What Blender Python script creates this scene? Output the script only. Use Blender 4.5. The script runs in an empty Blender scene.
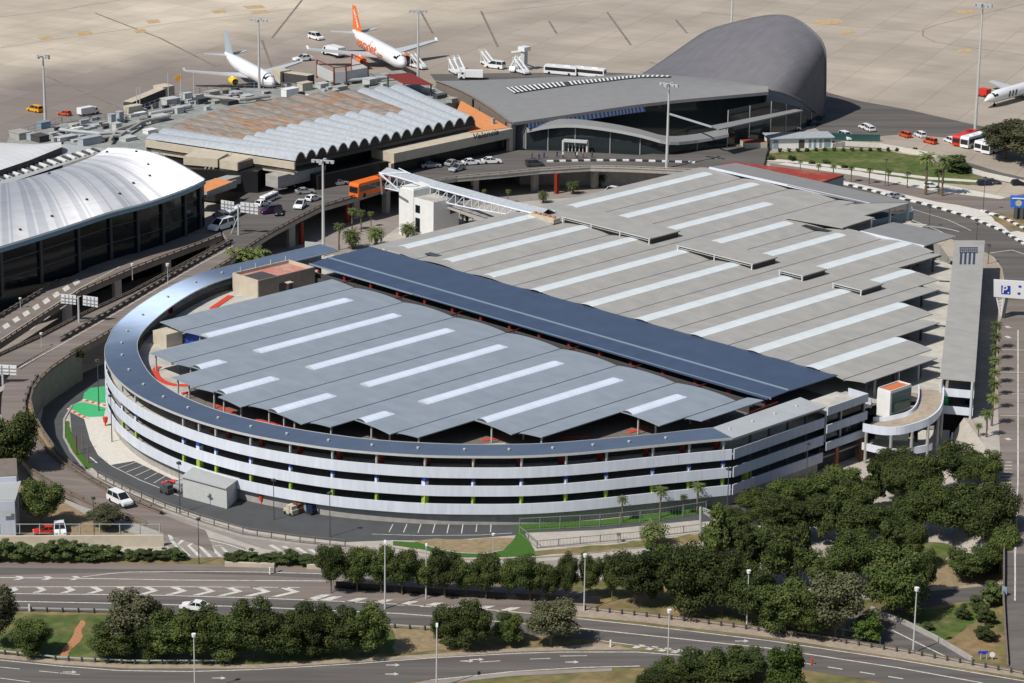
import bpy, bmesh, math, random
from mathutils import Vector, Matrix
random.seed(7)
R = math.radians
SC = bpy.context.scene
COL = SC.collection
# ---------------------------------------------------------------- camera
F_PX, PITCH, ROLL, AZ, CAM_H = 2812.8, 0.29569, 0.013574, 0.771655, 165.0
def _axes():
    r = Vector((1, 0, 0)); f = Vector((0, math.cos(PITCH), -math.sin(PITCH))); u = r.cross(f)
    c, s = math.cos(ROLL), math.sin(ROLL)
    def w(v):   # view frame -> world frame (X along the blue roof, Y along the skylights)
        return Vector((v.x*math.cos(AZ)-v.y*math.sin(AZ), v.x*math.sin(AZ)+v.y*math.cos(AZ), v.z))
    return w(c*r+s*u), w(-s*r+c*u), w(f)
CR, CU, CF = _axes()
CAM = Vector((0, 0, CAM_H))
def ray(px, py): return CR*(px-512)+CU*(341.5-py)+CF*F_PX
def P(px, py, z=0.0):
    d = ray(px, py); return CAM+d*((z-CAM_H)/d.z)
def PV(px, py, A, B):
    """point of the upright plane through A and B that is seen at the pixel"""
    n = Vector((-(B.y-A.y), B.x-A.x, 0)); d = ray(px, py)
    return CAM+d*((A-CAM).dot(n)/d.dot(n))
def zoomed(ox, oy, s, pts): return [(ox+a/s, oy+b/s) for a, b in pts]
cd = bpy.data.cameras.new('camera'); cam = bpy.data.objects.new('camera', cd); COL.objects.link(cam)
m = Matrix((CR, CU, -CF)).transposed().to_4x4(); m.translation = CAM; cam.matrix_world = m
cd.sensor_width = 36; cd.lens = F_PX*36/1024; cd.clip_start = 5; cd.clip_end = 20000
SC.camera = cam
# ---------------------------------------------------------------- light
SUN_EL, SUN_DIR = R(50), R(3)       # shadows fall along +Y, 3 degrees towards +X
sx, sy = math.sin(SUN_DIR), math.cos(SUN_DIR)
ld = bpy.data.lights.new('sun', 'SUN'); ld.energy = 4.9; ld.angle = R(0.55); ld.color = (1, 0.955, 0.89)
sun = bpy.data.objects.new('sun', ld); COL.objects.link(sun)
sun.rotation_euler = Vector((sx*math.cos(SUN_EL), sy*math.cos(SUN_EL), -math.sin(SUN_EL))).to_track_quat('-Z', 'Y').to_euler()
W = bpy.data.worlds.new('World'); SC.world = W; W.use_nodes = True
wn = W.node_tree; sky = wn.nodes.new('ShaderNodeTexSky'); sky.sky_type = 'NISHITA'; sky.sun_disc = False
sky.sun_elevation = SUN_EL; sky.sun_rotation = math.atan2(-sx, -sy)
wn.links.new(sky.outputs[0], wn.nodes['Background'].inputs[0]); wn.nodes['Background'].inputs[1].default_value = 0.08
SC.view_settings.view_transform = 'Standard'; SC.view_settings.look = 'None'; SC.view_settings.exposure = -0.17; SC.view_settings.gamma = 1
SC.render.engine = 'CYCLES'; SC.cycles.max_bounces = 5; SC.cycles.diffuse_bounces = 3; SC.cycles.glossy_bounces = 2
SC.cycles.transmission_bounces = 2; SC.cycles.caustics_reflective = False; SC.cycles.caustics_refractive = False
try: SC.cycles.use_denoising = True
except Exception: pass
# ---------------------------------------------------------------- materials
def mat(name, col, rough=0.8, var=0.0, scale=0.3, spec=0.3, metal=0.0, bump=0.0, col2=None, thr=0.5, sharp=0.2, detail=6, stretch=None, rot=0.0):
    """principled material; colour varies by world-space noise (col2: patches of a second colour)"""
    mt = bpy.data.materials.new(name); mt.use_nodes = True; nt = mt.node_tree; b = nt.nodes['Principled BSDF']
    b.inputs['Roughness'].default_value = rough; b.inputs['Metallic'].default_value = metal
    b.inputs['Specular IOR Level'].default_value = spec
    c = (*col, 1)
    b.inputs['Base Color'].default_value = c
    if var or col2 or bump:
        g = nt.nodes.new('ShaderNodeNewGeometry'); mp = nt.nodes.new('ShaderNodeMapping'); nt.links.new(g.outputs['Position'], mp.inputs['Vector'])
        mp.vector_type = 'TEXTURE' if rot else 'POINT'; mp.inputs['Rotation'].default_value = (0, 0, rot)
        if stretch: mp.inputs['Scale'].default_value = tuple(1/v for v in stretch) if rot else stretch
        n = nt.nodes.new('ShaderNodeTexNoise'); n.inputs['Scale'].default_value = scale; n.inputs['Detail'].default_value = detail
        nt.links.new(mp.outputs[0], n.inputs['Vector'])
        src = None
        if col2:
            r = nt.nodes.new('ShaderNodeValToRGB'); r.color_ramp.elements[0].position = thr-sharp/2; r.color_ramp.elements[1].position = thr+sharp/2
            r.color_ramp.elements[0].color = c; r.color_ramp.elements[1].color = (*col2, 1)
            nt.links.new(n.outputs['Fac'], r.inputs[0]); src = r.outputs[0]
        if var:
            n2 = nt.nodes.new('ShaderNodeTexNoise'); n2.inputs['Scale'].default_value = scale*3.7; n2.inputs['Detail'].default_value = 5
            nt.links.new(mp.outputs[0], n2.inputs['Vector'])
            mr = nt.nodes.new('ShaderNodeMapRange'); mr.inputs[1].default_value = 0.3; mr.inputs[2].default_value = 0.7
            mr.inputs[3].default_value = 1-var; mr.inputs[4].default_value = 1+var
            nt.links.new(n2.outputs['Fac'], mr.inputs[0])
            mx = nt.nodes.new('ShaderNodeVectorMath'); mx.operation = 'SCALE'
            if src: nt.links.new(src, mx.inputs[0])
            else: mx.inputs[0].default_value = col
            nt.links.new(mr.outputs[0], mx.inputs['Scale']); src = mx.outputs[0]
        if src: nt.links.new(src, b.inputs['Base Color'])
        if bump:
            bp = nt.nodes.new('ShaderNodeBump'); bp.inputs['Strength'].default_value = bump; bp.inputs['Distance'].default_value = 0.1
            nt.links.new(n.outputs['Fac'], bp.inputs['Height']); nt.links.new(bp.outputs[0], b.inputs['Normal'])
    return mt
def ribbed(name, col, period, axis, rough=0.5, depth=0.12, var=0.06, spec=0.4, scale=0.08, metal=0.0, ang=0.0):
    """sheet metal with standing seams a world distance apart"""
    mt = mat(name, col, rough, var, scale, spec, metal); nt = mt.node_tree; b = nt.nodes['Principled BSDF']
    g = nt.nodes.new('ShaderNodeNewGeometry'); mp = nt.nodes.new('ShaderNodeMapping'); mp.inputs['Rotation'].default_value = (0, 0, ang)
    nt.links.new(g.outputs['Position'], mp.inputs['Vector'])
    s = nt.nodes.new('ShaderNodeSeparateXYZ'); nt.links.new(mp.outputs[0], s.inputs[0])
    d = nt.nodes.new('ShaderNodeMath'); d.operation = 'DIVIDE'; d.inputs[1].default_value = period; nt.links.new(s.outputs[axis], d.inputs[0])
    f = nt.nodes.new('ShaderNodeMath'); f.operation = 'FRACT'; nt.links.new(d.outputs[0], f.inputs[0])
    l = nt.nodes.new('ShaderNodeMath'); l.operation = 'LESS_THAN'; l.inputs[1].default_value = 0.16; nt.links.new(f.outputs[0], l.inputs[0])
    k = nt.nodes.new('ShaderNodeMath'); k.operation = 'MULTIPLY_ADD'; k.inputs[1].default_value = -depth; k.inputs[2].default_value = 1; nt.links.new(l.outputs[0], k.inputs[0])
    # sheet-to-sheet tone: one value per seam-to-seam strip
    fl = nt.nodes.new('ShaderNodeMath'); fl.operation = 'FLOOR'; nt.links.new(d.outputs[0], fl.inputs[0])
    wn_ = nt.nodes.new('ShaderNodeTexWhiteNoise'); wn_.noise_dimensions = '1D'; nt.links.new(fl.outputs[0], wn_.inputs['W'])
    k2 = nt.nodes.new('ShaderNodeMath'); k2.operation = 'MULTIPLY_ADD'; k2.inputs[1].default_value = 0.05; k2.inputs[2].default_value = 0.975; nt.links.new(wn_.outputs['Value'], k2.inputs[0])
    k3 = nt.nodes.new('ShaderNodeMath'); k3.operation = 'MULTIPLY'; nt.links.new(k.outputs[0], k3.inputs[0]); nt.links.new(k2.outputs[0], k3.inputs[1])
    mx = nt.nodes.new('ShaderNodeVectorMath'); mx.operation = 'SCALE'
    old = b.inputs['Base Color'].links[0].from_socket
    nt.links.new(old, mx.inputs[0]); nt.links.new(k3.outputs[0], mx.inputs['Scale']); nt.links.new(mx.outputs[0], b.inputs['Base Color'])
    return mt
MT = dict(
 near_roof=ribbed('coated_roof_sheet', (0.262, 0.302, 0.345), 1.1, 1, 0.45, 0.07, 0.07),
 grey_roof=ribbed('weathered_roof_sheet', (0.36, 0.348, 0.325), 1.1, 1, 0.6, 0.08, 0.08),
 blue_roof=ribbed('blue_solar_roof', (0.055, 0.078, 0.135), 1.0, 0, 0.35, 0.12, 0.10, 0.5),
 ring_roof=ribbed('ring_roof_sheet', (0.17, 0.225, 0.31), 0.9, 0, 0.42, 0.06, 0.05, 0.5),
 pale_roof=mat('pale_roof_sheet', (0.55, 0.56, 0.55), 0.4, 0.05, 0.15, 0.5),
 skylight=ribbed('polycarbonate_skylight', (0.68, 0.75, 0.86), 1.2, 1, 0.25, 0.06, 0.03, 0.5),
 skylight_old=ribbed('aged_skylight', (0.66, 0.71, 0.72), 1.2, 1, 0.4, 0.08, 0.05),
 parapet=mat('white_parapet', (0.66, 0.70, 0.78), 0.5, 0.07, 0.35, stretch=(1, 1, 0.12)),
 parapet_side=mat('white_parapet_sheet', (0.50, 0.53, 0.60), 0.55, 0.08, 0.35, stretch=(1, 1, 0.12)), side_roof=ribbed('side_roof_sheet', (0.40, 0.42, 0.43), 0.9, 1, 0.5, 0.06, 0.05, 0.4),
 white=mat('white_render', (0.74, 0.74, 0.72), 0.7, 0.05, 0.2),
 whitepaint=mat('white_car_paint', (0.78, 0.79, 0.8), 0.25, spec=0.5),
 concrete=mat('concrete', (0.36, 0.345, 0.32), 0.9, 0.12, 0.25),
 deck=mat('deck_concrete', (0.50, 0.48, 0.43), 0.9, 0.12, 0.2, col2=(0.40, 0.385, 0.35), thr=0.55),
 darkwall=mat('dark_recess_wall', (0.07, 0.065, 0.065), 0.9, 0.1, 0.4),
 slab=mat('floor_slab', (0.28, 0.27, 0.26), 0.9, 0.1, 0.3),
 redbeam=mat('red_steel', (0.22, 0.028, 0.018), 0.5, 0.1, 0.5),
 redpaint=mat('red_kerb_paint', (0.62, 0.07, 0.04), 0.6, 0.1, 0.6),
 bluepaint=mat('blue_column_paint', (0.03, 0.07, 0.40), 0.5),
 greenpaint=mat('lime_column_paint', (0.34, 0.50, 0.05), 0.5),
 greenfloor=mat('green_floor_paint', (0.06, 0.42, 0.17), 0.7, 0.1, 0.5),
 steel=mat('grey_steel', (0.42, 0.43, 0.43), 0.45, 0.05, 0.6),
 darksteel=mat('dark_steel', (0.07, 0.075, 0.08), 0.5),
 galv=mat('galvanised_steel', (0.5, 0.51, 0.5), 0.45, 0.06, 0.5),
 cream=mat('cream_panel', (0.52, 0.46, 0.36), 0.8, 0.08, 0.2),
 brown=mat('brown_cladding_and_shade', (0.20, 0.165, 0.14), 0.7, 0.12, 0.3),
 orange_roof=mat('orange_membrane', (0.66, 0.27, 0.10), 0.8, 0.10, 0.2),
 redroof=mat('red_roof', (0.30, 0.05, 0.035), 0.7, 0.12, 0.2, col2=(0.36, 0.12, 0.08), thr=0.58),
 lift_roof=mat('terracotta_membrane', (0.58, 0.17, 0.07), 0.8, 0.06, 0.3),
 pinkfloor=mat('pink_membrane', (0.50, 0.22, 0.17), 0.85, 0.15, 0.3, col2=(0.46, 0.33, 0.27), thr=0.6),
 glass=mat('dark_glass', (0.008, 0.014, 0.017), 0.12, spec=0.3),
 teal_glass=mat('teal_glass', (0.03, 0.075, 0.08), 0.08, spec=0.6),
 green_glass=mat('green_glass', (0.03, 0.09, 0.085), 0.1, spec=0.6),
 terminal_white=ribbed('white_terminal_sheet', (0.72, 0.715, 0.71), 2.4, 1, 0.28, 0.09, 0.03, 0.5),
 terminal_grey=mat('grey_terminal_sheet', (0.235, 0.235, 0.232), 0.6, 0.05, 0.1, 0.3),
 shell=ribbed('shell_sheet', (0.150, 0.147, 0.160), 1.3, 0, 0.7, 0.08, 0.08, 0.2),
 vault=mat('vault_sheet', (0.38, 0.41, 0.44), 0.55, 0.12, 0.3, stretch=(1, 1, 1)),
 rust=mat('rusty_vault_sheet', (0.24, 0.215, 0.19), 0.85, 0.3, 0.35, col2=(0.29, 0.155, 0.085), thr=0.57, sharp=0.16, stretch=(0.28, 1.6, 1)),
 asphalt=mat('asphalt', (0.100, 0.092, 0.087), 0.9, 0.16, 0.3, col2=(0.14, 0.127, 0.117), thr=0.5, sharp=0.35, stretch=(0.06, 1.0, 1), rot=0.79),
 asphalt_dark=mat('new_asphalt', (0.075, 0.078, 0.082), 0.85, 0.10, 0.1),
 asphalt_brown=mat('worn_asphalt', (0.175, 0.145, 0.128), 0.95, 0.15, 0.3, col2=(0.225, 0.19, 0.168), thr=0.5, sharp=0.35, stretch=(0.06, 1.0, 1), rot=0.79),
 road_pale=mat('pale_road', (0.30, 0.265, 0.235), 0.95, 0.09, 0.12, col2=(0.25, 0.225, 0.205), thr=0.5, sharp=0.3),
 pavement=mat('pavement', (0.44, 0.40, 0.35), 0.9, 0.08, 0.25, col2=(0.38, 0.35, 0.31), thr=0.55, sharp=0.3),
 paver=mat('pale_paving', (0.60, 0.57, 0.51), 0.9, 0.07, 0.3),
 shoulder=mat('sandy_shoulder', (0.36, 0.30, 0.235), 0.95, 0.14, 0.3, col2=(0.31, 0.255, 0.20), thr=0.5, sharp=0.3),
 roadrail=mat('viaduct_rail_concrete', (0.175, 0.14, 0.112), 0.95, 0.12, 0.4),
 dirt=mat('dirt', (0.30, 0.21, 0.13), 0.97, 0.2, 0.3, col2=(0.24, 0.20, 0.11), thr=0.5, sharp=0.3),
 reddirt=mat('red_dirt', (0.42, 0.20, 0.10), 0.97, 0.15, 0.6),
 grass=mat('lawn_grass', (0.075, 0.11, 0.025), 0.95, 0.3, 0.16, col2=(0.16, 0.15, 0.06), thr=0.56, sharp=0.22),
 grass_bright=mat('watered_grass', (0.05, 0.125, 0.018), 0.95, 0.2, 0.8),
 grass_dry=mat('dry_grass', (0.14, 0.135, 0.05), 0.97, 0.3, 0.12, col2=(0.25, 0.175, 0.09), thr=0.5, sharp=0.2),
 paint=mat('road_paint', (0.58, 0.56, 0.51), 0.8, 0.22, 0.7, col2=(0.42, 0.40, 0.36), thr=0.6, sharp=0.2),
 yellow_paint=mat('yellow_ground_paint', (0.50, 0.32, 0.13), 0.8, 0.2, 0.3, col2=(0.46, 0.36, 0.23), thr=0.5, sharp=0.3),
 joint=mat('pavement_joint', (0.20, 0.175, 0.15), 0.9, 0.2, 0.1),
 kerbblack=mat('black_kerb_paint', (0.045, 0.045, 0.045), 0.7),
 tyre=mat('tyre', (0.02, 0.02, 0.02), 0.8),
 carglass=mat('car_glass', (0.015, 0.018, 0.022), 0.08, spec=0.6),
 orange=mat('orange_paint', (0.80, 0.16, 0.02), 0.35), firered=mat('fire_orange_paint', (0.62, 0.09, 0.03), 0.4), hallglass=mat('hall_glass', (0.022, 0.032, 0.036), 0.1, spec=0.5), fencegrey=mat('weathered_fence_steel', (0.22, 0.225, 0.225), 0.6), rustcol=mat('brick_orange_cladding', (0.22, 0.085, 0.04), 0.7), yellow=mat('yellow_paint', (0.80, 0.52, 0.02), 0.35),
 amber=mat('amber_paint', (0.78, 0.36, 0.02), 0.35),
 red=mat('red_paint', (0.60, 0.035, 0.02), 0.35), blue=mat('blue_paint', (0.02, 0.06, 0.30), 0.35),
 navy=mat('navy_paint', (0.02, 0.025, 0.06), 0.3), black=mat('black_paint', (0.02, 0.02, 0.022), 0.3),
 silver=mat('silver_paint', (0.45, 0.46, 0.48), 0.3, metal=0.3), purple=mat('plum_paint', (0.06, 0.02, 0.07), 0.3),
 louvreblue=mat('blue_louvre', (0.045, 0.07, 0.125), 0.5), finpaint=mat('pale_blue_fin_paint', (0.36, 0.43, 0.49), 0.4), bluegrey=mat('blue_grey_paint', (0.22, 0.30, 0.36), 0.4),
 signblue=mat('sign_blue', (0.02, 0.05, 0.42), 0.5), signwhite=mat('sign_white', (0.78, 0.78, 0.78), 0.5),
 bark=mat('bark', (0.16, 0.12, 0.09), 0.95, 0.2, 2.0), palmbark=mat('palm_bark', (0.15, 0.115, 0.08), 0.95, 0.2, 3.0),
 rock=mat('garden_rock', (0.5, 0.46, 0.40), 0.9, 0.15, 1.0),
)
def leafmat(name, a, b, scale=0.55):
    mt = mat(name, a, 0.75, 0.3, scale, 0.25, col2=b, thr=0.5, sharp=0.35, detail=3)
    # tone per tree, so that neighbours of one mesh differ
    nt = mt.node_tree; bs = nt.nodes['Principled BSDF']; oi = nt.nodes.new('ShaderNodeObjectInfo')
    mr = nt.nodes.new('ShaderNodeMapRange'); mr.inputs[3].default_value = 0.62; mr.inputs[4].default_value = 1.5; nt.links.new(oi.outputs['Random'], mr.inputs[0])
    mx = nt.nodes.new('ShaderNodeVectorMath'); mx.operation = 'SCALE'; nt.links.new(bs.inputs['Base Color'].links[0].from_socket, mx.inputs[0])
    nt.links.new(mr.outputs[0], mx.inputs['Scale']); nt.links.new(mx.outputs[0], bs.inputs['Base Color'])
    return mt
MT.update(pine=leafmat('pine_needles', (0.030, 0.048, 0.012), (0.080, 0.098, 0.023)),
 olive=leafmat('grey_foliage', (0.060, 0.064, 0.032), (0.095, 0.095, 0.048)),
 bright=leafmat('young_leaves', (0.045, 0.080, 0.014), (0.085, 0.125, 0.022)),
 shrub=leafmat('shrub_leaves', (0.046, 0.068, 0.020), (0.085, 0.108, 0.036)),
 palmleaf=leafmat('palm_fronds', (0.07, 0.10, 0.025), (0.12, 0.14, 0.045), 1.2))
# ---------------------------------------------------------------- mesh builder
def V3(a, z=None):
    return Vector((a[0], a[1], z if z is not None else (a[2] if len(a) > 2 else 0)))
class MB:
    def __init__(s): s.v = []; s.f = []; s.m = []
    def add(s, vs, fs, m=0):
        o = len(s.v); s.v += [tuple(v) for v in vs]; s.f += [tuple(i+o for i in f) for f in fs]; s.m += [m]*len(fs); return s
    def box(s, x0, x1, y0, y1, z0, z1, m=0):
        return s.prism([(x0, y0), (x1, y0), (x1, y1), (x0, y1)], z0, z1, m)
    def prism(s, poly, z0, z1, m=0, mtop=None):
        poly = [(p[0], p[1]) for p in poly]
        a = sum(poly[i][0]*poly[(i+1) % len(poly)][1]-poly[(i+1) % len(poly)][0]*poly[i][1] for i in range(len(poly)))
        if a < 0: poly = poly[::-1]
        n = len(poly); vs = [(x, y, z0) for x, y in poly]+[(x, y, z1) for x, y in poly]
        s.add(vs, [tuple(range(n))[::-1]]+[(i, (i+1) % n, n+(i+1) % n, n+i) for i in range(n)], m)
        o = len(s.v)-2*n; s.f.append(tuple(o+n+i for i in range(n))); s.m.append(m if mtop is None else mtop); return s
    def sheet(s, poly, m=0):
        pts = [Vector(p) for p in poly]; a = sum(pts[i].x*pts[(i+1) % len(pts)].y-pts[(i+1) % len(pts)].x*pts[i].y for i in range(len(pts)))
        if a < 0: pts = pts[::-1]
        return s.add(pts, [tuple(range(len(pts)))], m)
    def ribbon(s, L, Rr, m=0, thick=0):
        """strip between two polylines; thick > 0 gives it a body below"""
        n = len(L); vs = list(L)+list(Rr)
        s.add(vs, [(i, n+i, n+i+1, i+1) for i in range(n-1)], m)
        if thick:
            d = Vector((0, 0, -thick)); vb = [Vector(v)+d for v in vs]
            s.add(vb, [(i+1, n+i+1, n+i, i) for i in range(n-1)], m)
            s.add([Vector(v) for v in L]+[Vector(v)+d for v in L], [(i, i+1, n+i+1, n+i) for i in range(n-1)], m)
            s.add([Vector(v) for v in Rr]+[Vector(v)+d for v in Rr], [(i+1, i, n+i, n+i+1) for i in range(n-1)], m)
            for k in (0, n-1): s.add([L[k], Rr[k], Vector(Rr[k])+d, Vector(L[k])+d], [(0, 1, 2, 3)], m)
        return s
    def beam(s, p, q, w, h=None, m=0):
        p, q = Vector(p), Vector(q); h = h or w; d = (q-p)
        if d.length < 1e-6: return s
        d.normalize(); u = d.cross(Vector((0, 0, 1)))
        if u.length < 1e-3: u = Vector((1, 0, 0))
        u.normalize(); t = u.cross(d); vs = []
        for c in (p, q):
            for a, b in ((-1, -1), (1, -1), (1, 1), (-1, 1)): vs.append(c+u*(a*w/2)+t*(b*h/2))
        return s.add(vs, [(3, 2, 1, 0), (4, 5, 6, 7), (0, 1, 5, 4), (1, 2, 6, 5), (2, 3, 7, 6), (3, 0, 4, 7)], m)
    def wall(s, pts, w, h, m=0, closed=False):
        """kerb or wall along a 3D line, its foot on the line"""
        pts = [Vector(p) for p in pts]; n = len(pts); L = []; Rr = []
        for i in range(n):
            a = pts[i-1] if i else pts[0]; b = pts[i+1] if i < n-1 else pts[-1]
            t = Vector((b.x-a.x, b.y-a.y, 0)).normalized(); nn = Vector((-t.y, t.x, 0))*(w/2)
            L.append(pts[i]+nn+Vector((0, 0, h))); Rr.append(pts[i]-nn+Vector((0, 0, h)))
        return s.ribbon(L, Rr, m, h)
    def tube(s, p, q, r, r2=None, n=8, m=0):
        p, q = Vector(p), Vector(q); r2 = r if r2 is None else r2; d = (q-p).normalized(); u = d.orthogonal().normalized(); t = d.cross(u); vs = []
        for c, rr in ((p, r), (q, r2)):
            for i in range(n):
                a = 2*math.pi*i/n; vs.append(c+u*(math.cos(a)*rr)+t*(math.sin(a)*rr))
        return s.add(vs, [(i, (i+1) % n, n+(i+1) % n, n+i) for i in range(n)]+[tuple(range(n))[::-1], tuple(range(n, 2*n))], m)
    def path_tube(s, pts, rs, n=8, m=0, cap=True, squash=1.0):
        """one skin through rings; pts centres, rs radii"""
        o = len(s.v); K = len(pts)
        for i, c in enumerate(pts):
            c = Vector(c); a = Vector(pts[max(0, i-1)]); b = Vector(pts[min(K-1, i+1)]); d = (b-a).normalized()
            u = d.cross(Vector((0, 0, 1))); u = u.normalized() if u.length > 1e-3 else Vector((1, 0, 0)); t = u.cross(d)
            for k in range(n):
                g = 2*math.pi*k/n; s.v.append(tuple(c+u*(math.cos(g)*rs[i])+t*(math.sin(g)*rs[i]*squash)))
        for i in range(K-1):
            for k in range(n): s.f.append((o+i*n+k, o+i*n+(k+1) % n, o+(i+1)*n+(k+1) % n, o+(i+1)*n+k)); s.m.append(m)
        if cap:
            s.f.append(tuple(o+k for k in range(n))[::-1]); s.m.append(m); s.f.append(tuple(o+(K-1)*n+k for k in range(n))); s.m.append(m)
        return s
    uv = None
    def build(s, name, mats, parent=None, smooth=False, origin=None):
        if not isinstance(mats, (list, tuple)): mats = [mats]
        me = bpy.data.meshes.new(name)
        if parent is not None: o0 = parent['_o']; o0 = Vector(o0)
        elif origin is not None: o0 = Vector(origin)
        else:
            n = len(s.v); o0 = Vector((sum(v[0] for v in s.v)/n, sum(v[1] for v in s.v)/n, min(v[2] for v in s.v)))
        me.from_pydata([(v[0]-o0.x, v[1]-o0.y, v[2]-o0.z) for v in s.v], [], s.f)
        for x in mats: me.materials.append(MT[x] if isinstance(x, str) else x)
        for p, k in zip(me.polygons, s.m): p.material_index = k; p.use_smooth = smooth
        if s.uv:
            l = me.uv_layers.new(name='UVMap')
            for lp in me.loops: l.data[lp.index].uv = s.uv[lp.vertex_index]
        me.update(); ob = bpy.data.objects.new(name, me); COL.objects.link(ob)
        if parent is not None: ob.parent = parent; ob['_o'] = tuple(o0)
        else: ob.location = o0; ob['_o'] = tuple(o0)
        return ob
def tag(o, label=None, cat=None, group=None, kind=None):
    if label: o['label'] = label
    if cat: o['category'] = cat
    if group: o['group'] = group
    if kind: o['kind'] = kind
    return o
def thing(name, label, cat, loc=(0, 0, 0), group=None):
    o = bpy.data.objects.new(name, None); COL.objects.link(o); o.location = loc; o['_o'] = tuple(loc); o.empty_display_size = 0.5
    return tag(o, label, cat, group)
def structure(name, mb, m, smooth=False): return tag(mb.build(name, m, smooth=smooth), kind='structure')
def dup(root, loc, rotz=0, label=None, group=None, scale=None, cat=None, swap=None):
    r = root.copy(); COL.objects.link(r); r.location = loc; r.rotation_euler = (0, 0, rotz)
    if scale is not None: r.scale = scale if hasattr(scale, '__len__') else (scale,)*3
    if label: r['label'] = label
    if group: r['group'] = group
    elif 'group' in r: del r['group']
    if cat: r['category'] = cat
    for ch in list(root.children):
        c = ch.copy(); COL.objects.link(c); c.parent = r
        if swap and ch.name.split('.')[0] in swap:
            c.data = swap[ch.name.split('.')[0]]
        for g in list(ch.children):
            d = g.copy(); COL.objects.link(d); d.parent = c
    return r
def remat(me, old, new):
    c = me.copy()
    for i, x in enumerate(c.materials):
        if x == MT[old]: c.materials[i] = MT[new]
    return c
def catmull(pts, k=4):
    out = []; n = len(pts); pts = [Vector(p) for p in pts]
    for i in range(n-1):
        a, b, c, d = pts[max(0, i-1)], pts[i], pts[i+1], pts[min(n-1, i+2)]
        for j in range(k):
            t = j/k; out.append(0.5*((2*b)+(c-a)*t+(2*a-5*b+4*c-d)*t*t+(3*b-a-3*c+d)*t**3))
    out.append(pts[-1]); return out
def smoothline(pts, it=2):
    pts = [Vector(p) for p in pts]
    for _ in range(it):
        pts = [pts[0]]+[(pts[i-1]+2*pts[i]+pts[i+1])/4 for i in range(1, len(pts)-1)]+[pts[-1]]
    return pts
def offset_line(pts, d):
    out = []
    for i, p in enumerate(pts):
        a = pts[max(0, i-1)]; b = pts[min(len(pts)-1, i+1)]; t = Vector((b.x-a.x, b.y-a.y, 0)).normalized()
        out.append(p+Vector((-t.y, t.x, 0))*d)
    return out
def at_z(pts, z): return [Vector((p[0], p[1], z)) for p in pts]
def text_mesh(s, size, ext=0.03):
    c = bpy.data.curves.new('txt', 'FONT'); c.body = s; c.size = size; c.extrude = ext; c.align_x = 'CENTER'; c.align_y = 'CENTER'; c.offset = size*0.012
    o = bpy.data.objects.new('txt', c); COL.objects.link(o); dg = bpy.context.evaluated_depsgraph_get(); dg.update()
    me = bpy.data.meshes.new_from_object(o.evaluated_get(dg)); bpy.data.objects.remove(o); bpy.data.curves.remove(c); return me
def put_text(name, s, size, centre, right, up, m, parent=None, width=None, ext=0.03):
    """flat lettering: centre, reading direction and up direction in the world"""
    me = text_mesh(s, size, ext); right = Vector(right).normalized(); up = Vector(up); up = (up-right*up.dot(right)).normalized(); n = right.cross(up)
    w = max(v.co.x for v in me.vertices)-min(v.co.x for v in me.vertices); k = (width/w) if width else 1
    for v in me.vertices: v.co = right*(v.co.x*k)+up*v.co.y+n*v.co.z
    me.materials.clear(); me.materials.append(MT[m])
    ob = bpy.data.objects.new(name, me); COL.objects.link(ob); c = Vector(centre)
    if parent is not None: ob.parent = parent; ob.location = c-Vector(parent['_o'])
    else: ob.location = c
    return ob
# ================================================================ parking garage
def aniso(name, col, rough, an, rot=0.0, metal=0.35, axis_radial=True):
    mt = ribbed(name, col, 0.9, 0, rough, 0.0, 0.05, 0.5); b = mt.node_tree.nodes['Principled BSDF']
    b.inputs['Anisotropic'].default_value = an; b.inputs['Anisotropic Rotation'].default_value = rot; b.inputs['Metallic'].default_value = metal
    t = mt.node_tree.nodes.new('ShaderNodeTangent'); t.direction_type = 'UV_MAP'; t.uv_map = 'UVMap'
    mt.node_tree.links.new(t.outputs[0], b.inputs['Tangent']); return mt
ZR, ZD = 12.2, 9.2
BANDS = [(8.5, 10.32), (5.32, 7.12), (2.15, 3.95)]
O_RAW = [(-425.9, 380), (-425.9, 366), (-425.8, 354), (-425.2, 346), (-421.7, 335.8), (-415.6, 323.6), (-408.4, 312.6), (-401.7, 305.5), (-397.6, 301.6), (-391.1, 296.8), (-382.5, 292.3), (-373.8, 289.3), (-366.5, 287.9), (-358.1, 287.3), (-349.9, 287.7), (-342.3, 289.0), (-334.8, 291.3), (-327.6, 294.3), (-321.0, 298.2), (-314.4, 303.0), (-308.6, 308.5), (-303.2, 314.4), (-298.9, 320.6), (-295.5, 326.8), (-292.7, 332.4), (-288.8, 340.0), (-285.3, 346.6)]
I_RAW = [(-420.2, 380), (-420.2, 366), (-420.0, 355), (-419.4, 347.5), (-416.6, 338.5), (-411.4, 328.0), (-405.0, 317.8), (-399.8, 311.2), (-393.8, 306), (-385.7, 301), (-377.8, 297.2), (-369.5, 294.9), (-362.0, 293.9), (-354.6, 293.9), (-347.6, 294.9), (-341.1, 296.5), (-334.4, 298.9), (-327.0, 302.4), (-321.1, 306.4), (-314.9, 311.5), (-310.3, 316.2), (-305.8, 321.6), (-302.4, 327.2), (-299.2, 333.0), (-296.4, 338.2), (-294.0, 343.4), (-291.4, 348.8)]
OUT = catmull([Vector((x, y, 0)) for x, y in O_RAW], 4); INN = catmull([Vector((x, y, 0)) for x, y in I_RAW], 4)
NR = len(OUT)
G = thing('parking_garage', 'huge round-ended multi-storey car park with pale parapet bands and ribbed blue and grey roofs', 'car park', (-360, 390, 0))
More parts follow.
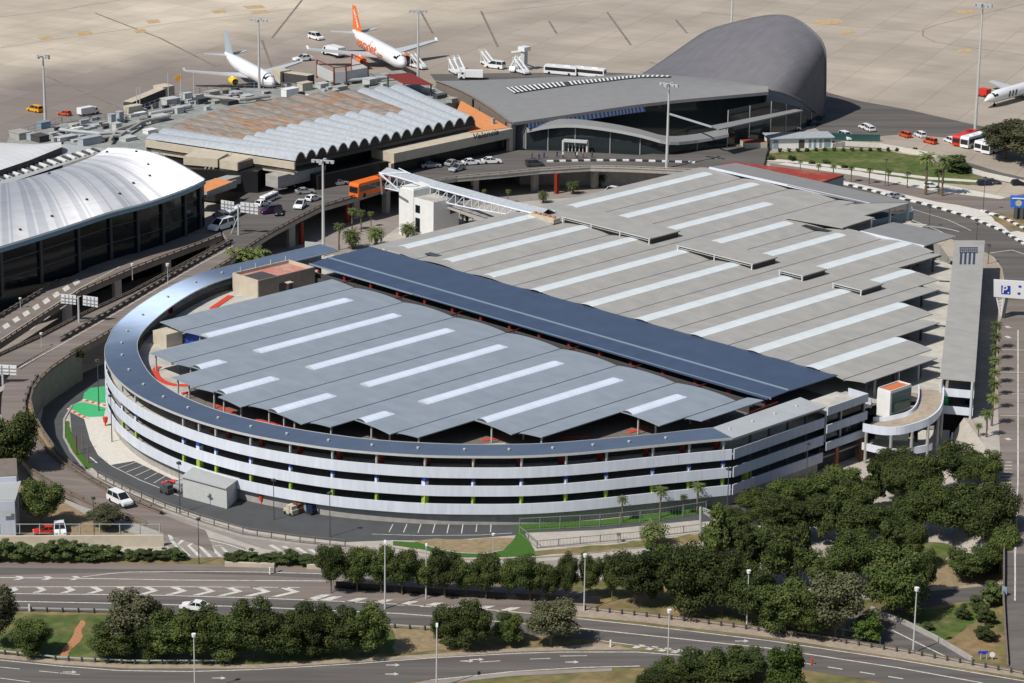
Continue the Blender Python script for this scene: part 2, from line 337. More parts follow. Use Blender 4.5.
# decks
foot = [(p.x, p.y) for p in offset_line(OUT, 0.35)] + [(-285.5, 371.6), (-285.5, 383.2), (-291, 384), (-286.2, 397), (-280.5, 399.4), (-330, 473), (-352, 479.5), (-356, 497.5), (-372, 491.5), (-410, 491.8), (-417.5, 491.5), (-417.5, 381)]
MB().prism(foot, ZD-0.35, ZD, 0).build('roof_deck', 'deck', G)
for z in (6.0, 2.8): MB().prism(foot, z-0.3, z).build('floor_slab', 'slab', G)
# parapets round the curve and along the right flank
for z0, z1 in BANDS:
    MB().wall(at_z(offset_line(OUT, -0.02), z0), 0.22, z1-z0).build('parapet', 'parapet', G)
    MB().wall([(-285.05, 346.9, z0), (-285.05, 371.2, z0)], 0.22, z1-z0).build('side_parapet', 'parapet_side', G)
MB().wall(at_z(offset_line(OUT, 0.9), 0), 0.3, 2.35).build('ground_floor_wall', 'concrete', G)
MB().wall([(-286.0, 347, 0), (-286.0, 371, 0)], 0.3, 2.2).build('ground_floor_wall', 'concrete', G)
jb = MB()
for i in range(1, NR-1, 2):
    n_ = (OUT[i]-INN[i]).normalized(); q = OUT[i]+n_*0.11
    for z0, z1 in BANDS: jb.beam((q.x, q.y, z0+0.02), (q.x, q.y, z1-0.02), 0.07, 0.05)
jb.build('panel_joint_strips', 'steel', G)
# posts of the outer ring
def outer_at_px(px, z):
    best = min(OUT[14:], key=lambda p: abs(project(p.x, p.y, z)[0]-px)); return best
def project(x, y, z):
    d = Vector((x, y, z))-CAM; w = d.dot(CF); return 512+F_PX*d.dot(CR)/w, 341.5-F_PX*d.dot(CU)/w
for px in (119.5, 135, 155, 181, 197, 213, 249, 289, 331, 376.5, 425, 474.5, 522, 567, 610, 650, 690.5, 723.5):
    p = outer_at_px(px, 10.3); q = offset_line(OUT, 0.45)[OUT.index(p)]
    MB().box(q.x-0.16, q.x+0.16, q.y-0.16, q.y+0.16, 10.3, ZR-0.16).build('post', 'steel', G)
    r = 0.23 if px not in (425, 197) else 0.42
    cb = MB(); cb.box(q.x-r, q.x+r, q.y-r, q.y+r, 7.75, 8.72, 0); cb.box(q.x-r, q.x+r, q.y-r, q.y+r, 6.0, 7.7, 1)
    cb.build('column', ['bluepaint', 'parapet'], G)
    cb = MB(); cb.box(q.x-r, q.x+r, q.y-r, q.y+r, 4.35, 5.52, 0); cb.box(q.x-r, q.x+r, q.y-r, q.y+r, 2.8, 4.3, 0)
    cb.build('column', ['greenpaint'], G)
    n = (q-p).normalized(); c = q+n*7
    MB().box(c.x-0.3, c.x+0.3, c.y-0.3, c.y+0.3, 2.8, 8.85).build('inner_column', 'slab', G)
    c = q+n*3.2
    MB().box(c.x-0.35, c.x+0.35, c.y-0.35, c.y+0.35, ZD, ZR-0.2).build('red_column', 'redbeam', G)
for k, y in enumerate((352, 357, 362, 367)):
    MB().box(-286, -285.6, y-0.15, y+0.15, 2.8, 12).build('post', 'darksteel', G)
MB().box(-286.6, -285.7, 351, 352.6, 2.8, 5.5).build('column', 'greenpaint', G)
# red beams under the ring roof and low red rail behind
MB().wall(at_z(offset_line(OUT, 3.0), 11.3), 0.25, 0.3).build('ring_beam', 'redbeam', G)
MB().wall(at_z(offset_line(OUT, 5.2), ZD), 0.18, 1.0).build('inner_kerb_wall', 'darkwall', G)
# ring roof
ringmat = aniso('ring_roof_glossy', (0.27, 0.345, 0.47), 0.70, 0.97, 0.0, 0.72)
ring = MB()
for i in range(0, NR-1): pass
ring.ribbon(at_z(INN, ZR-0.12), at_z(OUT, ZR+0.12), 0)
ring.uv = [(i/20, 0) for i in range(NR)]+[(i/20, 1) for i in range(NR)]
ro = ring.build('ring_roof', ringmat, G, smooth=True)
c0 = Vector((-356.5, 357.0, ZR)); off = c0-Vector(G['_o'])
for v in ro.data.vertices: v.co -= off
ro.location = off
MB().wall(at_z(offset_line(OUT, -0.06), ZR-0.22), 0.08, 0.40).build('gutter', 'galv', G)
MB().wall(at_z(offset_line(INN, 0.05), ZR-0.30), 0.08, 0.24).build('gutter', 'galv', G)
for i in range(10, NR-4, 4):      # small vents along the ring
    c = (OUT[i]+INN[i])/2
    MB().box(c.x-0.22, c.x+0.22, c.y-0.16, c.y+0.16, ZR+0.05, ZR+0.32).build('roof_vent', 'galv', G)
sr = MB(); sr.ribbon([(-291.35, 348.8, ZR), (-291.6, 372.6, ZR)], [(-285.15, 346.7, ZR+0.05), (-285.0, 371.4, ZR+0.05)], 0)
sr.uv = [(0, 0), (1, 0), (0, 1), (1, 1)]; sr.build('side_roof', 'side_roof', G)  # paler than the ring roof: glare is put into the sheet colour
MB().ribbon([(-291.35, 348.8, ZR-.03), (-291.6, 372.6, ZR-.03)], [(-285.15, 346.7, ZR+0.02), (-285.0, 371.4, ZR+0.02)], 0, 0.16).build('roof_soffit', 'steel', G); MB().ribbon(at_z(INN, ZR-0.15), at_z(OUT, ZR+0.09), 0, 0.16).build('roof_soffit', 'steel', G)
for y in (350, 356, 362, 368): MB().box(-288.9, -288.5, y-0.15, y+0.15, ZR+0.03, ZR+0.3).build('roof_vent', 'galv', G)
MB().wall([(-285.2, 347, 11.85), (-285.2, 371.2, 11.85)], 0.06, 0.42).build('gutter', 'steel', G)
# ---------------- near roof: bays between seams
def bay_z(x, s, per, lift):
    t = ((x-s) % per)/per; return lift*math.sin(math.pi*t)**0.8
S0, PER = -382.5, 14.1
NZ = 12.25
def roof_strip(x0, x1, y0, y1, zf, name, m, n=5, edge=0.16):
    b = MB(); L = []; xs = [x0+(x1-x0)*i/n for i in range(n+1)]
    b.ribbon([(x, y1, zf(x)) for x in xs], [(x, y0, zf(x)) for x in xs], 0, edge); return b.build(name, m, G)
def zn(x): return NZ+bay_z(x, S0, PER, 0.48)
YF = 362.6
ends_c = {-1: 318.8, 0: 305.0, 1: 298.7, 2: 297.5, 3: 299.0, 4: 306.3, 5: 321.0, 6: 342.5}
ends_d = {-1: 318.8, 0: 305.0, 1: 298.7, 2: 299.2, 3: 300.8, 4: 307.8, 5: 322.8, 6: 349.0}
sky_lo = {0: (305.4, 311.5), 1: (299.3, 311.8), 2: (299.0, 312.6), 3: (306.4, 313.2), 5: (342.6, 356.8)}
sky_hi = {-1: (319.0, 355.3), 0: (319.6, 354.9), 1: (319.9, 355.4), 2: (320.3, 355.2), 3: (321.0, 355.4), 4: (321.4, 355.8)}
def zr_far(x): return 0
for k in range(-1, 7):
    s = S0+PER*k
    xl = -403.1 if k == -1 else s-6.2
    roof_strip(xl, s-0.13, ends_c[k], YF, zn, 'roof_panel', 'near_roof')
    if k < 6: roof_strip(s+0.13, s+5.2, ends_d[k], YF, zn, 'roof_panel', 'near_roof')
    else: roof_strip(s+0.13, -294.1, ends_d[k], 365.5, zn, 'roof_panel', 'near_roof')
    MB().box(s-0.16, s+0.16, max(ends_c[k], ends_d[k]), YF-0.1, NZ-0.35, NZ-0.15).build('valley_gutter', 'darksteel', G)
    if k < 6:   # the strip between two bays, with its arched skylights
        x0, x1 = s+5.2, s+PER-6.2; ys = max(ends_d[k], ends_c[k+1]) if k not in (2, 3) else ends_c[k+1]
        ys = {-1: 318.8, 0: 305.2, 1: 299.1, 2: 299.0, 3: 306.3, 4: 321.0, 5: 342.5}[k]
        roof_strip(x0, x1, ys, YF, zn, 'ridge_panel', 'near_roof', 2)
        for rng in (sky_lo.get(k), sky_hi.get(k)):
            if not rng: continue
            b = MB(); n = 8; prof = [(x0+0.1+(x1-x0-0.2)*i/n, zn(x0)+0.03+0.42*math.sin(math.pi*i/n)**0.7) for i in range(n+1)]
            ya, yb = rng
            yb2 = yb-0.9
            b.ribbon([(x, yb2, z) for x, z in prof], [(x, ya, z) for x, z in prof])
            low = [(x, zn(x0)+0.05+(z-zn(x0)-0.05)*0.25) for x, z in prof]
            b.ribbon([(x, yb, z) for x, z in low], [(x, yb2, z) for x, z in prof])
            b.build('skylight', 'skylight', G, smooth=False)
            b = MB(); b.add([(x, ya, z) for x, z in prof]+[(x1-0.1, ya, zn(x0)), (x0+0.1, ya, zn(x0))], [tuple(range(n+3))[::-1]])
            b.build('skylight_end', 'darksteel' if ya < 317 or k in (4, 5) else 'galv', G)
# posts and red beams under the near roof
for k in range(-1, 7):
    s = S0+PER*k
    for yy in range(300, 364, 9):
        if yy < ends_c[k]+1.0: continue
        MB().box(s-3.2, s-2.95, yy-0.12, yy+0.12, ZD, NZ).build('roof_post', 'steel', G)
    for xx, ye_ in ((s-5.6, ends_c[k]), (s+4.4, ends_d[k])):
        if -402 < xx < -294.5: MB().box(xx-0.12, xx+0.12, ye_+0.7, ye_+0.94, ZD, zn(xx)-0.1).build('roof_post', 'steel', G)
    e = min(ends_c[k], ends_d[k])
    MB().beam((s-3.1, e+1, NZ-0.25), (s-3.1, YF-0.5, NZ-0.25), 0.2, 0.4).build('roof_beam', 'redbeam', G)
for yy in (303, 312, 326, 340, 352):
    half = [k for k in range(-1, 7) if ends_c[k] < yy-1]
    if half:
        xa = S0+PER*half[0]-5 if half[0] > -1 else -402.5; xb = min(S0+PER*half[-1]+3, -294.6)
        MB().beam((xa, yy, NZ-0.5), (xb, yy, NZ-0.5), 0.2, 0.45).build('cross_beam', 'redbeam', G)
# ---------------- blue roof
BZ = 12.5
MB().ribbon([(-416.2, 373.0, BZ+0.1), (-294.6, 373.0, BZ+0.1)], [(-416.2, 368.3, BZ-0.3), (-294.9, 367.5, BZ-0.3)], 0, 0.18).build('blue_roof', 'blue_roof', G)
MB().ribbon([(-416.2, 385.2, BZ+0.25), (-294.0, 386.2, BZ+0.25)], [(-416.2, 373.35, BZ+0.12), (-294.5, 373.35, BZ+0.12)], 0, 0.18).build('blue_roof', 'blue_roof', G)
MB().box(-416.2, -294.7, 372.98, 373.37, BZ+0.0, BZ+0.24).build('roof_seam_capping', 'bluegrey', G)
MB().box(-416.3, -294.6, 368.1, 368.28, BZ-0.5, BZ-0.2).build('gutter', 'bluegrey', G)
for i in range(16):
    x = -414+i*7.8
    MB().box(x-0.3, x+0.3, 368.6, 369.2, ZD, BZ-0.5).build('red_column', 'redbeam', G)
    if i % 2: MB().beam((x+3, 361.8, NZ-1.0), (x+3, 369.4, NZ-0.8), 0.12, 0.2).build('cross_beam', 'redbeam', G)
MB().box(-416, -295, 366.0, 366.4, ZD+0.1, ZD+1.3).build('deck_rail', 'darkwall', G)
# ---------------- grey roof behind
GS0, GP = -403.6, 13.9           # seams; skylights half a bay further on
def zg(x): return 12.35+bay_z(x, GS0, GP, 0.65)
GZ = 12.35
gend_e = {0: 491.3, 1: 491.3, 2: 491.3, 3: 470.0, 4: 470.0, 5: 470.0, 6: 452.6, 7: 431.8, 8: 412.5}   # strip left of seam k
gend_f = {-1: 491.3, 0: 491.3, 1: 491.3, 2: 491.3, 3: 470.0, 4: 470.0, 5: 468.0, 6: 445.3, 7: 426.3, 8: 407.3}
for k in range(-1, 9):
    s = GS0+GP*k
    if k >= 0:
        roof_strip(s-5.5, s-0.12, 385.9, gend_e[k], zg, 'roof_panel', 'grey_roof')
        MB().box(s-0.15, s+0.15, 386, min(gend_e[k], gend_f[k])-0.1, GZ-0.35, GZ-0.15).build('valley_gutter', 'bark', G)
    xr = s+5.5 if k >= 0 else s+GP-8.35
    xa = s+0.12 if k >= 0 else -417.4
    xr = {5: s+3.6, 6: s+5.5, 8: s+4.9}.get(k, s+5.5)
    roof_strip(xa, xr, 385.9, gend_f[k], zg, 'roof_panel', 'grey_roof')
    if k < 8:
        x0, x1 = s+5.5, s+GP-5.5; ye = gend_e[k+1]
        x0 = xr
        roof_strip(x0, x1, 385.9, ye, zg, 'ridge_panel', 'grey_roof', 2)
        segs = [(388.5 if k > -1 else 389.2, 430.5), (440.2, min(486.5, ye-0.3))]
        if k == 4: segs = [(385.6, 430.0), (440.2, 469.6)]
        if k == 3: segs = [(385.6, 430.4), (440.3, 465.0)]
        if k == 2: segs = [(385.6, 430.4), (440.3, 464.5)]
        if k == 1: segs = [(386.5, 430.4), (440.3, 474.5)]
        if k == 5: segs = [(385.6, 452.3)]
        if k == 6: segs = [(385.6, 431.5)]
        if k == 7: segs = [(385.6, 412.2)]
        xc = s+GP/2
        for ya, yb in segs:
            if yb-ya < 2: continue
            n = 6; prof = [(xc-1.5+3.0*i/n, zg(xc-1.4)+0.03+0.16*math.sin(math.pi*i/n)) for i in range(n+1)]
            MB().ribbon([(x, yb, z) for x, z in prof], [(x, ya, z) for x, z in prof], 0, 0.05).build('skylight', 'skylight_old', G)
# posts under the grey roof tips
for k in range(3, 9):
    s = GS0+GP*k
    for x, ye in ((s-2.7, gend_e[k]), (s+2.7, gend_f[k])):
        for d in (2.0, 10, 18): MB().box(x-0.2, x+0.2, ye-d-0.2, ye-d+0.2, ZD, GZ+0.1).build('roof_post', 'darksteel', G)
        MB().beam((x, ye+0.6, GZ-0.15), (x, ye-20, GZ-0.15), 0.2, 0.35).build('roof_beam', 'darksteel', G)
MB().beam((-294, 388, 12.0), (-287.9, 388, 12.0), 0.2, 0.3).build('roof_beam', 'darksteel', G)
for yy in (390, 397, 403): MB().box(-288.6, -288.3, yy-0.15, yy+0.15, ZD, 12.3).build('roof_post', 'steel', G)
# low wall of the roof deck along the stepped side
MB().wall([(-330.0, 472.6, ZD), (-281.8, 401.0, ZD)], 0.2, 1.0).build('deck_parapet', 'cream', G)
# raised monitor roofs
def raised(x0, x1, y0, y1, z, post=True):
    b = MB(); b.prism([(x0, y0), (x1, y0), (x1, y1), (x0, y1)], z-0.22, z); b.build('raised_roof', 'grey_roof', G)
    MB().box(x0, x1, y0-0.10, y0, z-0.58, z-0.46).build('eave_rail', 'steel', G)
    MB().box(x0-0.02, x1+0.02, y0-0.1, y0-0.01, z-0.2, z+0.0).build('eave_rail', 'galv', G)
    MB().box(x0+0.3, x1-0.3, y0+0.5, y1-0.3, 12.5, z-0.24).build('monitor_side', 'black', G)  # black box added to paint the shade under the raised roof
    n = max(2, int((x1-x0)/7)+1)
    for i in range(n):
        x = x0+0.3+(x1-x0-0.6)*i/(n-1)
        MB().box(x-0.11, x+0.11, y0-0.05, y0+0.2, 12.6, z-0.2).build('roof_post', 'parapet', G)
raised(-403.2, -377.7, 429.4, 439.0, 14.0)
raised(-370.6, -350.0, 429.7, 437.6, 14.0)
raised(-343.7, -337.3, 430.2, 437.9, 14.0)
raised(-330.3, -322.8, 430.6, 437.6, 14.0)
b = MB(); b.box(-411, -403.6, 427.2, 429.4, 12.6, 13.6, 0)
for i in range(5): b.tube((-410+i*1.4, 428.2, 13.6), (-410+i*1.4, 428.2, 14.0), 0.42, 0.42, 8, 1)
b.build('plant_box', ['cream', 'reddirt'], G)
# far edge canopy and right-hand canopies
MB().prism([(-413.0, 489.9), (-411.5, 497.5), (-391, 497.5), (-360, 497.3), (-366.4, 489.3)], 13.3, 13.5).build('walkway_roof', 'terminal_grey', G)
MB().box(-413, -366.2, 489.6, 489.85, 13.05, 13.55).build('eave_rail', 'parapet', G)
b = MB(); b.prism([(-371.2, 466.0), (-357.0, 468.2), (-357.6, 480.2), (-360.4, 480.0), (-360.4, 497.2), (-366.6, 489.4), (-370.9, 479)], 13.25, 13.5); b.build('raised_roof', 'grey_roof', G)
MB().prism([(-370.6, 466.6), (-357.6, 468.8), (-358, 479.6), (-370.6, 478)], 12.9, 13.2).build('monitor_side', 'black', G); MB().box(-369.8, -358, 464.6, 466.4, 12.75, 12.86).build('monitor_side', 'black', G)  # black boxes stand in for the shade below this roof
for x, y in ((-357.6, 479), (-360.8, 490), (-358, 469), (-360.8, 496.5)): MB().box(x-0.2, x+0.2, y-0.2, y+0.2, ZD, 13.25).build('roof_post', 'steel', G)
MB().wall([P(871, 229, 8.6), P(912.5, 218.5, 8.6), P(911, 214, 8.6)], 0.3, 1.8).build('deck_parapet', 'bluegrey', G); MB().prism([P(871, 229, 8.6), P(912.5, 218.5, 8.6), P(908, 209, 8.6), P(860, 214, 8.6)], 8.3, 8.6).build('deck_edge', 'darkwall', G)
MB().prism([(-353.8, 470.4), (-336.9, 470.9), (-337.0, 482.0), (-346, 482.6), (-353.6, 481.5)], 12.8, 13.0).build('raised_roof', 'terminal_grey', G)
MB().box(-353.8, -336.9, 470.1, 470.38, 12.55, 13.05).build('eave_rail', 'parapet', G)
MB().wall(catmull([Vector((-351, 482, 12.9)), Vector((-344, 485.4, 12.9)), Vector((-339, 485.6, 12.9))], 4), 0.15, 0.15).build('eave_rail', 'steel', G)
for x in (-352, -345, -338): MB().box(x-0.2, x+0.2, 470.8, 471.2, ZD, 12.8).build('roof_post', 'darksteel', G)
MB().box(-404.5, -401.0, 389.5, 391.2, 12.7, 12.78).build('roof_hatch', 'darksteel', G)
# ---------------- stair house on the round end
sh = MB(); x0, x1, y0, y1 = -419.4, -411.4, 350.4, 365.4
sh.box(x0, x0+0.3, y0, y1, ZD, 13.0, 0); sh.box(x1-0.3, x1, y0, y1, ZD, 13.0, 1); sh.box(x0+0.3, x1-0.3, y0, y0+0.3, ZD, 13.0, 0); sh.box(x0+0.3, x1-0.3, y1-0.3, y1, ZD, 13.0, 0)  # right wall is brown: the shade on it is put into the colour
sh.box(x0+0.3, x1-0.3, y0+0.3, y1-0.3, 12.1, 12.35, 2); sh.box(x0+1.5, x1-1.2, y0+1.5, y0+6.5, 12.35, 12.42, 3)
sh.box(x1, x1+0.04, 355.8, 357.6, ZD, ZD+2.2, 4); sh.box(x1, x1+0.04, 358.4, 359.4, ZD, ZD+2.2, 4); sh.box(x1, x1+1.2, 357.2, 358.6, 11.3, 11.45, 0)
sh.build('stair_house', ['cream', 'brown', 'pinkfloor', 'darkwall', 'black'], G)
for i in range(4): MB().box(x0+0.02, x0+0.12, y0+2+i*4, y0+2.12+i*4, 13.0, 13.9).build('rail_post', 'parapet', G)
# dark sheet paints shade on the covered deck; pale sheets paint its sunlit patches
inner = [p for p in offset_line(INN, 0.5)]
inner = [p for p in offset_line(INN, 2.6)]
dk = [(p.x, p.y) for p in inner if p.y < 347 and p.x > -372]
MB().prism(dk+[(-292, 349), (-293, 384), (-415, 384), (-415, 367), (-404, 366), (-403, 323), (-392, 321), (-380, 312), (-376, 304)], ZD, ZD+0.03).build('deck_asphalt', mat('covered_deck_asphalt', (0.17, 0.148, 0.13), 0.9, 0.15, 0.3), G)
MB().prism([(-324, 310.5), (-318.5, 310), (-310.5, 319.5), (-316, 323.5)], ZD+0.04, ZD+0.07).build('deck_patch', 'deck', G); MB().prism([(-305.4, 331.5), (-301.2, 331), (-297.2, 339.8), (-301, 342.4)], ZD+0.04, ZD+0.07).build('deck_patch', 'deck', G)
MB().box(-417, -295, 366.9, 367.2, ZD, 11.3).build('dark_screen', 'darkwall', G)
# red kerbs, ramps and cars' walkway marks on the roof deck
def redline(pts, w=0.9, h=0.14):
    MB().wall(at_z(pts, ZD), w, h).build('red_kerb', 'redpaint', G)
redpx = lambda pts, w=1.1: redline(catmull([P(x, y, ZD) for x, y in pts], 5), w)
redpx([(159, 367), (155.5, 370), (157, 376), (163, 381.5), (173, 385), (190, 385.8)])
redpx([(212, 309), (231, 296)], 1.3); redpx([(166, 337), (163, 342), (170, 347)]); redpx([(182, 394), (192, 392.5)]); redpx([(214, 405.5), (238, 414)], 0.8); redpx([(255, 420), (300, 429)], 0.6); redpx([(380, 440), (430, 443)], 0.6); redpx([(482, 441), (500, 438)], 1.0); redpx([(628, 433), (648, 427)], 1.0); redpx([(560, 438), (590, 436)], 0.6)
redline([Vector((-374, 298.2, 0)), Vector((-362, 296.4, 0)), Vector((-352, 296.6, 0))], 0.6)
for a, c in (((-325, 306), (-319, 310.5)), ((-316, 318), (-312, 323)), ((-303, 330), (-301.6, 336))): redline([Vector((*a, 0)), Vector((*c, 0))], 0.8)
MB().prism([(-312.2, 319), (-309.0, 317.2), (-306.2, 320.4), (-309.4, 322.4)], ZD, ZD+1.4).build('ramp_kiosk', 'cream', G)
MB().prism([(-294, 368.8), (-290.5, 368.8), (-290.5, 373.5), (-294, 373.5)], ZD+0.0, ZD+1.6, 0, 1).build('ramp_kiosk', ['cream', 'redpaint'], G)
MB().box(-402, -398, 316.2, 320.0, ZD, 11.8).build('stair_house', 'cream', G)
MB().box(-397.6, -391.2, 320.4, 321.0, ZD, 11.9).build('deck_screen', 'blue', G)
# ---------------- right stair block
kb = [(-284.6, 371.5), (-284.6, 383.0), (-292, 383.0), (-292, 371.5)]
for z0, z1 in ((10.7, 12.2), (7.4, 8.9), (4.2, 5.7)):
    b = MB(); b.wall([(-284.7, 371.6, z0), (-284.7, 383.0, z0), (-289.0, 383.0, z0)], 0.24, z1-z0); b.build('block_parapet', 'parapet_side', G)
MB().box(-291.5, -284.85, 371.7, 382.8, 10.75, 11.0).build('block_roof', 'deck', G)
MB().box(-285.8, -285.3, 371.8, 382.8, 4.4, 10.7).build('block_glazing', 'glass', G)
for y in (371.7, 376, 382.6): MB().box(-285.25, -284.95, y-0.12, y+0.12, 5.7, 10.7).build('post', 'steel', G)
MB().box(-284.9, -284.4, 374.5, 375.0, 0, 4.2).build('column', 'rustcol', G); MB().box(-284.9, -284.4, 381.4, 382.0, 0, 4.2).build('column', 'rustcol', G)
MB().box(-290.5, -286.5, 372.0, 382.5, 0, 4.2).build('ground_floor_wall', 'darkwall', G)
# ---------------- lift tower
lx0, lx1, ly0, ly1 = -286.0, -283.0, 387.5, 393.7
MB().box(lx0, lx1-0.1, ly0, ly1, 0, 11.7).build('lift_shaft', 'white', G)
b = MB(); b.box(lx1-0.1, lx1, ly0+0.5, ly1-0.1, 3.2, 11.4, 0); b.box(lx1, lx1+0.04, ly0+0.5, ly1-0.1, 7.6, 7.75, 1); b.build('curtain_wall', ['green_glass', 'galv'], G)
b = MB(); b.box(lx0+0.25, lx1-0.35, ly0+0.25, ly1-0.25, 11.7, 11.78, 0); b.build('lift_roof', 'lift_roof', G)
b = MB(); b.wall([(lx0+0.1, ly0+0.1, 11.7), (lx1-0.2, ly0+0.1, 11.7), (lx1-0.2, ly1-0.1, 11.7), (lx0+0.1, ly1-0.1, 11.7), (lx0+0.1, ly0+0.12, 11.7)], 0.16, 0.3); b.build('roof_upstand', 'white', G)
MB().box(-290.6, lx0, 384.0, 390.0, ZD-0.4, ZD-0.02).build('bridge_slab', 'deck', G)
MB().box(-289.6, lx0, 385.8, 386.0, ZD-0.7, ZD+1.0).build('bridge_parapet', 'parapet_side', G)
# ---------------- spiral ramp
ro_ = [P(x, y, z) for x, y, z in [(943.3, 390.5, 9.6), (943, 400, 9.2), (941.5, 409, 8.7), (937, 416.5, 8.2), (928.5, 423, 7.7), (916, 428, 7.2), (900, 432, 6.8), (882.5, 432.4, 6.4), (863, 429, 6.2)]]
ri_ = [P(x, y, z) for x, y, z in [(918.4, 389, 9.6), (918.8, 398, 9.2), (917, 406, 8.7), (913.5, 411.5, 8.2), (908.5, 415, 7.7), (902, 417.5, 7.2), (893, 419.5, 6.8), (884, 421, 6.4), (873, 421.5, 6.2)]]
ro_, ri_ = catmull(ro_, 4), catmull(ri_, 4)
MB().ribbon(ri_, ro_, 0, 0.5).build('ramp_slab', 'shoulder', G)
MB().wall([p+Vector((0, 0, -0.45)) for p in ro_], 0.25, 1.5).build('ramp_parapet', 'parapet', G)
MB().wall([p+Vector((0, 0, -0.3)) for p in ri_], 0.2, 1.1).build('ramp_parapet', 'parapet', G)
for i in range(6, len(ro_), 5): MB().tube((ro_[i].x, ro_[i].y, 0), (ro_[i].x, ro_[i].y, ro_[i].z-0.4), 0.28).build('ramp_pier', 'concrete', G)
lowp = [p+Vector((0, 0, 0)) for p in ro_[14:]]
MB().wall(at_z(lowp, 2.4), 0.25, 1.3).build('ramp_parapet', 'parapet', G)
MB().ribbon(at_z(ri_[14:], 2.9), at_z(ro_[14:], 2.9), 0, 0.4).build('ramp_slab', 'deck', G)
MB().ribbon([P(906, 478, 0.05), P(918, 446, 1.4), P(918, 430, 2.6)], [P(930, 482, 0.05), P(948, 446, 1.4), P(950, 430, 2.6)], 0, 0.4).build('ramp_slab', 'deck', G)
MB().wall([P(952, 438, 2.4), P(951, 452, 1.2), P(948, 462, 0.6)], 0.22, 1.1).build('ramp_parapet', 'parapet', G)
MB().prism([(P(x, y, ZD).x, P(x, y, ZD).y) for x, y in ((918, 388), (944, 389), (948, 352), (905, 362))], ZD-0.4, ZD-0.03).build('bridge_slab', 'shoulder', G)
# ---------------- east wing: long narrow block with flat roof
A, B_, C_, D_ = Vector((-337.0, 481.3, 0)), Vector((-332.6, 486.0, 0)), Vector((-275.9, 402.8, 0)), Vector((-281.3, 399.7, 0))
MB().prism([A, B_, C_, D_], 12.0, 12.2).build('wing_roof', 'grey_roof', G)
ax = (C_-B_).normalized(); px_ = (C_-D_).normalized()
for z0, z1, m_ in ((8.9, 10.4, 'parapet'), (5.6, 7.1, 'parapet')):
    b = MB(); b.wall([A*0.02+D_*0.98+Vector((0, 0, z0)), D_+Vector((0, 0, z0))+px_*0.1, C_+Vector((0, 0, z0))-px_*0.1, B_+Vector((0, 0, z0))-px_*0.1], 0.22, z1-z0); b.build('wing_parapet', m_, G)
for z in (9.1, 5.8): MB().prism([A+px_*0.3, B_-px_*0.3, C_-px_*0.3-ax*0.2, D_+px_*0.3-ax*0.2], z-0.3, z).build('floor_slab', 'slab', G)
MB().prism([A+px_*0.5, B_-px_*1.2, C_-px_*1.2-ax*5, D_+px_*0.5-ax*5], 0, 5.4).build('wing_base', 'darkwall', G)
for i in range(13):
    q = B_+(C_-B_)*(i/12)-px_*0.35; q2 = A+(D_-A)*(i/12)+px_*0.35
    for w in (q, q2): MB().box(w.x-0.2, w.x+0.2, w.y-0.2, w.y+0.2, 4.9, 12.0).build('roof_post', 'galv', G)
q = D_+px_*0.8-ax*1.0
MB().prism([q, q+px_*0.9, q+px_*0.9-ax*1.2, q-ax*1.2], 5.8, 9.0).build('column', 'greenfloor', G)
# comb-shaped emblem on the wing roof
def onroof(px, py): return P(px, py, 12.22)
b = MB()
for k in range(3):
    y = 247+k*2.2
    for i in range(9):
        x = 959.6+i*2.05; b.sheet([onroof(x, y), onroof(x+1.75, y), onroof(x+1.75, y+1.7), onroof(x, y+1.7)])
for k in range(4):
    x = 960.4+k*4.35
    for j in range(6):
        y = 252.8+j*1.95; xx = x-j*0.12-0.2; b.sheet([onroof(xx, y), onroof(xx+2.3, y), onroof(xx+2.2, y+1.8), onroof(xx-0.1, y+1.8)])
b.build('roof_emblem', 'navy', G)
for x in (-331, -320, -309, -298): pass
# links between deck and wing
for px, py, qx, qy in ((939, 281, 950, 281.5), (936, 292, 949, 294), (935, 325, 946, 326.5), (928, 366, 940, 368)):
    MB().beam(P(px, py, 12.0), P(qx, qy, 12.0), 0.25, 0.25).build('link_beam', 'darksteel', G)
MB().prism([(P(x, y, ZD-0.5).x, P(x, y, ZD-0.5).y) for x, y in ((930, 265), (948, 262), (941, 400), (905, 400), (930, 350))], ZD-0.8, ZD-0.45).build('bridge_slab', 'shoulder', G)
# ---------------- building with the red roof beside the ring road
RB = thing('annex_building', 'low annex with dull red flat roof and blue-grey walls behind the grey car park roof', 'building', (-403, 505, 5))
rp = [(-417.5, 499.6), (-416.6, 503.5), (-391.0, 512.2), (-389.8, 499.8)]
MB().prism(rp, 5.0, 11.4).build('wall', 'bluegrey', RB)
MB().prism(rp, 11.42, 11.9).build('roof', 'redroof', RB)
# ================================================================ ground, roads, viaducts
ZU = 5.0     # apron and the ring road lie a storey above the lower roads
def px_poly(pts, z): return [P(x, y, z) for x, y in pts]
jr = random.Random(3)
def flat(name, pts, z, m):
    q = px_poly(pts, z)
    if m in ('grass', 'grass_dry', 'dirt', 'grass_bright', 'reddirt'):     # ragged natural borders
        amp = 0.12 if m == 'grass_bright' else 0.4; out = []
        for i in range(len(q)):
            a, b = q[i], q[(i+1) % len(q)]; n = min(60, max(1, int((b-a).length/1.3)))
            for j in range(n): v = a.lerp(b, j/n); out.append(Vector((v.x+jr.uniform(-amp, amp), v.y+jr.uniform(-amp, amp), z)) if j else v)
        q = out
    return structure(name, MB().sheet(q), m)
structure('ground', MB().sheet([(-6000, -3000, 0), (3000, -3000, 0), (3000, 6000, 0), (-6000, 6000, 0)]), 'pavement')
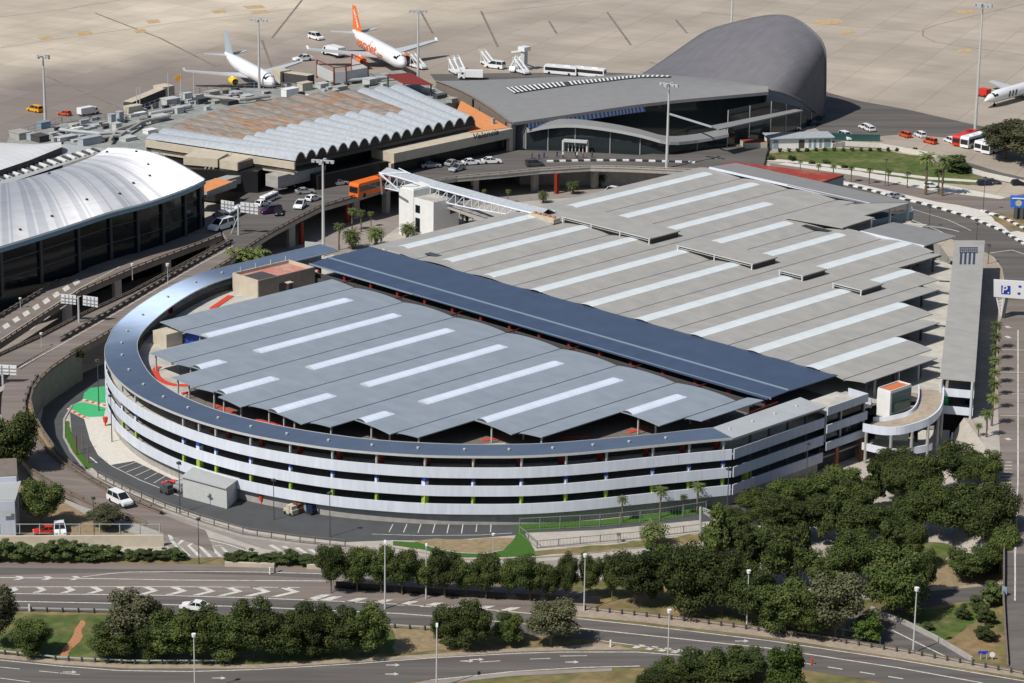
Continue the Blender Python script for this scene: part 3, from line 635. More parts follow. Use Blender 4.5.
# apron material: tan concrete slabs, greyer where aircraft stand
ap = mat('apron_concrete', (0.585, 0.51, 0.41), 0.9, 0.14, 0.02, col2=(0.49, 0.425, 0.345), thr=0.5, sharp=0.3, stretch=(1, 0.35, 1))
nt = ap.node_tree; bs = nt.nodes['Principled BSDF']; src = bs.inputs['Base Color'].links[0].from_socket
a_, b_ = P(0, 80, 5), P(350, 26, 5); dn = Vector((-(b_.y-a_.y), b_.x-a_.x, 0)).normalized()
if dn.dot(P(300, 60, 5)-a_) < 0: dn = -dn
g = nt.nodes.new('ShaderNodeNewGeometry'); dt = nt.nodes.new('ShaderNodeVectorMath'); dt.operation = 'DOT_PRODUCT'; dt.inputs[1].default_value = dn
nt.links.new(g.outputs['Position'], dt.inputs[0])
nz = nt.nodes.new('ShaderNodeTexNoise'); nz.inputs['Scale'].default_value = 0.018; nz.inputs['Detail'].default_value = 7; nt.links.new(g.outputs['Position'], nz.inputs['Vector'])
ma = nt.nodes.new('ShaderNodeMath'); ma.operation = 'MULTIPLY_ADD'; ma.inputs[1].default_value = 90; nt.links.new(nz.outputs['Fac'], ma.inputs[0]); nt.links.new(dt.outputs['Value'], ma.inputs[2])
mr = nt.nodes.new('ShaderNodeMapRange'); mr.inputs[1].default_value = a_.dot(dn)+38; mr.inputs[2].default_value = a_.dot(dn)+68; nt.links.new(ma.outputs[0], mr.inputs[0])
# fades out again towards the right-hand stands
a2 = P(300, 60, 5); ax2 = (P(620, 60, 5)-a2).normalized(); d2 = nt.nodes.new('ShaderNodeVectorMath'); d2.operation = 'DOT_PRODUCT'; d2.inputs[1].default_value = ax2; nt.links.new(g.outputs['Position'], d2.inputs[0])
mr2 = nt.nodes.new('ShaderNodeMapRange'); mr2.inputs[1].default_value = a2.dot(ax2)-30; mr2.inputs[2].default_value = P(620, 60, 5).dot(ax2); mr2.inputs[3].default_value = 0.9; mr2.inputs[4].default_value = 0.38; nt.links.new(d2.outputs['Value'], mr2.inputs[0])
mm = nt.nodes.new('ShaderNodeMath'); mm.operation = 'MULTIPLY'; nt.links.new(mr.outputs[0], mm.inputs[0]); nt.links.new(mr2.outputs[0], mm.inputs[1])
# long faint streaks left by taxiing traffic
ms = nt.nodes.new('ShaderNodeMapping'); ms.inputs['Rotation'].default_value = (0, 0, R(-38)); ms.inputs['Scale'].default_value = (0.010, 0.035, 1); nt.links.new(g.outputs['Position'], ms.inputs['Vector'])
ns = nt.nodes.new('ShaderNodeTexNoise'); ns.inputs['Scale'].default_value = 1.0; ns.inputs['Detail'].default_value = 9; ns.inputs['Roughness'].default_value = 0.62; nt.links.new(ms.outputs[0], ns.inputs['Vector'])
mrs = nt.nodes.new('ShaderNodeMapRange'); mrs.inputs[1].default_value = 0.42; mrs.inputs[2].default_value = 0.72; mrs.inputs[3].default_value = 1.04; mrs.inputs[4].default_value = 0.76; nt.links.new(ns.outputs['Fac'], mrs.inputs[0])
sc2 = nt.nodes.new('ShaderNodeVectorMath'); sc2.operation = 'SCALE'; nt.links.new(src, sc2.inputs[0]); nt.links.new(mrs.outputs[0], sc2.inputs['Scale']); src = sc2.outputs[0]
mx = nt.nodes.new('ShaderNodeMix'); mx.data_type = 'RGBA'; mx.inputs['B'].default_value = (0.215, 0.18, 0.165, 1)
nt.links.new(mm.outputs[0], mx.inputs['Factor']); nt.links.new(src, mx.inputs['A'])
# slab joints
mpj = nt.nodes.new('ShaderNodeMapping'); mpj.inputs['Rotation'].default_value = (0, 0, R(-22)); nt.links.new(g.outputs['Position'], mpj.inputs['Vector'])
br = nt.nodes.new('ShaderNodeTexBrick'); br.inputs['Scale'].default_value = 1; br.inputs['Brick Width'].default_value = 14; br.inputs['Row Height'].default_value = 9; br.inputs['Mortar Size'].default_value = 0.13
br.offset = 0; br.inputs['Color1'].default_value = (1, 1, 1, 1); br.inputs['Color2'].default_value = (0.90, 0.90, 0.89, 1); br.inputs['Mortar'].default_value = (0.74, 0.72, 0.70, 1)
nt.links.new(mpj.outputs[0], br.inputs['Vector'])
ml = nt.nodes.new('ShaderNodeMix'); ml.data_type = 'RGBA'; ml.blend_type = 'MULTIPLY'; ml.inputs['Factor'].default_value = 1; nt.links.new(mx.outputs['Result'], ml.inputs['A']); nt.links.new(br.outputs['Color'], ml.inputs['B'])
nt.links.new(ml.outputs['Result'], bs.inputs['Base Color'])
upper = [P(x, y, 5) for x, y in ((-300, 205), (0, 168), (150, 150), (300, 125), (420, 128), (505, 150), (520, 165), (590, 166), (676, 169), (720, 172), (800, 193), (868, 213), (905, 228), (940, 245))]
upper += [Vector((-333.5, 480, 5)), Vector((-277.5, 402.5, 5)), P(985, 446, 5), P(1000, 476, 5), P(1003.5, 545, 5), P(1100, 552, 5), P(3500, 200, 5), P(4500, -230, 5), P(-3000, -230, 5)]
structure('apron', MB().prism([(v.x, v.y) for v in upper], 0.02, ZU, 0, 1), ['concrete', ap])
# --- yellow painted boxes and lines on the apron
b = MB()
for x, y, w, h in ((45, 38, 8, 2), (84, 33, 9, 2.4), (140, 31, 7, 2.4), (153, 21.5, 8, 2.2), (219, 11.5, 8, 1.8), (254, 7, 12, 2.0), (260, 12, 10, 2.2), (828, 22, 18, 3.2), (847, 32, 8, 2.4), (966, 12, 12, 2.2), (964, 51, 9, 2.4)):
    b.sheet(px_poly([(x-w, y-h*0.5), (x+w*0.6, y-h), (x+w, y+h*0.3), (x-w*0.5, y+h)], ZU+0.03))
structure('apron_stand_marks', b, 'yellow_paint')
b = MB()
def line_px(b, pts, w, z, dash=None):
    pts = [P(x, y, z) for x, y in pts]
    if dash:
        L = []; on, off = dash; out = []
        for i in range(len(pts)-1):
            d = pts[i+1]-pts[i]; l = d.length; u = d/l; s = 0
            while s+on < l: out.append((pts[i]+u*s, pts[i]+u*(s+on))); s += on+off
        for p, q in out: b.ribbon(offset_line([p, q], w/2), offset_line([p, q], -w/2))
    else: b.ribbon(offset_line(pts, w/2), offset_line(pts, -w/2))
    return b
for pts in ([(46, 76), (120, 108)], [(95, 13), (160, 38), (215, 66)], [(607, 12), (631, 45)], [(481, 11), (498, 47)], [(302, 0), (272, 38)], [(262, 40), (272, 68)], [(680, 48), (697, 54)], [(420, 10), (433, 34)], [(650, 62), (684, 73)], [(549, 21), (557, 34)], [(676, 20), (687, 33)]):
    line_px(b, pts, 0.7, ZU+0.02)
structure('apron_joint_lines', b, 'joint')
b = MB()
line_px(b, [(1024, 4), (990, 12), (960, 19), (936, 25), (923, 30), (923, 36), (935, 42), (960, 46), (1024, 55)], 0.35, ZU+0.02)
line_px(b, [(0, 17), (60, 10), (120, 0)], 0.3, ZU+0.02); line_px(b, [(480, 14), (512, 10), (600, 0)], 0.3, ZU+0.02)
line_px(b, [(700, 12), (800, 22), (930, 32)], 0.3, ZU+0.02); line_px(b, [(0, 48), (50, 40), (180, 22), (300, 8)], 0.25, ZU+0.02)
structure('apron_guide_lines', b, 'joint')
flat('apron_service_road', [(826, 92), (860, 101), (905, 109), (985, 127), (1060, 146), (1060, 158), (985, 141), (905, 134), (845, 139), (826, 135), (815, 128)], ZU+0.02, 'asphalt')
flat('apron_service_road', [(436, 82), (610, 78), (640, 74), (600, 72), (520, 73), (430, 74)], ZU+0.02, 'asphalt')
# --- ring road in front of the terminals (upper level)
ringN = [(515, 163), (547, 161.8), (590, 160.8), (629, 160.8), (695, 162.8), (760, 168), (810, 176), (844.5, 184.5), (868, 190), (900, 198.8), (928, 205.4), (972, 218.5), (1003.6, 232), (1022.4, 243.4), (1060, 268)]
ring_in = [(515, 173), (540, 171), (590, 168), (629, 169), (676, 171), (720, 173.5), (790, 186), (868, 208), (905, 219), (945, 237), (975, 247), (994, 257), (1002, 268), (1005, 283), (1005, 300)]
flat('ring_road', ringN[5:]+[(1060, 330), (1005, 330)]+ring_in[:3:-1], ZU+0.02, 'asphalt')
flat('ring_road_right', [(1005, 300), (1060, 300), (1070, 560), (1004, 552), (1002, 500), (998, 440), (998, 330)], ZU+0.028, 'asphalt_brown')
b = MB()
line_px(b, [(912, 209), (948.5, 220), (971, 230.5)], 0.25, ZU+0.05); line_px(b, [(912, 220), (935, 229), (955, 238)], 0.3, ZU+0.05)
line_px(b, [(990, 253), (1012, 250), (1030, 256)], 0.4, ZU+0.05); line_px(b, [(1018, 330), (1018, 480), (1015, 560)], 0.25, ZU+0.05)
for y in (349, 371.5, 393, 415): line_px(b, [(1000, y+0.5), (1024, y+1), (1060, y+2)], 0.22, ZU+0.05)
for y in (326, 336, 438): line_px(b, [(1006, y), (1010, y+2)], 0.9, ZU+0.05)
for i in range(9): line_px(b, [(999.5-i*0.1, 462+i*3.4), (1012, 462+i*3.4)], 0.32, ZU+0.05)
structure('upper_road_paint', b, 'paint')
# pavements, lawn and planting north of the ring road
flat('pavement_north', [(760, 167), (800, 160), (905, 176), (1000, 196), (1060, 215), (1060, 266), (1022, 242), (972, 217), (928, 204), (868, 188.5), (810, 174.5)], ZU+0.02, 'paver')
flat('side_road', [(770, 163), (860, 176), (940, 192), (1000, 199), (1040, 190), (1060, 196), (1060, 224), (1010, 232), (990, 215), (955, 206), (925, 199), (855, 183), (770, 168)], ZU+0.035, 'asphalt_brown')
flat('pavement_island', [(925, 200), (958, 205), (1000, 214), (975, 217), (945, 211)], ZU+0.05, 'paver')
flat('lawn', [(735, 158), (770, 153), (830, 148), (880, 150), (925, 157), (945, 168), (990, 179), (985, 186), (930, 182), (850, 170), (790, 163)], ZU+0.03, 'grass')
flat('garden_path', [(728, 156), (790, 160), (850, 167), (930, 177), (990, 181), (990, 183), (930, 179.5), (850, 169.5), (790, 162.5), (728, 158.5)], ZU+0.045, 'paver')
flat('service_road', [(830, 139), (880, 146), (960, 160), (1000, 172), (1060, 186), (1060, 194), (985, 178), (940, 166), (925, 155), (880, 149), (830, 146)], ZU+0.04, 'asphalt')
flat('planting_bed', [(985, 212), (1024, 216), (1060, 226), (1060, 238), (1022, 232), (1000, 224)], ZU+0.05, 'grass_dry')
flat('pavement_south', [(950, 240), (975, 247), (992, 257), (1001, 268), (1003.5, 283), (1000, 320), (997, 380), (997, 440), (985, 446), (972, 418), (975, 330), (985, 262)], ZU+0.02, 'shoulder')
flat('forecourt_garden', [(973, 417), (998, 410), (1001, 470), (994, 474), (985, 447)], ZU+0.04, 'pavement')
structure('embankment', MB().ribbon([P(1003.5, 545, 5), P(1000, 476, 5), P(985, 446, 5), Vector((-277.5, 402.5, 5))], [P(960, 575, 0), P(950, 510, 0), P(945, 480, 0), P(940, 452, 0)]), 'pavement')
# --- lower level: motorways in front
flat('median_ground', [(-60, 556), (300, 556), (560, 575), (760, 600), (900, 600), (1003, 600), (1010, 668), (1060, 690), (1060, 760), (-60, 760)], 0.01, 'grass_dry')
flat('lower_green', [(100, 700), (640, 700), (700, 668), (560, 668), (380, 683)], 0.02, 'grass_dry')
flat('upper_carriageway', [(-60, 562), (0, 562), (260, 565), (330, 568), (430, 575), (560, 588), (600, 596), (585, 616), (470, 607), (256, 597.5), (0, 593), (-60, 592)], 0.04, 'asphalt_brown')
flat('upper_fast_lane', [(-60, 567), (0, 567.5), (260, 571), (330, 575), (330, 579), (260, 575), (130, 571.5), (0, 575), (-60, 575)], 0.055, 'asphalt')
flat('lower_carriageway', [(-60, 592), (0, 593), (256, 598), (470, 608), (577, 618), (768, 638.5), (1024, 680), (1100, 694), (1100, 722), (990, 700), (850, 677), (719, 655.5), (600, 640), (470, 630), (400, 626), (256, 618), (110, 612.5), (0, 610.5), (-60, 610)], 0.05, 'asphalt')
flat('slip_road', [(-60, 655), (0, 658.5), (60, 665), (130, 669), (256, 669), (400, 660), (512, 652.5), (560, 651), (637, 650.5), (719, 655.5), (800, 668), (760, 674), (700, 669), (612, 667), (512, 671), (431, 679), (380, 688), (-60, 700)], 0.06, 'asphalt')
flat('hard_shoulder', [(540, 606), (580, 606), (640, 612), (768, 628), (900, 648), (1024, 672), (1090, 684), (1090, 692), (1024, 678), (768, 637), (640, 622), (577, 616.5), (540, 612)], 0.06, 'shoulder')
flat('slip_shoulder', [(-60, 651), (0, 654), (60, 660), (130, 664.5), (256, 664.5), (400, 656), (512, 648.5), (560, 646.5), (600, 643), (637, 649.5), (560, 650.5), (512, 652), (400, 659.5), (256, 668.5), (130, 668.5), (60, 664.5), (0, 658), (-60, 654.5)], 0.065, 'shoulder')
flat('slip_shoulder', [(380, 689), (431, 680), (512, 672), (612, 668), (612, 671), (512, 676), (440, 684), (400, 692)], 0.065, 'road_pale')
flat('exit_road', [(852, 608), (871, 611), (884, 617), (905, 625), (935, 640), (970, 661), (935, 656), (890, 647), (850, 640), (845, 625)], 0.05, 'asphalt')
structure('exit_wall', MB().wall([P(x, y, 0) for x, y in ((871, 611), (884, 617), (905, 625), (935, 640), (972, 662))], 0.3, 0.8), 'concrete')
flat('underpass_road', [(880, 600), (932, 590.5), (1002, 584), (1040, 582), (1040, 596), (974, 600), (930, 606), (900, 612)], 0.05, 'asphalt')
flat('underpass_kerb', [(925, 588.5), (1002, 582), (1002, 584.5), (932, 591)], 0.06, 'shoulder')
flat('slope_grass', [(905, 560), (1003, 560), (1003, 582), (925, 588)], 0.03, 'dirt')
flat('slope_grass', [(910, 540), (960, 545), (940, 566), (905, 566)], 0.04, 'grass')
flat('verge', [(905, 613), (974, 602), (1003, 598), (1006, 665), (975, 662), (940, 642)], 0.035, 'grass_dry')
flat('verge', [(905, 613), (974, 602), (985, 612), (950, 640), (935, 638)], 0.045, 'grass')
flat('verge', [(0, 613), (110, 615), (256, 621), (400, 629), (400, 652), (256, 664), (130, 664), (0, 653), (-60, 651), (-60, 612)], 0.03, 'grass')
flat('worn_path', [(81, 620), (85, 621), (83, 636), (76, 645), (68, 657), (59, 658), (66, 645), (74, 633)], 0.045, 'reddirt')
flat('verge', [(392, 628), (440, 631), (450, 650), (395, 654)], 0.045, 'dirt')
# --- road markings
b = MB()
line_px(b, [(-60, 577), (0, 577.5), (95, 578.5), (180, 580), (340, 581)], 0.28, 0.08)
line_px(b, [(82, 577), (110, 573.5), (130, 572), (200, 571.5), (260, 572), (330, 574)], 0.25, 0.08)
line_px(b, [(-60, 587), (0, 587), (150, 586.5), (300, 587.5)], 0.25, 0.08)
line_px(b, [(-60, 592.5), (0, 593.5), (150, 595), (256, 598), (345, 601.5), (470, 608), (560, 616)], 0.28, 0.08)
line_px(b, [(-60, 600), (0, 601), (150, 604), (256, 607), (320, 610), (400, 613.5), (470, 619), (560, 627), (578, 628), (768, 648), (900, 668), (983, 683)], 0.3, 0.08)
line_px(b, [(577, 618.5), (640, 625), (768, 640.5), (900, 660), (1024, 681)], 0.28, 0.08)
line_px(b, [(597, 640), (640, 646), (719, 656), (765, 661)], 0.25, 0.08); line_px(b, [(800, 662.5), (860, 672), (930, 683)], 0.3, 0.08, (2.2, 2.0))
line_px(b, [(-60, 656), (0, 660), (60, 666), (120, 670.5), (190, 671.5), (256, 669.5), (350, 664), (430, 658), (512, 653.5), (560, 652), (637, 652), (700, 656.5)], 0.25, 0.08)
line_px(b, [(431, 680), (512, 671.5), (580, 667.5), (640, 666)], 0.25, 0.08)
line_px(b, [(0, 667), (60, 673), (110, 677)], 0.2, 0.08, (3, 3)); line_px(b, [(480, 662), (530, 659), (580, 657.5)], 0.2, 0.08, (3, 4)); line_px(b, [(560, 656), (600, 655.5)], 0.2, 0.08, (4, 4))
line_px(b, [(892, 630), (920, 644), (949, 658)], 0.28, 0.08); line_px(b, [(0, 678), (30, 682)], 0.2, 0.08)
def chevron(b, x, y, w, h, t, z=0.08):
    """one chevron pointing right: x,y tip; h half height in pixels"""
    b.sheet(px_poly([(x, y), (x-w, y-h), (x-w-t, y-h), (x-t, y)], z)); b.sheet(px_poly([(x, y), (x-t, y+0.02), (x-w*1.55-t, y+h), (x-w*1.55, y+h)], z))
for i, x in enumerate((19, 47, 76, 104, 131.5, 159, 187.5, 216, 243, 271, 300)): chevron(b, x, 589.6+i*0.22, 4.5+i*0.9, 2.6+i*0.23, 6.5+i*0.25)
b.sheet(px_poly([(315, 600.3), (309, 598), (322, 594.5), (332, 594.5)], 0.08))
for i in range(8):
    x = 332+i*25.5; y = 596.4+i*1.55
    b.sheet(px_poly([(x, y), (x+11, y), (x-3, y+4.4), (x-15, y+4.2)], 0.08))
for x in (25, 53, 81): chevron(b, x, 578, 4, 2.0, 6)
for i in range(6):
    x = 640+i*13; y = 644.5+i*1.55; b.sheet(px_poly([(x, y), (x+6, y+0.7), (x-3, y+4), (x-9, y+3.2)], 0.08))
def arrow_mark(b, x, y, l=14, s=1):
    b.sheet(px_poly([(x, y-0.35), (x, y+0.35), (x+l*0.7, y+0.5*s), (x+l*0.7, y-0.5)], 0.08)); b.sheet(px_poly([(x+l*0.65, y-1.6), (x+l*0.65, y+1.5), (x+l, y)], 0.08))
for x, y in ((63, 672), (212, 678), (386, 665), (385, 674), (460, 661), (470, 659.4), (565, 662), (735, 641)): arrow_mark(b, x, y)
# hatched gore left of the slip road
for i in range(5):
    x = 176+i*11; y = 545+i*0.5
    b.sheet(px_poly([(x, y), (x+3.2, y), (x+15, y+11), (x+10.5, y+11)], 0.08)); b.sheet(px_poly([(x, y), (x+3.2, y), (x+9+i*2, y-5+i*1.2), (x+5+i*2, y-5+i*1.2)], 0.08))
line_px(b, [(168, 530), (172, 541), (187, 556)], 0.6, 0.08); line_px(b, [(170, 530), (230, 545), (250, 552)], 0.3, 0.08)
for i in range(5):
    x = 268+i*13; y = 545+i*1.4; b.sheet(px_poly([(x, y), (x+5, y-0.4), (x+15, y+6), (x+11, y+6)], 0.08))
structure('road_paint', b, 'paint')
flat('gore_area', [(160, 528), (200, 535), (245, 547), (250, 557), (190, 558), (166, 545)], 0.05, 'road_pale')
flat('gore_area', [(262, 541), (300, 545), (345, 551), (380, 558), (330, 560), (280, 555)], 0.05, 'road_pale')
# --- service road and lots in front of the garage
flat('service_lane', [(150, 511), (200, 527), (243, 542), (262, 548), (330, 562), (480, 572), (620, 574), (740, 560), (800, 540), (792, 530), (740, 545), (640, 555), (540, 561), (480, 563.5), (420, 556), (345, 545), (262, 536), (200, 521), (165, 508)], 0.045, 'road_pale')
flat('front_yard', [(70, 412), (84, 419), (90, 440), (98, 455), (110, 465), (134, 461), (172, 479), (210, 486), (270, 499), (400, 519), (560, 523), (700, 512), (742, 500), (800, 486), (815, 497), (740, 518), (640, 528), (530, 534), (437, 541), (392, 540), (345, 542), (300, 537), (250, 530), (200, 516), (165, 504), (130, 489), (98, 473), (82, 458), (72, 440)], 0.03, 'asphalt_dark')
flat('lower_ramp_road', [(112, 360), (85, 372), (60, 385), (45, 400), (40, 425), (50, 450), (66, 468), (95, 485), (130, 501), (165, 515), (200, 527), (200, 521), (165, 508), (130, 493), (98, 478), (82, 466), (70, 452), (63, 437), (63, 421), (72, 405), (112, 385)], 0.035, 'asphalt_dark')
flat('pale_paving', [(84, 418), (104, 400), (112, 415), (130, 437), (150, 455), (180, 471), (240, 487), (232, 490), (172, 479), (134, 461), (110, 465), (98, 455), (90, 440)], 0.05, 'paver')
flat('pale_paving', [(225, 484), (300, 502), (300, 506), (232, 497)], 0.05, 'paver')
flat('green_paving', [(68, 408), (77, 403), (84.4, 402.3), (105.5, 407.6), (104, 416.4), (88, 417), (81, 414)], 0.06, 'greenfloor')
flat('green_paving', [(83, 399), (84, 393), (90, 388), (105, 386), (107, 403), (95, 402)], 0.06, 'greenfloor')
b = MB()
def kerb_px(pts, z, w, h, seg, m=('paint', 'redpaint'), name='kerb'):
    pts = [P(x, y, z) for x, y in pts]; b = MB(); k = 0
    for i in range(len(pts)-1):
        d = pts[i+1]-pts[i]; n = max(1, round(d.length/seg))
        for j in range(n):
            b.wall([pts[i]+d*(j/n), pts[i]+d*((j+1)/n)], w, h, k % 2); k += 1
    return structure(name, b, list(m))
kerb_px([(68, 409), (74, 412), (81, 416), (88, 419)], 0, 0.5, 0.15, 0.8, name='painted_kerb'); kerb_px([(83, 400), (95, 403), (106, 406)], 0, 0.5, 0.15, 0.8, name='painted_kerb')
flat('planted_strip', [(64.5, 421), (69, 421), (72, 435), (79, 450), (94, 467), (86, 469), (73, 452), (65.5, 437)], 0.06, 'grass_bright')
structure('kerb', MB().wall([P(x, y, 0) for x, y in ((72, 406), (64, 420), (64, 438), (72, 453), (85, 470), (98, 480), (130, 496), (165, 511), (200, 524), (243, 537), (300, 545), (345, 549))], 0.35, 0.2), 'concrete')
b = MB()
for i in range(6): line_px(b, [(117+i*9.2, 468.5+i*3.6), (136+i*7.5, 462+i*3.4)], 0.16, 0.07)
line_px(b, [(98, 452), (112, 466), (140, 480), (180, 496)], 0.18, 0.07)
line_px(b, [(90, 457), (97, 463)], 0.3, 0.07)
for i in range(8): line_px(b, [(389+i*14.5, 532+i*0.3-(2 if i > 5 else 0)), (393+i*14.0, 524)], 0.16, 0.07)
line_px(b, [(372, 534), (420, 535.5), (480, 535), (512, 533)], 0.16, 0.07)
structure('parking_paint', b, 'paint')
flat('lawn_strip', [(393, 541), (418, 542), (437.6, 549), (457, 552.7), (484.5, 553.7), (504, 550), (514, 539), (518, 530), (524, 530), (535, 552), (535, 555.5), (496, 557), (457, 557), (422, 549), (393, 545)], 0.07, 'grass_bright')
flat('earth_lot', [(412, 540), (460, 539), (514, 538), (506, 549), (484, 552.5), (457, 551.5), (437, 548)], 0.055, 'dirt')
flat('lawn_strip', [(515, 524), (600, 520), (680, 510), (724, 503), (724, 510), (640, 523), (560, 529), (517, 532)], 0.06, 'grass_bright')
flat('fenced_lot', [(522, 533), (600, 530), (700, 520), (706, 532), (640, 540), (580, 545), (537, 548)], 0.06, 'pavement')
flat('verge', [(535, 551), (580, 547), (640, 541), (704, 533), (735, 530), (740, 538), (660, 545), (580, 553), (535, 556)], 0.06, 'grass_dry')
structure('kerb', MB().wall([P(x, y, 0) for x, y in ((393, 548), (422, 553), (457, 560), (496, 560), (560, 556.5), (640, 548), (740, 539))], 0.25, 0.15), 'shoulder')
flat('yard_ground', [(-60, 500), (50, 478), (60, 490), (165, 529), (165, 541), (-60, 538)], 0.03, 'dirt')
flat('sloped_bank', [(47, 477), (60, 491), (95, 507), (146, 526), (175, 536), (165, 540), (135, 534), (110, 524), (85, 514), (60, 500), (50, 490)], 0.05, 'concrete')
# --- white / black kerb of the ring road
def bw_kerb(pts, z, seg, name='painted_kerb'): return kerb_px(pts, z, 0.8, 0.35, seg, ('signwhite', 'kerbblack'), name)
bw_kerb(ringN[1:5], ZU+1.0, 1.6); bw_kerb(ringN[7:], ZU, 1.6); bw_kerb([(982, 211), (990, 214), (1005, 219), (1024, 229), (1050, 242)], ZU, 1.6)
# ================================================================ viaducts
VA = thing('road_viaduct', 'concrete road viaduct curving past the left terminal and down beside the round car park', 'viaduct', (-470, 400, 0))
plaza = [(226, 237.5), (230, 243), (230, 261), (255, 244), (273, 233), (299, 219), (320, 208.5), (359, 197), (384, 189), (425.5, 183), (456.7, 178.3), (500, 174.5), (539, 170.6), (590, 167.6), (629, 168.6), (676, 170.6), (720, 172), (760, 178), (770, 140), (700, 149), (640, 155), (560, 151), (515, 150), (400, 140), (300, 165), (262, 185), (212, 214)]
MB().prism([(P(x, y, 6).x, P(x, y, 6).y) for x, y in plaza], 5.1, 6.0, 0, 1).build('deck', ['concrete', 'asphalt'], VA)
Lr = [P(x, y, 6) for x, y in ((-60, 345), (0, 318), (58, 283), (100, 262), (160, 236), (214, 214))]; Rr = [P(x, y, 6) for x, y in ((-60, 383), (0, 345), (38, 320), (80, 293), (131, 271), (222, 236.8))]
MB().ribbon(Lr, Rr, 0, 0.9).build('deck', 'asphalt_brown', VA)
wl = [P(x, y, 6) for x, y in ((229, 241.3), (168, 273.7), (131, 293.5), (80, 317), (40, 338), (0, 356), (-60, 385))]; wr = [P(x, y, 6) for x, y in ((231, 244), (200, 261.5), (148, 291.5), (117, 310), (60, 342), (0, 376), (-60, 408))]
MB().ribbon(wl, wr, 0, 0.9).build('walkway', 'asphalt_brown', VA)
bl = [P(*q) for q in ((231, 243.5, 6), (200, 261, 6), (148, 291, 6), (117, 309.5, 6), (60, 342, 6), (17.6, 365, 5.8), (6, 380, 5.4), (2, 395, 5), (1, 410, 4.5), (5, 430, 3.9), (16, 450, 3.2), (33, 473, 2.4), (60, 490, 1.6), (95, 506, .9), (146, 525, .4), (185, 540, .15), (215, 552, .08))]
brr = [P(*q) for q in ((231, 261, 6), (205, 277, 6), (148, 311, 6), (97, 341, 6), (70, 355.5, 6), (50, 368, 5.9), (37, 378.5, 5.6), (29.5, 390, 5.3), (25, 403, 4.9), (25.5, 417.6, 4.4), (35, 435, 3.9), (47, 451.5, 3.0), (64, 466, 2.2), (88, 481, 1.4), (115, 496, .9), (160, 514, .4), (205, 530, .1))]
MB().ribbon(bl[:6], brr[:6], 0, 0.9).build('deck', 'asphalt_brown', VA)
MB().ribbon(bl[5:], brr[5:], 0, 1.0).build('ramp_surface', 'asphalt_brown', VA)
edge = [P(*q) for q in ((82, 350, 6), (70, 357.5, 6), (51, 370.5, 5.9), (40, 381, 5.6), (33, 391, 5.3), (30.5, 401, 4.9), (34, 417.6, 4.4), (44, 435, 3.9), (56, 452, 3.0), (72, 467.5, 2.2), (92, 481, 1.4), (118, 495, .9), (162, 513, .4))]
b = MB(); b.ribbon([p for p in edge], [Vector((p.x, p.y, 0)) for p in edge]); b.ribbon([Vector((p.x, p.y, 0)) for p in edge], [p for p in edge]); b.build('retaining_wall', 'concrete', VA)
b = MB(); b.ribbon(brr[5:5+len(edge)-2], edge[2:]) if False else None
b.ribbon([brr[4], brr[5], brr[6], brr[7], brr[8], brr[9], brr[10], brr[11], brr[12], brr[13], brr[14], brr[15]], [edge[1], edge[2], edge[3], edge[4], edge[5], edge[6], edge[7], edge[8], edge[9], edge[10], edge[11], edge[12]]); b.build('walkway', 'dirt', VA)
# parapets (pale rail with dark posts between)
def parapet(pts, parent, h=0.9, step=2.4, m='roadrail', w=0.3, bold=False):
    pts = [Vector(p) for p in pts]; b = MB(); b.wall(pts, w, h*0.45, 0)
    b.wall([p+Vector((0, 0, h*0.8)) for p in pts], w*0.5, h*0.2, 0)
    for i in range(len(pts)-1):
        d = pts[i+1]-pts[i]; n = max(1, int(d.length/step))
        for j in range(n):
            q = pts[i]+d*(j/n); r_ = 0.32 if bold else 0.12; b.box(q.x-r_, q.x+r_, q.y-r_, q.y+r_, q.z+h*0.45, q.z+h*(0.98 if bold else 0.8), 1)
    return b.build('parapet', [m, 'darksteel' if bold else 'bark'], parent)
parapet([P(x, y, 6) for x, y in plaza[2:9]], VA); parapet([P(x, y, 6) for x, y in plaza[8:17]], VA, 0.7, 2.4, 'pavement'); parapet(Rr, VA); parapet(wl, VA, 0.7); parapet(bl[:5], VA, 1.0, 2.6, bold=True); parapet(brr[:5], VA); parapet(edge, VA); parapet(brr[6:11], VA, 0.7, 2.4, bold=True); parapet(brr[10:16], VA, 0.7)
parapet(bl[9:15], VA, 0.8); parapet(Lr[:3], VA, 0.9, 2.6, bold=True)
b = MB()
for i in range(17):
    t = i/16; x = 0+t*80-8; y = 332-t*50
    b.sheet([P(x, y, 6.03), P(x+5.5, y-3.4, 6.03), P(x+8.5, y+0.2, 6.03), P(x+3, y+3.6, 6.03)]) if i % 1 == 0 and i*2 % 2 == 0 and i % 2 == 0 or True and i % 2 == 0 else None
line_px(b, [(-20, 350), (0, 340), (40, 314), (80, 288), (120, 266.5)], 0.2, 6.03); line_px(b, [(30, 330), (60, 309), (90, 290)], 0.2, 6.03, (3, 4))
line_px(b, [(233, 246), (200, 264), (148, 294), (117, 312.5), (60, 345), (19, 368)], 0.22, 6.03)
b.build('zebra_paint', 'paint', VA)
for x, y in ((60, 303), (110, 280), (160, 258), (205, 243), (240, 250), (285, 225), (350, 198), (410, 184), (470, 176), (530, 171), (590, 168)):
    q = P(x, y+1, 5.1); MB().box(q.x-0.5, q.x+0.5, q.y+0.8, q.y+2.6, 0, 5.1).build('pier', 'concrete', VA)
for x, y in ((346, 200), (387, 184), (556, 172), (300, 221)):
    q = P(x, y+1.5, 5.1); MB().box(q.x-0.45, q.x+0.45, q.y-0.1, q.y+0.8, 0, 5.1).build('pier', 'redbeam', VA)
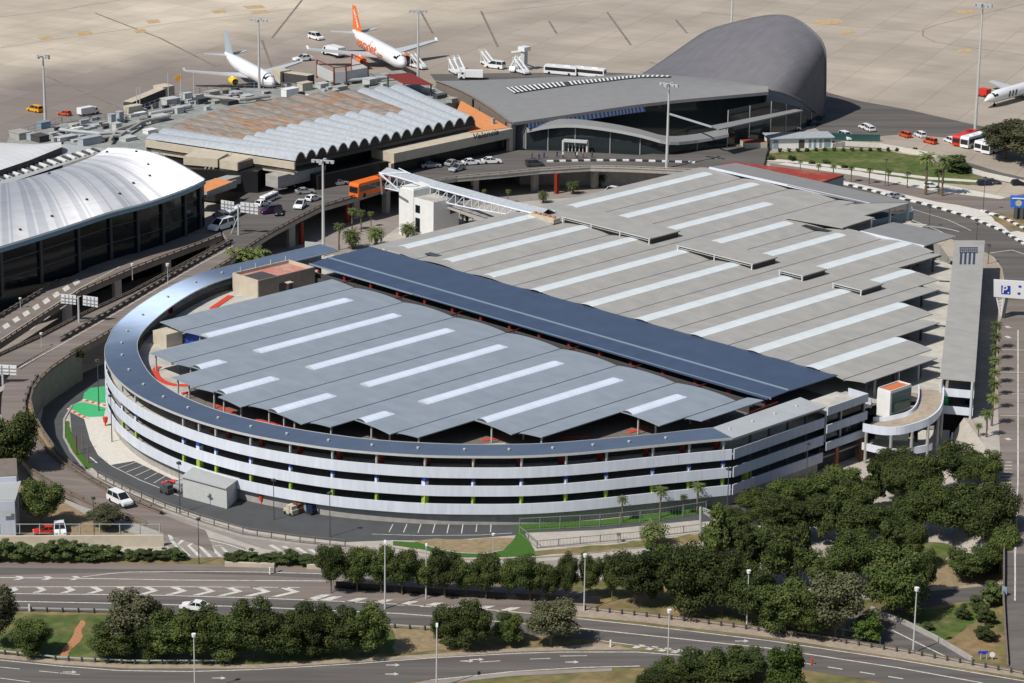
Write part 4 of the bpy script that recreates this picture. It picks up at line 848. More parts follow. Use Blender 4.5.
flat('lower_street', [(560, 172), (700, 180), (690, 200), (600, 195), (480, 205), (400, 225), (350, 262), (290, 262), (250, 255), (200, 268), (120, 310), (0, 370), (0, 345), (130, 275), (225, 240), (300, 222), (380, 195)], 0.03, 'road_pale')
# overpass at the right edge
OV = thing('road_overpass', 'concrete road overpass running along the right edge of the view above a lower road', 'overpass', (-250, 340, 0))
ol = [P(*q) for q in ((1004, 548, 5), (1004, 575, 5), (1003.5, 600, 4.8), (1005, 630, 3.0), (1007.6, 667, 0.3))]; orr = [P(*q) for q in ((1075, 556, 5), (1078, 585, 5), (1085, 612, 4.8), (1090, 645, 3.0), (1095, 684, 0.3))]
MB().ribbon(ol, orr, 0, 1.0).build('deck', 'asphalt', OV)
parapet([p for p in ol], OV, 0.9, 1.6); MB().ribbon([p+CR*1.6+Vector((0,0,.03)) for p in ol], [p+CR*1.85+Vector((0,0,.03)) for p in ol]).build('edge_line', 'paint', OV)

# ================================================================ terminals
def loft(T, E, fz, nu=40, ntt=8):
    """grid between two 3D polylines (T back, E front), fz(u,t) added height"""
    def samp(L, u):
        f = u*(len(L)-1); i = min(int(f), len(L)-2); return L[i].lerp(L[i+1], f-i)
    return lambda u, t: samp(T, u).lerp(samp(E, u), t)+Vector((0, 0, fz(u, t)))
def loft_mesh(S, nu, ntt, u0=0, u1=1, t0=0, t1=1, m=0, mb=None, flip=False, lift=0):
    b = mb or MB(); vs = [S(u0+(u1-u0)*i/nu, t0+(t1-t0)*j/ntt)+Vector((0, 0, lift)) for i in range(nu+1) for j in range(ntt+1)]
    fs = [(i*(ntt+1)+j, i*(ntt+1)+j+1, (i+1)*(ntt+1)+j+1, (i+1)*(ntt+1)+j) for i in range(nu) for j in range(ntt)]
    if flip: fs = [f[::-1] for f in fs]
    return b.add(vs, fs, m)
def block(ax_, ay_, bx_, by_, zat, z0, z1, depth, m, name, parent, mtop=None):
    """box whose near upright face runs between two ground pixels"""
    A = P(ax_, ay_, zat); B = P(bx_, by_, zat); d = (B-A).normalized(); n = Vector((-d.y, d.x, 0))
    if n.dot(Vector((-1, 1, 0))) < 0: n = -n
    b = MB(); b.prism([A, B, B+n*depth, A+n*depth], z0, z1, 0, 1 if mtop else None)
    return b.build(name, [m, mtop] if mtop else m, parent)
# ---- left terminal with the white curved roof
TA = thing('passenger_terminal', 'left terminal hall with a glossy white curved roof over a dark glass front', 'terminal building', (-470, 350, 6))
Ef = catmull([P(x, y, 17) for x, y in ((-90, 266), (-30, 256), (0, 248), (60, 229.5), (110, 213), (150, 202.5), (185, 190), (204.5, 181))], 3)
Tb = catmull([P(x, y, 15.5) for x, y in ((-110, 208), (-50, 196), (0, 185.5), (30, 178.5), (60, 170), (80, 163), (96, 156), (107.5, 149.5))], 3)
S1 = loft(Tb, Ef, lambda u, t: 2.6*math.sin(math.pi*min(1, t*0.92+0.04)))
tw = aniso('white_terminal_roof', (0.76, 0.76, 0.77), 0.69, 0.97, 0.0, 0.7)
b = loft_mesh(S1, 168, 10); b.uv = [(i/8, j/10) for i in range(169) for j in range(11)]; r1 = b.build('roof', tw, TA, smooth=True)
# slightly greyer sheets between the white ones
for i in range(168):
    if (i*7) % 11 in (2, 5, 8, 9) or 64 < i < 68:
        for j in range(10): r1.data.polygons[i*10+j].material_index = 1
r1.data.materials.append(aniso('grey_terminal_band', (0.60, 0.61, 0.64), 0.69, 0.97, 0.0, 0.7))
b = MB(); b.ribbon([p+Vector((0.1, -0.1, 0.15)) for p in Ef], [p+Vector((0.35, -0.25, -0.9)) for p in Ef]); b.build('eave_fascia', 'bluegrey', TA)
b = MB(); b.path_tube([p+Vector((0, 0, -0.1)) for p in Ef], [0.35]*len(Ef), 6); b.build('gutter', 'bluegrey', TA, smooth=True)
side = [S1(1, j/10) for j in range(11)]
b = MB(); b.path_tube(side, [0.22]*11, 6); b.build('gutter', 'steel', TA)
inn = [p+Vector((-2.4, 1.8, 0)) for p in Ef]
b = MB(); b.ribbon(at_z(inn, 16.2), at_z(inn, 0.0)); b.build('glass_front', 'glass', TA)
for k, p in enumerate(inn):
    if k % 2 == 0 and 2 < k: MB().box(p.x+0.2, p.x+0.7, p.y-0.5, p.y, 6, 16.4).build('column', 'darksteel', TA)
b = MB()
for z in (9.5, 13): b.ribbon(at_z([q+Vector((0.05, -0.05, 0)) for q in inn], z+0.25), at_z([q+Vector((0.05, -0.05, 0)) for q in inn], z))
b.build('transom', 'darksteel', TA)
b = MB()
for z in (10.5, 11.6): b.ribbon(at_z([q+Vector((0.04, -0.04, 0)) for q in inn[3:7]], z+0.7), at_z([q+Vector((0.04, -0.04, 0)) for q in inn[3:7]], z))
b.build('teal_glazing', 'teal_glass', TA)  # teal panes over the darker front glass
for u, t in ((0.42, 0.86), (0.53, 0.8), (0.64, 0.84), (0.72, 0.76), (0.80, 0.74), (0.86, 0.6), (0.34, 0.9), (0.95, 0.35), (0.9, 0.08), (0.25, 0.15), (0.5, 0.1)):
    q = S1(u, t); MB().box(q.x-0.25, q.x+0.25, q.y-0.2, q.y+0.2, q.z, q.z+0.35).build('roof_vent', 'darksteel', TA)
# second roof sheet and the glazed valley behind
TB = thing('passenger_terminal', 'white curved terminal roof at the far left beyond the glazed valley', 'terminal building', (-510, 345, 6))
Eb = [P(x, y, 15) for x, y in ((-90, 196), (-30, 181), (0, 170), (30, 160), (62, 147))]; Ab = [P(x, y, 13.5) for x, y in ((-90, 156), (-30, 145), (0, 142.5), (30, 144), (60, 146.5))]
S2 = loft(Ab, Eb, lambda u, t: 1.2*math.sin(math.pi*t)); loft_mesh(S2, 30, 6).build('roof', 'terminal_white', TB)
b = MB(); b.ribbon(Eb, at_z([p for p in Eb], 6)); b.build('wall', 'darkwall', TB)
b = MB(); b.ribbon([P(x, y, 13.4) for x, y in ((-90, 190), (0, 165), (64, 144))], [P(x, y, 13.4) for x, y in ((-90, 212), (0, 186), (110, 149))]); b.build('valley_roof', 'steel', TB)
for i in range(26):
    t = i/25; xa = -20+t*118; ya = 186-t*34
    A1 = P(xa-2, ya-4.5 if t > .4 else ya-3, 13.55); w = 12-t*5
    b = MB(); b.prism([P(xa, ya, 13.5), P(xa+1.9, ya-0.55, 13.5), P(xa-w+1.9, ya-w*0.42-0.55, 13.5), P(xa-w, ya-w*0.42, 13.5)], 13.45, 13.75); b.build('glazing_panel', 'darksteel' if i % 2 else 'white', TB)
# ---- middle terminal with the row of vaults
TC = thing('passenger_terminal', 'old middle terminal with a long row of barrel vault roofs, half of them rusty', 'terminal building', (-490, 440, 6))
nv = 17
Fr = [P(295+(475-295)*i/nv, 161+(122-161)*i/nv, 13.8) for i in range(nv+1)]
bp = [(146, 138.5), (186, 121.5), (224, 111), (293, 97), (350, 92), (406, 86)]
def backpt(u):
    f = u*5; i = min(4, int(f)); k = f-i; return P(bp[i][0]+(bp[i+1][0]-bp[i][0])*k, bp[i][1]+(bp[i+1][1]-bp[i][1])*k, 13.8)
def S3(u, t): 
    a = Fr[min(int(u*nv), nv-1)].lerp(Fr[min(int(u*nv)+1, nv)], u*nv-int(u*nv)) if u < 1 else Fr[-1]
    return a.lerp(backpt(u), t)
for k in range(nv):
    b = MB(); n = 6; L = 8
    vs = []
    for j in range(L+1):
        for i in range(n+1):
            u = (k+i/n)/nv; p = S3(u, j/L); vs.append(p+Vector((0, 0, (1.9-1.2*j/L)*math.sin(math.pi*i/n)**0.8)))
    fs = [(j*(n+1)+i, j*(n+1)+i+1, (j+1)*(n+1)+i+1, (j+1)*(n+1)+i) for j in range(L) for i in range(n)]
    b.add(vs, [f[::-1] for f in fs]); 
    for q in range(len(b.m)):
        j = q//n
        if 2 <= k <= 13 and j >= (4 if k < 12 else 3): b.m[q] = 1
    ob = b.build('vault', ['vault', 'rust'], TC)
    e = MB(); e.add([vs[i] for i in range(n+1)]+[Fr[k+1]+Vector((0, 0, -0.5)), Fr[k]+Vector((0, 0, -0.5))], [tuple(range(n+3))]); e.build('vault_end', 'black', TC)
    e = MB(); e.path_tube([vs[i]+Vector((0.05, -0.02, 0)) for i in range(n+1)], [0.14]*(n+1), 5); e.build('vault_rim', 'vault', TC)
# body
bd = [Fr[0]+Vector((-6, 1, 0)), Fr[-1]+Vector((-6, 0, 0)), backpt(1), backpt(0.6), backpt(0.2), backpt(0)]
MB().prism(bd, 0.5, 12.2).build('wall', 'black', TC)  # black wall colour paints the shade of the recess
f0, f1 = Fr[0]+Vector((0.4, -0.4, 0)), backpt(0)+Vector((0.4, -0.4, 0))
MB().wall([f0+Vector((0, 0, -1.9)), f1+Vector((0, 0, -1.9))], 0.5, 1.7).build('fascia', 'cream', TC)
MB().wall([f0+Vector((-0.8, 0.6, -3.4)), f1+Vector((-0.8, 0.6, -3.4))], 0.4, 1.0).build('fascia', 'cream', TC)
MB().wall([Fr[0]+Vector((0, 0, -1.3)), Fr[-1]+Vector((0, 0, -1.3))], 0.4, 0.8).build('fascia', 'darkwall', TC)
# cream wing and its small orange roof
block(184, 187, 218, 190, 6, 11.4, 13.4, 8, 'cream', 'cream_wing', TC); block(220, 190, 238, 192.5, 6, 11.2, 13.2, 8, 'cream', 'cream_wing', TC)
block(238.5, 192.6, 259, 186, 6, 11.3, 13.05, 9, 'brown', 'cream_wing', TC)
block(184, 190, 258, 193, 6, 6, 11.1, 6, 'black', 'recess', TC)
b = MB(); 
for i in range(3): b.beam(P(206+i*4, 190, 6)+Vector((0, 0, 0)), P(206+i*4, 190, 6)+Vector((0, 0, 5.4)), 0.35)
for z in (8, 10): b.beam(P(205, 190, 6)+Vector((0, 0, z-6)), P(216, 191, 6)+Vector((0, 0, z-6)), 0.35)
b.build('window_frame', 'cream', TC)
cn = [P(195.5, 190.3, 11), P(207, 191.6, 11), P(233, 181.5, 11), P(215, 178, 11)]
MB().prism(cn, 10.2, 11.0, 0, 1).build('canopy', ['concrete', 'orange_roof'], TC)
b = MB(); b.beam(P(207, 193, 10.0), P(236, 183.5, 10), 0.3, 1.8); b.beam(P(186, 191.5, 10.0), P(207, 194, 10), 0.3, 1.8); b.build('canopy_fascia', 'concrete', TC)
block(216, 200, 259, 187, 6, 8.2, 10.0, 3, 'concrete', 'ramp_wall', TC)
block(278, 196, 326, 184, 6, 7.8, 10.6, 4, 'concrete', 'lower_wall', TC)
# band with the city name
Av = P(513, 151, 6); Bv = Av+Vector((0, 1, 0))
c1, c2 = PV(394, 141, Av, Bv), PV(513, 128.5, Av, Bv); zt, zb = c2.z, PV(513, 137.5, Av, Bv).z
b = MB(); b.box(c1.x-8, c1.x, c1.y, c2.y, zb, zt, 0); b.build('name_band', 'cream', TC); MB().box(c1.x-0.8, c1.x+0.02, c1.y-1, c1.y, 5.5, zb).build('end_pier', 'cream', TC)
b = MB(); b.box(c1.x-7, c1.x-2.5, c1.y-22, c2.y-0.4, 4.5, zb-0.02); b.build('dark_front', 'black', TC)
b = MB(); b.box(c2.x-1.2, c2.x+0.02, c2.y-1.1, c2.y, 5, zb-0.02); b.build('end_pier', 'cream', TC)
b = MB(); b.sheet([P(461, 100.5, zt+0.6), P(509, 127.5, zt+0.1), P(471, 132.5, zt+0.1), P(450, 126, zt+0.1)]); b.build('terrace_roof', 'orange_roof', TC)
t1_, t2_ = PV(473, 134.8, Av, Bv), PV(499, 132.2, Av, Bv); ctr = PV(486, 134.4, Av, Bv)+Vector((0.06, 0, 0))
put_text('name_lettering', 'Valencia', 2.15, ctr, (0, 1, 0), (0, 0, 1), 'darksteel', TC, width=(t2_-t1_).length)
b = MB(); q = P(473, 107, zt+0.5); b.box(q.x-0.2, q.x+0.2, q.y-0.2, q.y+0.2, q.z, q.z+2); b.build('chimney', 'black', TC)
b = MB(); q = P(493, 124, zt+0.1); b.box(q.x-0.4, q.x+0.4, q.y-0.4, q.y+0.4, q.z, q.z+1.5); b.build('chimney', 'concrete', TC)
# cluttered flat roof behind
FR = thing('service_wing', 'low service wing crowded with rooftop ducts, rails and plant in front of the parked aircraft', 'building', (-540, 420, 5))
fp = [P(x, y, 10.5) for x, y in ((5, 152), (8, 138), (48, 128), (62, 123), (98, 122), (140, 112), (160, 108), (170, 101), (236, 88), (300, 89), (345, 75), (402, 70), (458, 100), (430, 108), (300, 120), (200, 150), (110, 152), (60, 152))]
MB().prism([(v.x, v.y) for v in fp], 5, 10.5, 0, 1).build('wall', ['concrete', mat('gravel_roof', (0.30, 0.315, 0.295), 0.95, 0.15, 0.3, col2=(0.24, 0.25, 0.24), thr=0.5, sharp=0.2)], FR)
rr = random.Random(5)
def on_fr(x, y): return P(x, y, 10.5)
units = []
def unit(x, y, sx_, sy_, h, m, z=0):
    q = on_fr(x, y); b = MB(); sx_ *= 0.72; sy_ *= 0.72; h *= 0.62; m = {'white': rr.choice(['galv', 'white', 'vault'])}.get(m, m)
    b.prism([q+Vector((sx_/2, sy_/2, 0)), q+Vector((-sx_/2, sy_/2, 0)), q+Vector((-sx_/2, -sy_/2, 0)), q+Vector((sx_/2, -sy_/2, 0))], 10.5+z, 10.5+z+h)
    b.prism([q+Vector((sx_/2+.1, sy_/2+.1, 0)), q+Vector((-sx_/2-.1, sy_/2+.1, 0)), q+Vector((-sx_/2-.1, -sy_/2-.1, 0)), q+Vector((sx_/2+.1, -sy_/2-.1, 0))], 10.5+z+h, 10.5+z+h+0.15)
    return b.build('plant_unit', m, FR)
for x, y, a, c, h, m in ((20, 138, 6, 5, 2.6, 'concrete'), (40, 141, 5, 4, 2.4, 'darkwall'), (31, 139, 4, 3, 2.2, 'white'), (44, 128, 2.5, 4, 2.5, 'bluegrey'), (90, 144, 3, 8, 2.8, 'white'), (117, 131, 2.4, 2.5, 3.2, 'galv'), (112, 124, 2, 2, 4, 'white'), (120, 122, 2, 2, 4.2, 'white'), (133, 113, 3, 6, 3, 'cream'), (170, 104, 4, 6, 2.4, 'galv'),
   (186, 98, 3, 3.5, 2.2, 'white'), (200, 103, 3.5, 4.5, 2, 'darksteel'), (212, 95, 3, 5, 1.6, 'concrete'), (160, 120, 3.5, 5, 2, 'galv'), (178, 113, 3, 3, 2.4, 'white'), (230, 104, 4, 5, 1.6, 'darkwall'), (290, 96, 3, 6, 3.2, 'white'), (305, 90, 3, 5, 3.2, 'cream'), (322, 88, 3, 4, 2, 'galv'), (355, 82, 3, 5, 2, 'darksteel'), (370, 84, 4, 4, 2.4, 'galv'), (385, 78, 3, 3, 1.8, 'concrete'), (340, 90, 3, 5, 1.6, 'concrete'), (247, 100, 3, 4, 2, 'galv'), (236, 95, 4, 3, 1.4, 'white'), (66, 140, 3, 7, 1.5, 'galv'), (76, 131, 4, 9, 0.6, 'vault'), (110, 139, 3, 6, 1.4, 'darksteel'), (128, 140, 4, 5, 1.2, 'galv'), (150, 133, 3, 4, 1.4, 'white'), (440, 98, 2.5, 5, 1.4, 'darksteel'), (428, 92, 3, 4, 1.2, 'galv'), (452, 102, 3, 3, 1.6, 'concrete')):
    unit(x, y, a, c, h, m)
for i in range(90):
    x = rr.uniform(50, 240); y = 148-(x-50)*0.24-rr.uniform(0, 17); unit(x, y, rr.uniform(.5, 2.2), rr.uniform(.8, 4.5), rr.uniform(.3, 1.5), rr.choice(['galv', 'white', 'darksteel', 'concrete', 'brown', 'darkwall', 'darksteel', 'steel']))
for i in range(22):
    x = rr.uniform(255, 400); y = 104-(x-255)*0.12-rr.uniform(0, 10); unit(x, y, rr.uniform(.8, 2.4), rr.uniform(1, 4), rr.uniform(.4, 1.6), rr.choice(['galv', 'white', 'darksteel', 'concrete', 'darkwall']))
for pts in (((100, 142), (120, 140), (140, 128)), ((60, 134), (100, 138), (130, 136)), ((150, 118), (190, 110)), ((110, 145), (118, 134), (150, 124), (170, 120)), ((205, 100), (240, 104), (270, 100)), ((330, 86), (400, 80))):
    q = [on_fr(x, y)+Vector((0, 0, 1.1)) for x, y in pts]; b = MB(); b.path_tube(q, [0.45]*len(q), 8); b.build('duct', rr.choice(['galv', 'steel', 'concrete']), FR)
def railing(pts, z, parent, h=1.6, step=2.2, m='bluegrey', name='railing'):
    pts = [P(x, y, z) for x, y in pts]; b = MB()
    for i in range(len(pts)-1):
        d = pts[i+1]-pts[i]; n = max(1, int(d.length/step))
        for zz in (h, h*0.5): b.beam(pts[i]+Vector((0, 0, zz)), pts[i+1]+Vector((0, 0, zz)), 0.07)
        for j in range(n+1): q = pts[i]+d*(j/n); b.beam(q, q+Vector((0, 0, h)), 0.09)
    return b.build(name, m, parent)
railing([(8, 138), (48, 128), (62, 123), (98, 122)], 10.5, FR); railing([(98, 122), (140, 112), (170, 101), (200, 94), (236, 88)], 10.5, FR); railing([(236, 88), (300, 89)], 10.5, FR); railing([(112, 152), (160, 158), (165, 163)], 10.5, FR)
# screened plant deck and red canopy by the orange aircraft
b = MB(); q = [P(317, 78, 10.5), P(334, 86, 10.5), P(346, 85, 10.5), P(368, 81, 10.5), P(352, 72, 10.5)]
for i in range(4): b.beam(q[i]+Vector((0, 0, 2.2)), q[i+1]+Vector((0, 0, 2.2)), 0.15, 3.0, 0)
for w in q: b.beam(w, w+Vector((0, 0, 5)), 0.3, 0.3, 1)
for i in range(4): b.beam(q[i]+Vector((0, 0, 5)), q[i+1]+Vector((0, 0, 5)), 0.2, 0.2, 1)
b.build('screen_enclosure', ['galv', 'redbeam'], FR)
b = MB(); b.prism([P(386, 74.5, 14), P(404, 83.5, 14), P(433, 84.5, 14), P(410, 72.5, 14)], 13.8, 14.0); b.build('red_canopy', 'redbeam', FR)
for x, y in ((388, 75), (404, 83), (431, 84)): q = P(x, y, 13.8); MB().box(q.x-.15, q.x+.15, q.y-.15, q.y+.15, 10.5, 13.8).build('canopy_post', 'darksteel', FR)
# boarding bridges
def bridge(a, c, label, name='boarding_bridge'):
    p, q = P(*a), P(*c); t = thing(name, label, 'boarding bridge', (q.x, q.y, 5), 'boarding bridges')
    b = MB(); b.beam(p, q, 2.6, 2.6); b.build('tunnel', 'darkwall', t); b = MB(); b.beam(p+Vector((0, 0, 1.35)), q+Vector((0, 0, 1.35)), 2.7, 0.1); b.build('tunnel_roof', 'cream', t)
    b = MB(); b.box(q.x-2, q.x+2, q.y-2, q.y+2, q.z-1.6, q.z+1.8); b.build('cab', 'cream', t)
    d = p.lerp(q, 0.75); b = MB(); b.box(d.x-0.3, d.x+0.3, d.y-0.9, d.y+0.9, 5, d.z-1.2); b.build('leg', 'steel', t); return t
bridge((311, 80, 10), (281, 76, 9.5), 'boarding bridge with dark sides and cream roof reaching the white aircraft nose'); bridge((128, 107, 10), (164, 92, 9.5), 'boarding bridge with an open stepped end standing left of the white aircraft')
# ---- right terminal with the big shell roof
TD = thing('passenger_terminal', 'modern grey terminal whose roof sweeps up into a huge shell over a dark glass front', 'terminal building', (-470, 530, 5))
T_ = catmull([P(*q) for q in ((436, 81, 12), (483, 80, 13), (543, 77.5, 14), (596, 76, 15), (644, 74, 15.5), (700, 77.5, 16.5), (747, 82.5, 17), (767, 89, 17))], 4)
E_ = catmull([P(*q) for q in ((511, 123, 12.6), (540, 119, 13.2), (575, 113.8, 14), (610, 108.7, 14.8), (640, 104.5, 15.4), (680, 100, 16), (725, 96, 16.6), (768.5, 92, 17))], 4)
S4 = loft(T_, E_, lambda u, t: 1.2*math.sin(math.pi*t))
b = loft_mesh(S4, 56, 8); b.build('roof', 'terminal_grey', TD, smooth=True)
b = MB(); b.ribbon([p+Vector((0.1, -0.1, 0.1)) for p in E_], [p+Vector((0.1, -0.1, -0.7)) for p in E_]); b.build('eave_fascia', 'shell', TD)
b = MB(); b.ribbon(at_z(T_, 5), T_); le = [S4(0, j/8) for j in range(9)]; b.ribbon(le, at_z(le, 5)); b.build('wall', 'brown', TD)
b = MB(); b.path_tube([p+Vector((0.1, -.1, .1)) for p in le], [0.25]*9, 5); b.build('verge', 'brown', TD)
# rooflight slats
b = loft_mesh(lambda u, t: S4(0.155+0.49*u, (0.50-0.30*u)+(-0.16+0.05*u)*t), 30, 2, lift=0.12, flip=True); b.build('rooflight_base', 'black', TD)
for i in range(38):
    u = i/38; f = lambda uu, tt: S4(0.155+0.49*uu, (0.50-0.30*uu)+(-0.16+0.05*uu)*tt)+Vector((0, 0, 0.3))
    if i == 13: continue
    b = MB(); b.add([f(u, 0.02), f(u+0.012, 0.02), f(u+0.012, 0.98), f(u, 0.98)], [(0, 1, 2, 3)]); b.add([f(u, 0.02)-Vector((0, 0, .2)), f(u+0.012, 0.02)-Vector((0, 0, .2)), f(u+0.012, 0.98)-Vector((0, 0, .2)), f(u, 0.98)-Vector((0, 0, .2))], [(3, 2, 1, 0)]); b.build('rooflight_slat', 'white', TD)
# front glass halls
def glasswall(px, z0, z1s, name='glass_front', m='hallglass', post=None, back=0):
    A = [P(x, y, ZU) for x, y in px]; b = MB(); b.ribbon([Vector((p.x, p.y, z)) for p, z in zip(A, z1s)], at_z(A, z0)); o = b.build(name, m, TD)
    if post:
        for i in range(len(A)-1):
            n = max(1, int((A[i+1]-A[i]).length/post))
            for j in range(n):
                p = A[i].lerp(A[i+1], j/n); z = z1s[i]+(z1s[i+1]-z1s[i])*j/n
                MB().box(p.x-0.02, p.x+0.16, p.y-0.2, p.y+0.0, z0, z-0.1).build('mullion', 'steel', TD)
    return A
cz = [10.9, 12.1, 12.6, 12.0, 11.0, 9.6, 9.0, 9.6]
cpx = [(526, 151.5), (548, 152), (575, 153), (610, 155), (640, 157), (668, 158.5), (697, 154), (727, 150.5)]
A = glasswall(cpx, ZU, [z-0.3 for z in cz], post=5)
ct = catmull([Vector((p.x+1.2, p.y-1.0, z)) for p, z in zip(A, cz)], 3); cb_ = catmull([Vector((p.x-2.2, p.y+1.8, z+0.5)) for p, z in zip(A, cz)], 3)
b = MB(); b.ribbon(cb_, ct, 0, 0.4); b.build('canopy', 'terminal_grey', TD, smooth=True)
b = MB(); b.ribbon([p+Vector((0.03, -0.03, 0.02)) for p in ct], [p+Vector((0.03, -0.03, -0.75)) for p in ct]); b.build('canopy_fascia', 'steel', TD)
glasswall([(513, 150), (526, 151.5)], ZU, [12.2, 12.4], 'wall', 'shell'); MB().box(-480.6, -479.4, 491.5, 493, 5, 12.4).build('end_pier', 'terminal_grey', TD)
Bk = [Vector((p.x-3.0, p.y+1.0, 0)) for p in E_]; b = MB(); b.ribbon([Vector((p.x, p.y, e.z-0.4)) for p, e in zip(Bk, E_)], at_z(Bk, ZU)); b.build('upper_glass', 'hallglass', TD)
# blue louvres under the eave
for i in range(30):
    u = 0.09+0.50*i/30; p, q = S4(u, 1.0), S4(u+0.009, 1.0)
    b = MB(); k = Vector((1.5, -1.2, -1.5)); b.add([p+Vector((.1, -.1, -.7)), q+Vector((.1, -.1, -.7)), q+k, p+k], [(0, 3, 2, 1)]); b.add([p+Vector((.1, -.1, -.75)), q+Vector((.1, -.1, -.75)), q+k-Vector((0, 0, .05)), p+k-Vector((0, 0, .05))], [(0, 1, 2, 3)]); b.build('louvre', 'louvreblue', TD)
b = MB(); b.ribbon([S4(0.09+0.5*i/10, 1)+Vector((0.05, -.05, -.8)) for i in range(11)], [S4(0.09+0.5*i/10, 1)+Vector((1.4, -1.1, -1.65)) for i in range(11)]); b.build('louvre_backing', 'navy', TD)
glasswall([(727, 150.5), (770, 141), (800, 130), (822, 120)], ZU, [15.5, 15.5, 11, 6], 'glass_front', 'hallglass', post=7)
b = MB(); b.prism([P(711, 125.6, 13.2), P(719, 129.2, 13.2), P(803, 110.2, 13.2), P(795, 109, 13.2)], 12.9, 13.2); b.build('canopy', 'terminal_grey', TD)
b = MB(); b.beam(P(670, 114, 12.5), P(712, 127, 13), 0.4); b.build('tie_beam', 'steel', TD)
# entrance portal
q0, q1 = P(564, 153.5, ZU), P(588, 155, ZU); b = MB(); d = (q1-q0).normalized(); nn = Vector((d.y, -d.x, 0))
for w in (q0, q1): b.beam(w+nn*1.0, w+nn*1.0+Vector((0, 0, 3.6)), 0.5)
b.beam(q0+nn*1.0+Vector((0, 0, 3.6)), q1+nn*1.0+Vector((0, 0, 3.6)), 1.6, 0.5); b.build('entrance_portal', 'pale_roof', TD)
b = MB()
for i in range(5): b.beam(q0.lerp(q1, 0.2+i*0.15)+nn*0.5, q0.lerp(q1, 0.2+i*0.15)+nn*0.5+Vector((0, 0, 2.6)), 0.16)
b.build('door_frame', 'white', TD)
# shell
Lf, Rf = P(640, 76.5, ZU), P(824, 117.5, ZU)
rim_px = [(636, 78), (644, 73.5), (656, 66), (669, 57), (689, 43), (708, 31), (732, 23.3), (757, 17.6), (773, 15.5), (788.4, 16.6), (802, 23.2), (814, 33), (821, 41), (824.5, 50), (825.3, 60), (825.3, 78), (825, 98), (824, 117)]
rim = catmull([PV(x, y, Lf, Rf) for x, y in rim_px], 3)
near = catmull([P(*q) for q in ((638, 78.5, 14.6), (644, 77, 14.9), (658, 76, 15.2), (672, 76, 15.6), (685, 76.5, 16), (699, 78, 16.4), (713, 79, 16.6), (726, 80.5, 16.8), (737, 82, 17), (750, 85.5, 17), (760, 88.5, 16.9), (775, 90.5, 16.7), (788, 95, 15.2), (797, 99, 13.6), (804, 103, 11.8), (811, 108.5, 9.5), (816, 113, 7.4), (820.5, 119, 5.0))], 3)
def S5(u, t):
    f = u*(len(rim)-1); i = min(int(f), len(rim)-2); a = rim[i].lerp(rim[i+1], f-i); c = near[i].lerp(near[i+1], f-i)
    return a.lerp(c, t)+Vector((0.35, -0.35, 0.5))*(2.6*math.sin(math.pi*t)*math.sin(math.pi*u))
b = loft_mesh(S5, 68, 12); b.build('shell_roof', 'shell', TD, smooth=True)
b = loft_mesh(lambda u, t: S5(u, t)+Vector((-0.3, 0.3, -0.3)), 68, 12, flip=True); b.build('shell_soffit', 'darksteel', TD, smooth=True)
b = MB(); b.path_tube(rim, [0.35]*len(rim), 6); b.path_tube(near[27:], [0.45]*len(near[27:]), 6); b.build('shell_rim', 'shell', TD, smooth=True)
# low white service building on the lawn edge
SB = thing('service_building', 'long low white building with blue doors behind the lawn near the shell roof', 'building', (-430, 545, 5))
A_, B2 = P(770, 149, ZU), P(832, 147.5, ZU); d = (B2-A_).normalized(); n = Vector((-d.y, d.x, 0)); n = n if n.dot(Vector((-1, 1, 0))) > 0 else -n
MB().prism([A_, B2, B2+n*6, A_+n*6], 5, 7.6).build('wall', 'white', SB); MB().prism([A_-n*.6-d*.5, B2-n*.6+d*.5, B2+n*6.4+d*.5, A_+n*6.4-d*.5], 7.62, 7.8).build('roof', 'vault', SB)
for t0, t1, m_ in ((0.05, 0.13, 'bluegrey'), (0.46, 0.55, 'darkwall'), (0.62, 0.66, 'bluegrey'), (0.70, 0.74, 'bluegrey'), (0.79, 0.83, 'bluegrey'), (0.87, 0.97, 'bluegrey')):
    a, c = A_.lerp(B2, t0), A_.lerp(B2, t1); MB().prism([a, c, c-n*0.06, a-n*0.06], 5, 7.2).build('door', m_, SB)
block(745, 152.5, 767, 151.5, ZU, 5, 7.4, 4, 'cream', 'shed', SB, 'redroof')
tag(structure('retaining_edge', MB().wall([P(x, y, ZU) for x, y in ((832, 148), (845, 146), (880, 148), (925, 156), (945, 165), (985, 177), (1060, 193))], 0.4, 1.2), 'paver'))
FN = tag(MB().wall([P(x, y, ZU) for x, y in ((832, 139.5), (850, 141), (880, 141.5))], 0.1, 1.8).build('mesh_fence', 'green_glass'), 'dark green mesh fence beside the apron vehicles right of the white service building', 'fence')
# ---- footbridge canopy and its white lift tower
WT = thing('lift_tower', 'white cubic lift tower beside the long sloping footbridge roof', 'tower', (*P(410, 232, 0).xy, 0))
q = P(399, 233.5, 0); a, c, e = q, P(414, 237, 0), P(427.5, 241.5, 0)
X0, X1, X2 = q.x, c.x, e.x; Y0 = q.y
MB().box(X0, X0+4.8, Y0, Y0+8.5, 0, 11.0).build('shaft', 'white', WT)
MB().box(X0+4.8, X0+11.2, Y0+0.15, Y0+8.2, 0, 9.4).build('hall', 'white', WT)
MB().box(X0+4.95, X0+11.05, Y0+0.3, Y0+8.05, 9.4, 9.45).build('hall_roof', 'deck', WT)
MB().box(X0+5.3, X0+6.8, Y0+0.10, Y0+0.14, 6.0, 7.8).build('window', 'glass', WT); MB().box(X0+5.3, X0+6.8, Y0+0.10, Y0+0.14, 1.5, 4.8).build('window', 'glass', WT)
MB().box(X0+11.21, X0+11.25, Y0+5.4, Y0+7.6, 5.8, 7.6).build('window', 'darkwall', WT)
